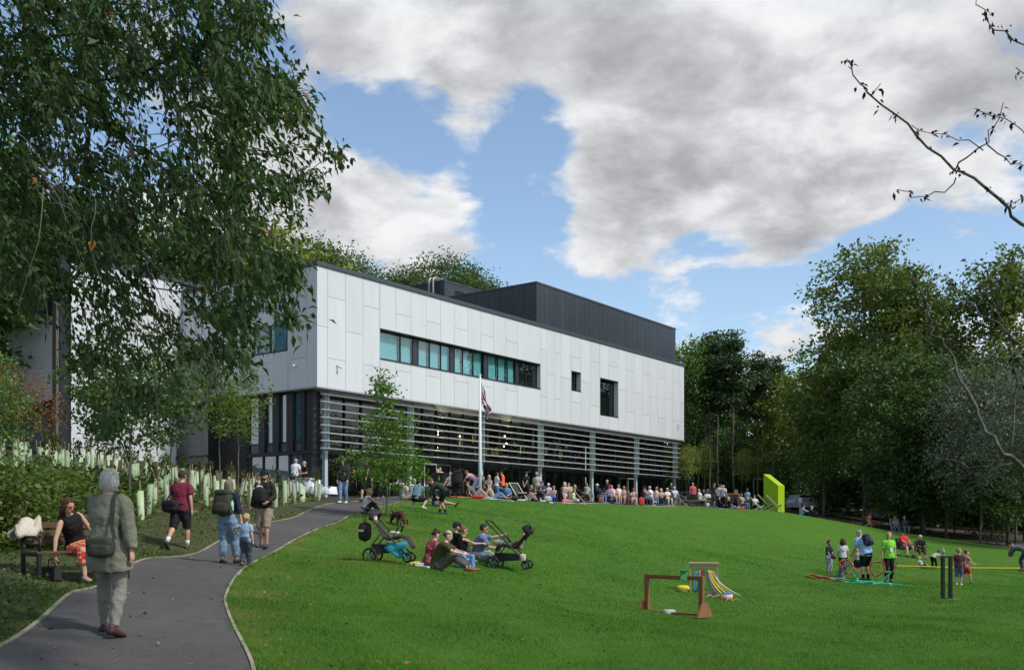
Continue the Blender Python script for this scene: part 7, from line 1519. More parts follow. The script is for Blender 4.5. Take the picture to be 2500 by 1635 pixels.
o = pillow(MB(), (.40, -.2, .27), .07, .04, .09).build('muslin_cloth', mat('muslin_print', (.58, .52, .42), .9, var=.2, scale=30), None, True); o.matrix_world = pd2.matrix_world; tag(o, 'pale printed cloth hanging at the front wheel of the black pushchair', 'cloth')
pushchair(on(1116, 49), 95, 'black pram with raised hood standing on the terrace', (.010, .011, .011), False, 1.18); tp = on(1116, 48.6)
o = MB().rings([[(tp.x + .27 * math.cos(a) * k, tp.y + .10 * math.sin(a) * k, tp.z + z) for a in [2 * math.pi * i / 16 for i in range(16)]] for z, k in ((.60, .9), (.80, 1.0), (1.05, 1.0), (1.22, .85), (1.28, .45))]).build('pram_hood', mat('hood_black', (.014, .015, .015), .8), None, True); tag(o, 'rounded black hood raised over the terrace pram', 'pram hood')
# ---- picnic
def bbox(name, loc, rz, dim, m, label, cat, lid=None):
    e = thing(name, loc, rz, label, cat); a, b, c = dim
    MB().rings([[(x * k, y * k, z) for x, y in ((-a / 2, -b / 2), (a / 2, -b / 2), (a / 2, b / 2), (-a / 2, b / 2))] for z, k in ((0, .9), (c * .1, 1), (c * .92, 1.02), (c, .98))]).build('body', m, e)
    if lid: MB().box(-a * .53, a * .53, -b * .53, b * .53, c + .002, c + .02).build('lid', lid, e)
    return e
q = on(1137, 24.0); e = thing('cool_bag', q, -14, 'blue cool bag with handles in front of the picnic', 'cool bag'); mb_ = mat('coolbag_blue', (.13, .26, .50), .5, var=.25, scale=10); ml_ = mat('coolbag_pale', (.42, .52, .66), .5)
MB().rings([[(x * k, y * k - .25 * (z - .15) * .3, z) for x, y in ((-.20, -.12), (.20, -.12), (.20, .12), (-.20, .12))] for z, k in ((0, .96), (.04, 1.0), (.30, 1.0), (.34, .9))]).build('body', mb_, e); MB().box(-.19, .19, -.14, -.128, .05, .16).build('pocket', mat('coolbag_deep', (.08, .18, .40), .5), e)
for y in (-.17, .17): MB().tube([(-.13, y - .02, .26), (-.12, y * 1.3, .40), (.0, y * 1.5, .34), (.12, y * 1.3, .20), (.13, y, .24)], .012, 6).build('handle', ml_, e, True)
bbox('food_box', on(1022, 22.6), 20, (.20, .16, .07), M_WHITE, 'open white foam food box on the grass by the olive shirt', 'food box', M_WHITE); bbox('food_box', on(1036, 22.3), -30, (.22, .12, .05), mat('foil_white', (.5, .52, .6), .5), 'flat pale package right beside the foam food box', 'package')
bbox('snack_packet', on(1012, 23.4), 30, (.26, .07, .07), mat('packet_yellow', (.62, .55, .04), .5), 'bright yellow packet lying left of the picnic', 'packet'); bbox('paper_plate', on(1003, 22.8), 0, (.24, .16, .03), mat('kraft', (.42, .33, .24), .8), 'brown paper tray on the grass between pushchair and picnic', 'tray')
# ---- dog
def dog(loc, rz, label):
    e = thing('dog', loc, rz, label, 'dog'); e.scale = (1, 1.2, .80); m = mat('dog_fur', (.058, .020, .010), .75, var=.35, scale=18, bump=.7, bscale=70); b = MB()
    limb(b, [V3(*q) for q in ((-.36, 0, .44), (-.28, 0, .44), (-.10, 0, .42), (.12, 0, .42), (.26, 0, .45), (.36, 0, .40))], [(.07, .08), (.105, .12), (.105, .12), (.12, .155), (.10, .13), (.07, .08)], V3(0, 1, 0), 12)
    limb(b, [V3(*q) for q in ((.24, 0, .47), (.38, 0, .40), (.46, 0, .28), (.50, 0, .20))], [(.085, .10), (.07, .08), (.065, .07), (.06, .065)], V3(0, 1, 0), 10)
    b.ell((.50, 0, .19), (.085, .075, .075)); limb(b, [V3(*q) for q in ((.52, 0, .17), (.59, 0, .11), (.635, 0, .065))], [(.05, .045), (.038, .032), (.026, .022)], V3(0, 1, 0), 9)
    for y in (-1, 1):
        limb(b, [V3(*q) for q in ((.22, y * .07, .42), (.20, y * .085, .28), (.23, y * .085, .16), (.22, y * .085, .04), (.27, y * .085, .02))], [.065, .045, .030, .026, .024], V3(1, 0, 0), 8); limb(b, [V3(*q) for q in ((-.27, y * .07, .42), (-.20, y * .09, .29), (-.34, y * .09, .17), (-.32, y * .09, .04), (-.27, y * .09, .02))], [.09, .06, .034, .026, .024], V3(1, 0, 0), 8)
    limb(b, [V3(*q) for q in ((-.34, 0, .47), (-.44, 0, .54), (-.54, 0, .60), (-.66, 0, .62))], [.045, .035, .032, .012], V3(0, 1, 0), 8)
    o = b.build('body', m, e, True); remesh_later(o, .014, 3)
    for y in (-1, 1): q = MB(); limb(q, [V3(.44, y * .065, .25), V3(.47, y * .10, .18), V3(.50, y * .10, .07), V3(.51, y * .09, .02)], [(.03, .014), (.045, .014), (.05, .012), (.03, .008)], V3(1, 0, .3), 8); q.build('ear', m, e, True)
    MB().ell((.645, 0, .06), (.016, .02, .016)).build('nose', M_BLK, e, True)
    return e
dog(on(972, 31.2), -62, 'brown spaniel sniffing the grass beside the young tree')
# ---- flagpole
fp = on(1172, 49.8); e = thing('flagpole', fp, 0, 'tall white flagpole standing at the crest of the lawn', 'flagpole'); HP = (HOR - 918) / FPX * 49.8 + CZ - fp.z
MB().tube([(0, 0, -.2), (0, 0, 2), (0, 0, HP)], [.085, .075, .045], 14).build('pole', mat('pole_white', (.68, .69, .70), .35), e, True); MB().ell((0, 0, HP + .05), (.07, .07, .06)).build('finial', mat('pole_white', (.68, .69, .70)), e, True); MB().tube([(.09, 0, 1.2), (.06, 0, HP - .1)], .006, 4).build('halyard', M_WHITE, e); MB().box(-.05, .05, -.12, -.08, 1.1, 1.25).build('cleat', M_STEEL, e)
def jack(u, v):
    """colour index of the union flag: 0 blue 1 white 2 red"""
    x, y = (u - .5) * 2, (v - .5); ax, ay = abs(x), abs(y)
    if ay < .10 or ax < .10 : return 2
    if ay < .167 or ax < .167: return 1
    d = (ay - ax * .5); s = 1 if (x > 0) == (y > 0) else -1
    if abs(d) < .055: return 2 if (d * s > 0) else 1
    return 1 if abs(d) < .115 else 0
nu, nv = 48, 34; Vf = []; zt = HP - .18
for j in range(nv + 1):
    for i in range(nu + 1):
        u, v = i / nu, j / nv; w = u ** .8; x = .05 + .42 * w * (.7 + .4 * math.sin(v * 2.4 + .3)) + .06 * math.sin(7 * v + 5 * u) * w; y = .13 * math.sin(9 * u + 4 * v) * w + .05 * math.sin(15 * v) * w; z = zt - v * 1.1 * (1 - .25 * w) - 1.2 * w - .06 * math.sin(11 * u) * w
        Vf.append((x, y, z))
Ff = []; mi = []
for j in range(nv):
    for i in range(nu): a = j * (nu + 1) + i; Ff.append((a, a + 1, a + nu + 2, a + nu + 1)); mi.append(jack((i + .5) / nu, (j + .5) / nv))
fl = fobj('flag', np.array(Vf), np.array(Ff), [mat('flag_blue', (.014, .022, .11), .8), mat('flag_white', (.66, .64, .64), .8), mat('flag_red', (.48, .016, .03), .8)], None, mi, True); fl.location = fp; tag(fl, 'union flag hanging limp from the white flagpole', 'flag')
# ---- terrace furniture
q = on(1075, 53.2); e = thing('litter_bin', q, -20, 'black litter bin with a lime green notice', 'litter bin'); MB().box(-.30, .30, -.28, .28, 0, 1.25).build('body', mat('bin_black', (.014, .018, .016), .5), e); MB().box(-.33, .33, -.31, .31, 1.252, 1.33).build('lid', mat('bin_black', (.014, .018, .016)), e); MB().box(-.14, .24, -.30, -.282, .40, .78).build('notice', mat('lime_print', (.36, .55, .03), .6), e); MB().ell((.05, -.29, 1.12), (.03, .01, .03)).build('symbol_head', mat('lime_print', (.36, .55, .03)), e); MB().prism([(.01, 1.07), (.09, 1.07), (.07, .93), (.03, .93)], -.292, -.282).build('symbol_body', mat('lime_print', (.36, .55, .03)), e)
q = on(972, 43.6); e = thing('cafe_chair', q, 150, 'aluminium cafe chair behind the young tree trunk', 'chair')
for s in (-1, 1): MB().tube([(s * .26, .26, 0), (s * .27, .24, .64), (s * .27, -.20, .66), (s * .22, -.30, .84)], .014, 8).build('arm_frame', M_STEEL, e, True); MB().tube([(s * .24, -.32, 0), (s * .24, -.20, .45), (s * .22, -.30, .84)], .014, 8).build('leg', M_STEEL, e, True)
MB().tube([(-.22, -.30, .84), (0, -.36, .86), (.22, -.30, .84)], .014, 8).build('top_rail', M_STEEL, e, True)
for k in range(4): MB().box(-.24, .24, -.20 + .11 * k, -.20 + .11 * k + .09, .44, .455).build('slat', M_STEEL, e)
for k in range(3): MB().box(-.22, .22, -.30, -.285, .55 + .09 * k, .62 + .09 * k).build('slat', M_STEEL, e)
for (px, d, w, lb) in ((742, 48.0, 1.5, 'table under a white cloth with the two men'), (790, 47.5, 1.1, 'low table with white cloth beside the building corner')):
    q = on(px, d); e = thing('cloth_table', q, -20, lb, 'table'); h = .74 if w > 1.2 else .45
    MB().box(-w / 2, w / 2, -.35, .35, h - .03, h).build('top', M_PALEWOOD, e)
    for x in (-w / 2 + .08, w / 2 - .08):
        for y in (-.28, .28): MB().box(x - .02, x + .02, y - .02, y + .02, 0, h - .03).build('leg', M_GREYM, e)
    c = MB(); n = 40; rr = []
    for z, k in ((h + .008, 0), (h + .006, 1), (.10, 2)):
        ring_ = []
        for i in range(n):
            a = 2 * math.pi * i / n; x = math.copysign(abs(math.cos(a)) ** .35, math.cos(a)) * (w / 2 + .01); y = math.copysign(abs(math.sin(a)) ** .35, math.sin(a)) * .36; f = (.02, 1, 1.06 + .05 * math.sin(i * 2.4))[k]; ring_.append((x * f, y * f, z))
        rr.append(ring_)
    c.rings(rr, cap=False).build('cloth', mat('white_linen', (.62, .63, .68), .9), e, True)
q = on(745, 47.8); bbox('serving_tray', (q.x, q.y, q.z + .76), -20, (.8, .45, .08), mat('tray_steel', (.5, .5, .48), .4), 'pale tray lying on the cloth covered table', 'tray')
q = on(1533, 66.8); e = thing('bollard', q, 0, 'grey bollard standing among the front row of sitters', 'bollard'); MB().lathe([(.11, 0), (.11, .96), (.10, .985), (.05, 1.0)], 16).build('post', mat('bollard_grey', (.10, .115, .125), .5), e, True); MB().lathe([(.112, .84), (.114, .845), (.114, .90), (.112, .905)], 16).build('band', mat('band_grey', (.18, .19, .20), .4), e, True)
# green block with a slanted top
q0, = (on(1895, 63.0),); e = thing('green_block', q0, 0, 'tall lime green block with a slanted top beside the deckchairs', 'sculpture'); ez = lambda py: CZ + (HOR - py) / FPX * 63.0 - q0.z
ux = Vector((.62, .78, 0)).normalized(); vx = Vector((.80, -.60, 0)).normalized()
xa = (1873 - 1895) / FPX * 63; 
A0 = Vector((xa, .9, 0)); B0 = Vector(((1897 - 1895) / FPX * 63, -.25, 0)); C0 = Vector(((1921 - 1895) / FPX * 63, .55, 0)); D0_ = A0 + (C0 - B0)
zA, zB = ez(1154.5), ez(1185)
vv = [A0 + V3(0, 0, -.3), B0 + V3(0, 0, -.3), C0 + V3(0, 0, -.3), D0_ + V3(0, 0, -.3), A0 + V3(0, 0, zA), B0 + V3(0, 0, zB), C0 + V3(0, 0, zB + .0), D0_ + V3(0, 0, zA)]
mlime = mat('lime_render', (.30, .46, .008), .6, var=.05, scale=3)
for nm, fs in (('side_panel', (0, 1, 5, 4)), ('side_panel', (1, 2, 6, 5)), ('side_panel', (2, 3, 7, 6)), ('side_panel', (3, 0, 4, 7)), ('slanted_top', (4, 5, 6, 7))):
    obj(nm, [vv[i] for i in fs], [(0, 1, 2, 3)], mlime, e)
q = on(1790, 72.6); e = thing('blackboard', q, 8, 'blackboard in an orange timber frame among the group', 'blackboard')
om = mat('orange_timber', (.40, .15, .03), .6, var=.2); MB().box(-.40, .40, -.02, .02, .20, 1.10).build('board', mat('slate_black', (.014, .015, .016), .7), e)
for b in ((-.45, -.40, -.03, .03, 0, 1.15), (.40, .45, -.03, .03, 0, 1.15), (-.40, .40, -.03, .03, 1.10, 1.15), (-.40, .40, -.03, .03, .15, .20)): MB().box(*b).build('frame_bar', om, e)
for s in (-1, 1): MB().bar((s * .42, .03, 1.05), (s * .42, .45, 0), .04).build('leg', om, e)
q = on(1701, 72.3); e = thing('timber_bench', q, -25, 'pale backless timber bench at the terrace end', 'bench'); MB().box(-.85, .85, -.18, .0 - .005, .40, .45).build('slat', M_PALEWOOD, e); MB().box(-.85, .85, .005, .18, .40, .45).build('slat', M_PALEWOOD, e)
for x in (-.7, .7): MB().box(x - .04, x + .04, -.15, .15, 0, .395).build('leg', M_PALEWOOD, e)
# blankets
def blanket(px, d, rz, w, h, m, label):
    q = on(px, d); R_ = Matrix.Rotation(R(rz), 3, 'Z')
    def fn(u, v):
        p = R_ @ V3((u - .5) * w, (v - .5) * h, 0); x, y = q.x + p.x, q.y + p.y; return (x, y, tz(x, y) + .03 + .012 * math.sin(9 * u + 4 * v) + .012 * math.sin(11 * v))
    o = MB().sheet(fn, 14, 8).build('picnic_blanket', m, None, True); md = o.modifiers.new('t', 'SOLIDIFY'); md.thickness = .015; tag(o, label, 'blanket'); return o
blanket(1187, 48.7, -8, 2.6, 1.4, mat('blanket_pale', (.46, .46, .46), .95, var=.25, scale=6), 'pale picnic blanket under the reclining grey shirt'); blanket(1380, 57.9, -8, 2.4, 1.2, mat('blanket_cream', (.40, .38, .33), .95, var=.2), 'cream blanket under the pink skirt'); blanket(1772, 70.0, -8, 3.2, 1.2, mat('blanket_blue', (.16, .24, .27), .95, var=.3), 'blue grey blanket under the sitters by the blackboard')
blanket(1125, 47.5, 10, 1.0, .6, mat('mat_orange', (.60, .14, .05), .8, var=.1), 'orange mat lying at the foot of the terrace pram')
def softbag(px, d, dim, m, label, cat='bag', dz=0): q = on(px, d); o = pillow(MB(), (q.x, q.y, q.z + dim[2] + dz), *dim).build('soft_bag', m, None, True); tag(o, label, cat); return o
softbag(1166, 47.6, (.32, .14, .08), mat('bag_red', (.50, .02, .03), .7, var=.15), 'red bag lying on the pale picnic blanket'); softbag(1337, 55.6, (.22, .18, .18), mat('bag_pale', (.46, .42, .38), .85, var=.2), 'pale round rucksack on the grass by the navy top', 'rucksack'); softbag(1325, 55.0, (.16, .10, .05), M_WHITE, 'white box on the grass in front of the navy top', 'box'); softbag(1345, 52.5, (.12, .07, .04), M_WHITE, 'white wrapper lying on the lawn below the crest', 'wrapper'); softbag(1272, 50.2, (.22, .12, .06), mat('shoe_white', (.5, .5, .5), .6), 'pair of white shoes on the grass by the deckchair', 'shoes'); softbag(1260, 50.8, (.24, .14, .11), M_BLKF, 'black bag on the grass next to the white shoes')
softbag(1467, 64.6, (.18, .12, .22), mat('bag_tan', (.20, .10, .05), .8), 'brown bag beside the navy jacket in the row'); softbag(1506, 66.4, (.20, .12, .10), mat('bag_blue', (.06, .14, .36), .8), 'blue bag under the chair of the balding pink shirt'); softbag(1566, 68.0, (.20, .10, .30), mat('jacket_red', (.50, .05, .05), .8, var=.2), 'red jacket hanging beside the checked shirt', 'jacket'); softbag(1814, 70.0, (.24, .16, .11), mat('bag_red2', (.46, .03, .03), .8), 'red bag on the blue grey blanket'); softbag(1803, 70.4, (.22, .14, .13), mat('bag_orange', (.40, .09, .03), .8), 'orange brown bag beside the red bag'); softbag(1727, 73.2, (.26, .14, .17), M_WHITE, 'white bag on the lap under the pale sun hat', 'bag', .62); softbag(1727, 72.5, (.14, .14, .16), M_WHITE, 'white bucket on the ground before the bench', 'bucket')
# ---- lamps, posts, cars, fence
for px, d, top, arm, lb in ((1887, 84, 1123, -1, 'tallest grey lamp post behind the green block'), (1840, 88, 1167, 1, 'grey lamp post left of the green block'), (2006, 86, 1177, 1, 'grey lamp post above the parked cars'), (1849, 94, 1169, 1, 'farther grey lamp post next to the left one')):
    q = on(px, d); e = thing('street_lamp', q, 0, lb, 'lamp post'); h = CZ + (HOR - top) / FPX * d - q.z; MB().tube([(0, 0, -.2), (0, 0, 1), (0, 0, h)], [.07, .065, .05], 8).build('post', M_GREYM, e, True); MB().bar((0, 0, h), (arm * .75, 0, h - .05), .10, .06).build('arm', M_GREYM, e); MB().box(min(arm * .4, arm * 1.1), max(arm * .4, arm * 1.1), -.12, .12, h - .10, h - .045).build('lantern', mat('lantern_grey', (.25, .27, .29), .4), e)
for px, d, top, lb in ((1953, 74, 1214, 'white topped marker post on the slope behind the blue shirt'), (1797, 82, 1195, 'white box on a post behind the blackboard'), (1802, 80, 1204, 'second white box on a post right of the blackboard')):
    q = on(px, d); e = thing('marker_post', q, 0, lb, 'post'); h = CZ + (HOR - top) / FPX * d - q.z; MB().box(-.035, .035, -.035, .035, -.2, h - .35).build('post', mat('post_grey', (.30, .31, .32), .5), e); MB().box(-.12, .12, -.06, .06, h - .348, h).build('box', mat('box_pale', (.50, .51, .52), .5), e)
def car(px, d, rz, colr, label, sc=1.0):
    q = on(px, d); e = thing('parked_car', q, rz, label, 'car', 'parked cars'); e.scale = (sc,) * 3; m = mat('paint_%d' % int(sum(colr) * 1e4), colr, .25, metal=.3, coat=.6); g = mat('car_glass', (.012, .016, .02), .05, spec=.8)
    prof = [(-2.1, .35), (-2.15, .75), (-2.05, 1.0), (-1.75, 1.45), (.35, 1.5), (1.05, 1.02), (1.95, .88), (2.15, .62), (2.12, .35)]; n = len(prof)
    rings = []
    for y, k in ((-.88, 0), (-.92, .5), (-.80, 1), (.80, 1), (.92, .5), (.88, 0)): rings.append([(x, y, z) for x, z in prof] if k == 1 else [(x * (.985), y, min(z, (.98 if k else .9)) ) for x, z in prof])
    MB().rings(rings).build('body', m, e)
    for y in (-1, 1):
        MB().prism([(-1.7, 1.02), (-1.55, 1.40), (-.6, 1.43), (-.6, 1.02)], y * .86 - .01, y * .86 + .01).build('window', g, e); MB().prism([(-.52, 1.02), (-.52, 1.43), (.30, 1.42), (.85, 1.02)], y * .86 - .01, y * .86 + .01).build('window', g, e)
        MB().ell((2.08, y * .62, .70), (.08, .18, .09)).build('headlight', M_WHITE, e, True)
        for x in (-1.35, 1.35): w = MB().tube([(x, y * .80, .32), (x, y * .93, .32)], .32, 18).build('wheel', M_BLK, e, True); MB().tube([(x, y * .925, .32), (x, y * .94, .32)], .20, 12).build('rim', M_STEEL, w, True)
    MB().prism([(.42, 1.47), (1.02, 1.05), (1.0, 1.03), (.40, 1.45)], -.74, .74, Matrix.Translation((.03, 0, .02))).build('windscreen', g, e)
car(1985, 88, 8, (.55, .57, .60), 'silver estate car parked behind the marker post'); car(2055, 90, 12, (.06, .08, .10), 'dark car parked right of the silver one'); car(1925, 92, 5, (.75, .76, .76), 'white car half hidden by the green block'); car(2165, 93, -30, (.75, .75, .75), 'white car glimpsed between the tree trunks')
q = on(1688, 78.5); e = thing('rail_fence', q, -20, 'dark railing fence beside the far end of the building', 'fence')
for k in range(7): MB().box(-2.4 + .8 * k - .025, -2.4 + .8 * k + .025, -.025, .025, 0, 1.15).build('post', M_GREYM, e)
for z in (.12, 1.1): MB().box(-2.45, 2.45, -.045, -.026, z, z + .05).build('rail', M_GREYM, e)
for k in range(44): MB().box(-2.36 + .11 * k - .008, -2.36 + .11 * k + .008, -.024, -.010, .17, 1.095).build('baluster', M_GREYM, e)
q = on(1990, 78); e = thing('wire_fence', q, -14, 'low wire fence running along the car park', 'fence')
for k in range(13): MB().box(-6 + k - .03, -6 + k + .03, -.03, .03, -.2, 1.0).build('post', mat('fence_brown', (.05, .04, .03), .9), e)
for z in (.3, .6, .9): MB().box(-6, 6, -.036, -.031, z, z + .012).build('wire', M_GREYM, e)
# cart wheels under the trees
for px, lb in ((2413, 'left cart wheel leaning in the shade at the right'), (2438, 'right cart wheel leaning in the shade at the right')):
    q = on(px, 66); e = thing('cart_wheel', (q.x, q.y, q.z + .42), 30, lb, 'wheel'); mw = mat('grey_timber', (.10, .09, .075), .9, var=.2); MB().tube([(.42 * math.cos(a), 0, .42 * math.sin(a)) for a in [2 * math.pi * k / 26 for k in range(26)]], .04, 6, closed=True).build('rim', mw, e, True); MB().tube([(0, -.08, 0), (0, .08, 0)], .07, 10).build('hub', mw, e)
    for k in range(8): a = math.pi * k / 4; MB().bar((0, 0, 0), (.42 * math.cos(a), 0, .42 * math.sin(a)), .03).build('spoke', mw, e)
# ---- play things on the lawn
q = on(1645, 21.2); e = thing('balance_hurdle', q, -40, 'brown stained timber frame standing on two trapezoid feet', 'frame'); L2 = .66; Hf = .84
for s in (-1, 1):
    MB().box(s * L2 - .045, s * L2 + .045, -.045, .045, 0, Hf).build('post', M_REDWOOD, e); f = MB().prism([(-.30, 0), (.30, 0), (.12, .28), (-.12, .28)], -.02, .02, Matrix.Translation((s * (L2 + (.068)), 0, 0)) @ Matrix.Rotation(R(90), 4, 'Z')).build('foot', mat('stained_timber_light', (.26, .115, .052), .75, scale=5, col2=(.19, .08, .036)), e)
MB().box(-L2 + .047, L2 - .047, -.035, .035, Hf - .09, Hf - .003).build('beam', M_REDWOOD, e); MB().box(-L2 + .047, L2 - .047, -.02, .02, .015, .06).build('rail', M_REDWOOD, e)
cq = W(1671, 1398, 20.75); o = MB().sheet(lambda u, v: (cq.x - .07 + .14 * u - .02 * v, cq.y + .06 - .11 * math.sin(min(v * 2.4, 1) * math.pi) * .9 - .05 * (v > .4) + .02 * u, cq.z + .05 - (.20 * max(0, v - .3) / .7) * (1 if u < .9 else 1.2) + .01 * math.sin(9 * u)), 10, 14).build('green_cloth', mat('cloth_green', (.06, .27, .10), .9, var=.2, scale=12, bump=.4), None, True); md = o.modifiers.new('t', 'SOLIDIFY'); md.thickness = .012; tag(o, 'green cloth hung over the beam of the brown frame', 'cloth')
bbox('white_block', on(1634, 21.3), 10, (.22, .16, .09), mat('woven_white', (.62, .58, .54), .9, var=.12, scale=50), 'small white woven basket lying in the brown frame', 'basket')
q = on(1719, 25.6); e = thing('ribbon_stand', q, -12, 'natural timber frame with netting and a top board', 'frame'); w2 = .33; H2 = .76
for x in (-w2, w2):
    for y in (-.12, .12): MB().box(x - .022, x + .022, y - .022, y + .022, 0, H2).build('post', M_PALEWOOD, e)
    MB().box(x - .012, x + .012, -.095, .095, .02, H2 - .05).build('side_panel', M_REDWOOD if x < 0 else M_PALEWOOD, e)
MB().box(-w2 - .05, w2 + .05, -.17, .17, H2 + .002, H2 + .04).build('top_board', M_PALEWOOD, e); MB().box(-w2 + .024, w2 - .024, -.14, -.10, .0, .07).build('bottom_rail', M_PALEWOOD, e); MB().box(-w2 + .024, w2 - .024, -.14, -.10, H2 - .08, H2 - .003).build('top_rail', M_PALEWOOD, e)
net = MB()
for k in range(13): x = -w2 + .03 + k * .05; net.bar((x, -.095, .07), (x, -.095, H2 - .08), .004)
for k in range(13): z = .09 + k * .05; net.bar((-w2 + .02, -.09, z), (w2 - .02, -.09, z), .004)
net.build('netting', mat('net_dark', (.03, .035, .03), .8), e)
rc = [(.10, .25, .45), (.05, .40, .12), (.02, .10, .35), (.55, .30, .34), (.50, .02, .03), (.55, .03, .03), (.03, .35, .08), (.16, .05, .30), (.60, .52, .03), (.58, .54, .10), (.6, .3, .02), (.62, .6, .55)]
nmz = ['sky blue', 'grass green', 'deep blue', 'pale pink', 'crimson', 'scarlet', 'leaf green', 'purple', 'yellow', 'lemon', 'amber', 'white']
for i, c in enumerate(rc):
    x0 = -.24 + .045 * i; ln_ = .52 if i < 7 else .60; out = .02 + (.05 * (i - 5) if i > 6 else 0)
    r_ = MB().sheet(lambda u, v: (x0 + (u - .5) * .045 + (out * v * v * 2.0 if i > 6 else .012 * math.sin(8 * v + i)), -.125 - .03 * v - (.10 * v * v if i > 6 else 0) - .01 * math.sin(6 * v + i), H2 - .13 - .03 * abs(i - 6) * .3 - ln_ * v), 2, 10).build('ribbon', mat('ribbon_%d' % i, c, .6), None, True); r_.location = q; r_.rotation_euler = (0, 0, R(-12)); md = r_.modifiers.new('t', 'SOLIDIFY'); md.thickness = .006; tag(r_, nmz[i] + ' ribbon tied to the netting of the timber frame', 'ribbon', 'ribbons on the netting')
bq = on(1668, 25.2); e = thing('yellow_basket', bq, 0, 'white basket filled with yellow cloth left of the netting frame', 'basket'); MB().lathe([(.10, 0), (.14, .12), (.13, .12), (.09, .02)], 14).build('basket', mat('woven_cream', (.55, .5, .42), .9), e, True); pillow(MB(), (0, 0, .12), .15, .14, .07).build('filling', mat('cloth_yellow', (.66, .53, .02), .8, var=.3, scale=14, bump=.6), e, True)
bq = on(1775, 24.8); e = thing('blue_basket', bq, 0, 'white basket with blue cloth at the end of the ribbons', 'basket'); MB().lathe([(.13, 0), (.145, .14), (.135, .14), (.12, .02)], 14).build('basket', mat('woven_cream', (.55, .5, .42)), e, True); pillow(MB(), (0, 0, .14), .12, .12, .05).build('filling', mat('cloth_blue', (.06, .14, .36), .8, var=.4, scale=20), e, True)
for i, (px, d, c, lb) in enumerate(((1752, 25.0, (.60, .34, .02), 'amber ribbon trailing on the grass'), (1765, 24.6, (.58, .05, .02), 'red ribbon lying before the blue basket'), (1735, 24.9, (.60, .58, .55), 'white ribbon lying on the grass by the frame'), (1784, 24.5, (.60, .45, .02), 'yellow ribbon end right of the blue basket'))):
    q = on(px, d); o = MB().sheet(lambda u, v: (q.x - .2 + .4 * u, q.y + .05 * math.sin(9 * u + i) + .07 * v, tz(q.x, q.y) + .05 + .03 * math.sin(13 * u + i)), 14, 1).build('loose_ribbon', mat('loose_%d' % i, c, .6), None, True); md = o.modifiers.new('t', 'SOLIDIFY'); md.thickness = .008; tag(o, lb, 'ribbon')
# giant black wicket with a bottle on it
q = on(2311, 26.6); e = thing('black_stand', q, 6, 'tall black open frame stand with a bottle on top', 'stand'); mk = mat('stand_black', (.011, .014, .012), .35); hh = 1.085
for x in (-.105, .105):
    for y in (-.045, .045): MB().box(x - .030, x + .030, y - .012, y + .012, .028, hh).build('upright', mk, e)
MB().box(-.15, .15, -.06, .06, hh + .002, hh + .045).build('top_plate', mk, e); MB().box(-.15, .15, -.06, .06, 0, .026).build('bottom_plate', mk, e); MB().box(-.26, .26, -.16, .16, -.02, .003).build('base_slab', mat('slab_grey', (.22, .21, .18), .9), e)
e = thing('water_bottle', (q.x - .085, q.y, q.z + hh + .047), 0, 'clear plastic water bottle standing on the black stand', 'bottle'); MB().lathe([(.032, 0), (.034, .02), (.030, .09), (.034, .13), (.014, .19), (.014, .205)], 12).build('body', mat('bottle_clear', (.32, .36, .37), .08, spec=.7), e, True); MB().lathe([(.035, .07), (.035, .12)], 12).build('label', mat('bottle_label', (.10, .22, .20), .5), e, True); MB().lathe([(.016, .206), (.016, .228)], 10).build('cap', M_WHITE, e)
# yellow strap stretched over the grass
a, b = W(2182, 1378, 41), W(2492, 1384.5, 43); o = MB().sheet(lambda u, v: tuple(a.lerp(b, u) + V3(0, .0, -.035 * v - .03 * math.sin(math.pi * u))), 20, 1).build('yellow_strap', mat('strap_yellow', (.52, .38, .02), .6), None); md = o.modifiers.new('t', 'SOLIDIFY'); md.thickness = .01; tag(o, 'yellow strap stretched tight across the lawn at the right', 'strap')
for p_, lb in ((a, 'left peg of the yellow strap'), (b, 'right peg of the yellow strap')): o = MB().tube([(p_.x, p_.y, tz(p_.x, p_.y) - .1), (p_.x, p_.y, p_.z + .03)], .03, 8).build('strap_post', M_REDWOOD); tag(o, lb + ' standing in the grass', 'post')
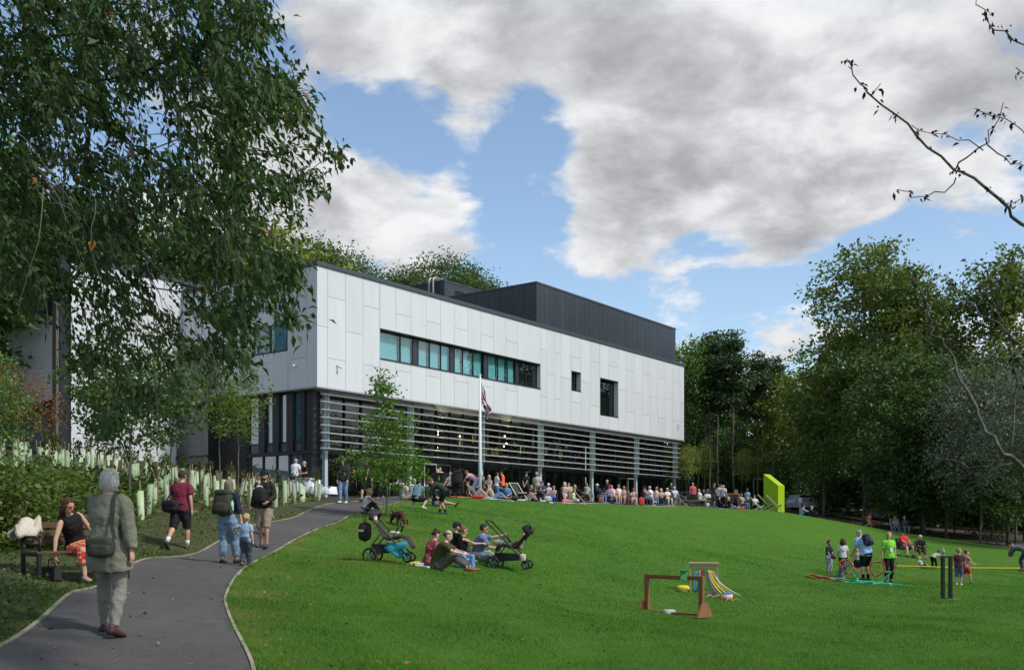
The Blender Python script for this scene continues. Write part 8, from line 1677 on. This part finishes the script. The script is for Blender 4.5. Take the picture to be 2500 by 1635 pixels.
# coloured construction bars
mr_ = mat('bar_red', (.32, .05, .04), .5, var=.2); mg_ = mat('bar_green', (.03, .34, .17), .5, var=.15)
def G(x, y, d=33.3): return W(1960 + x / 4.407, 1240 + y / 4.407, d)
def poly_frame(name, pts, m, label, closed=False):
    c = sum(pts, Vector()) / len(pts); e = thing(name, (c.x, c.y, min(p.z for p in pts)), 0, label, 'play frame'); e0 = e.location
    n = len(pts)
    for i in range(n if closed else n - 1):
        p0, p1 = pts[i] - e0, pts[(i + 1) % n] - e0; b = MB(); k = 5; d = (p1 - p0)
        for j in range(k): b.bar(p0 + d * (j / k), p0 + d * ((j + .96) / k), .050, .030, (math.cos(j * .9), math.sin(j * .5), .5))
        b.build('bar', m, e)
poly_frame('red_play_frame', [G(385, 575), G(490, 555), G(565, 660), G(510, 715), G(430, 660)], mr_, 'red polygon frame propped up beside the kneeling child', True)
poly_frame('red_play_frame', [G(745, 580), G(870, 575), G(886, 675), G(780, 738), G(718, 678)], mr_, 'red polygon frame standing behind the stooping person', True)
poly_frame('red_play_frame', [G(968, 682), G(1015, 590)], mr_, 'single red bar sticking up at the right of the frames')
poly_frame('green_play_frame', [G(590, 675), G(525, 690), G(612, 792)], mg_, 'green open frame standing at the left of the pile'); poly_frame('green_play_frame', [G(780, 742), G(742, 788)], mg_, 'short green bar leaning under the red frame'); poly_frame('green_play_frame', [G(870, 686), G(952, 686), G(850, 790)], mg_, 'green open frame standing at the right of the pile')
def flat(px, d, r, m, label, name, rot):
    pts = []
    for k in range(6): a = R(60 * k + rot); x, y = (px - CXP) / FPX * d + r * math.cos(a), d + r * math.sin(a); pts.append(V3(x, y, tz(x, y) + .05 + .05 * math.sin(k * 1.05 + rot)))
    poly_frame(name, pts, m, label, True)
for i, (px, d, r, lb) in enumerate(((2062, 32.4, .50, 'leftmost flat green hexagon in the pile'), (2085, 32.0, .62, 'second flat green hexagon from the left'), (2108, 32.6, .60, 'flat green hexagon under the stooping person'), (2130, 31.9, .68, 'second flat green hexagon from the right'), (2160, 31.9, .66, 'rightmost flat green hexagon of the pile'), (2118, 31.3, .62, 'nearest flat green hexagon of the pile'))): flat(px, d, r, mg_, lb, 'green_play_frame', 17 * i)
for i, (px, lb) in enumerate(((2005, 'left flat red hexagon on the grass'), (2026, 'right flat red hexagon touching the green pile'))): flat(px, 32.6 - .3 * i, .50, mr_, lb, 'red_play_frame', 11 * i)
run_jobs()
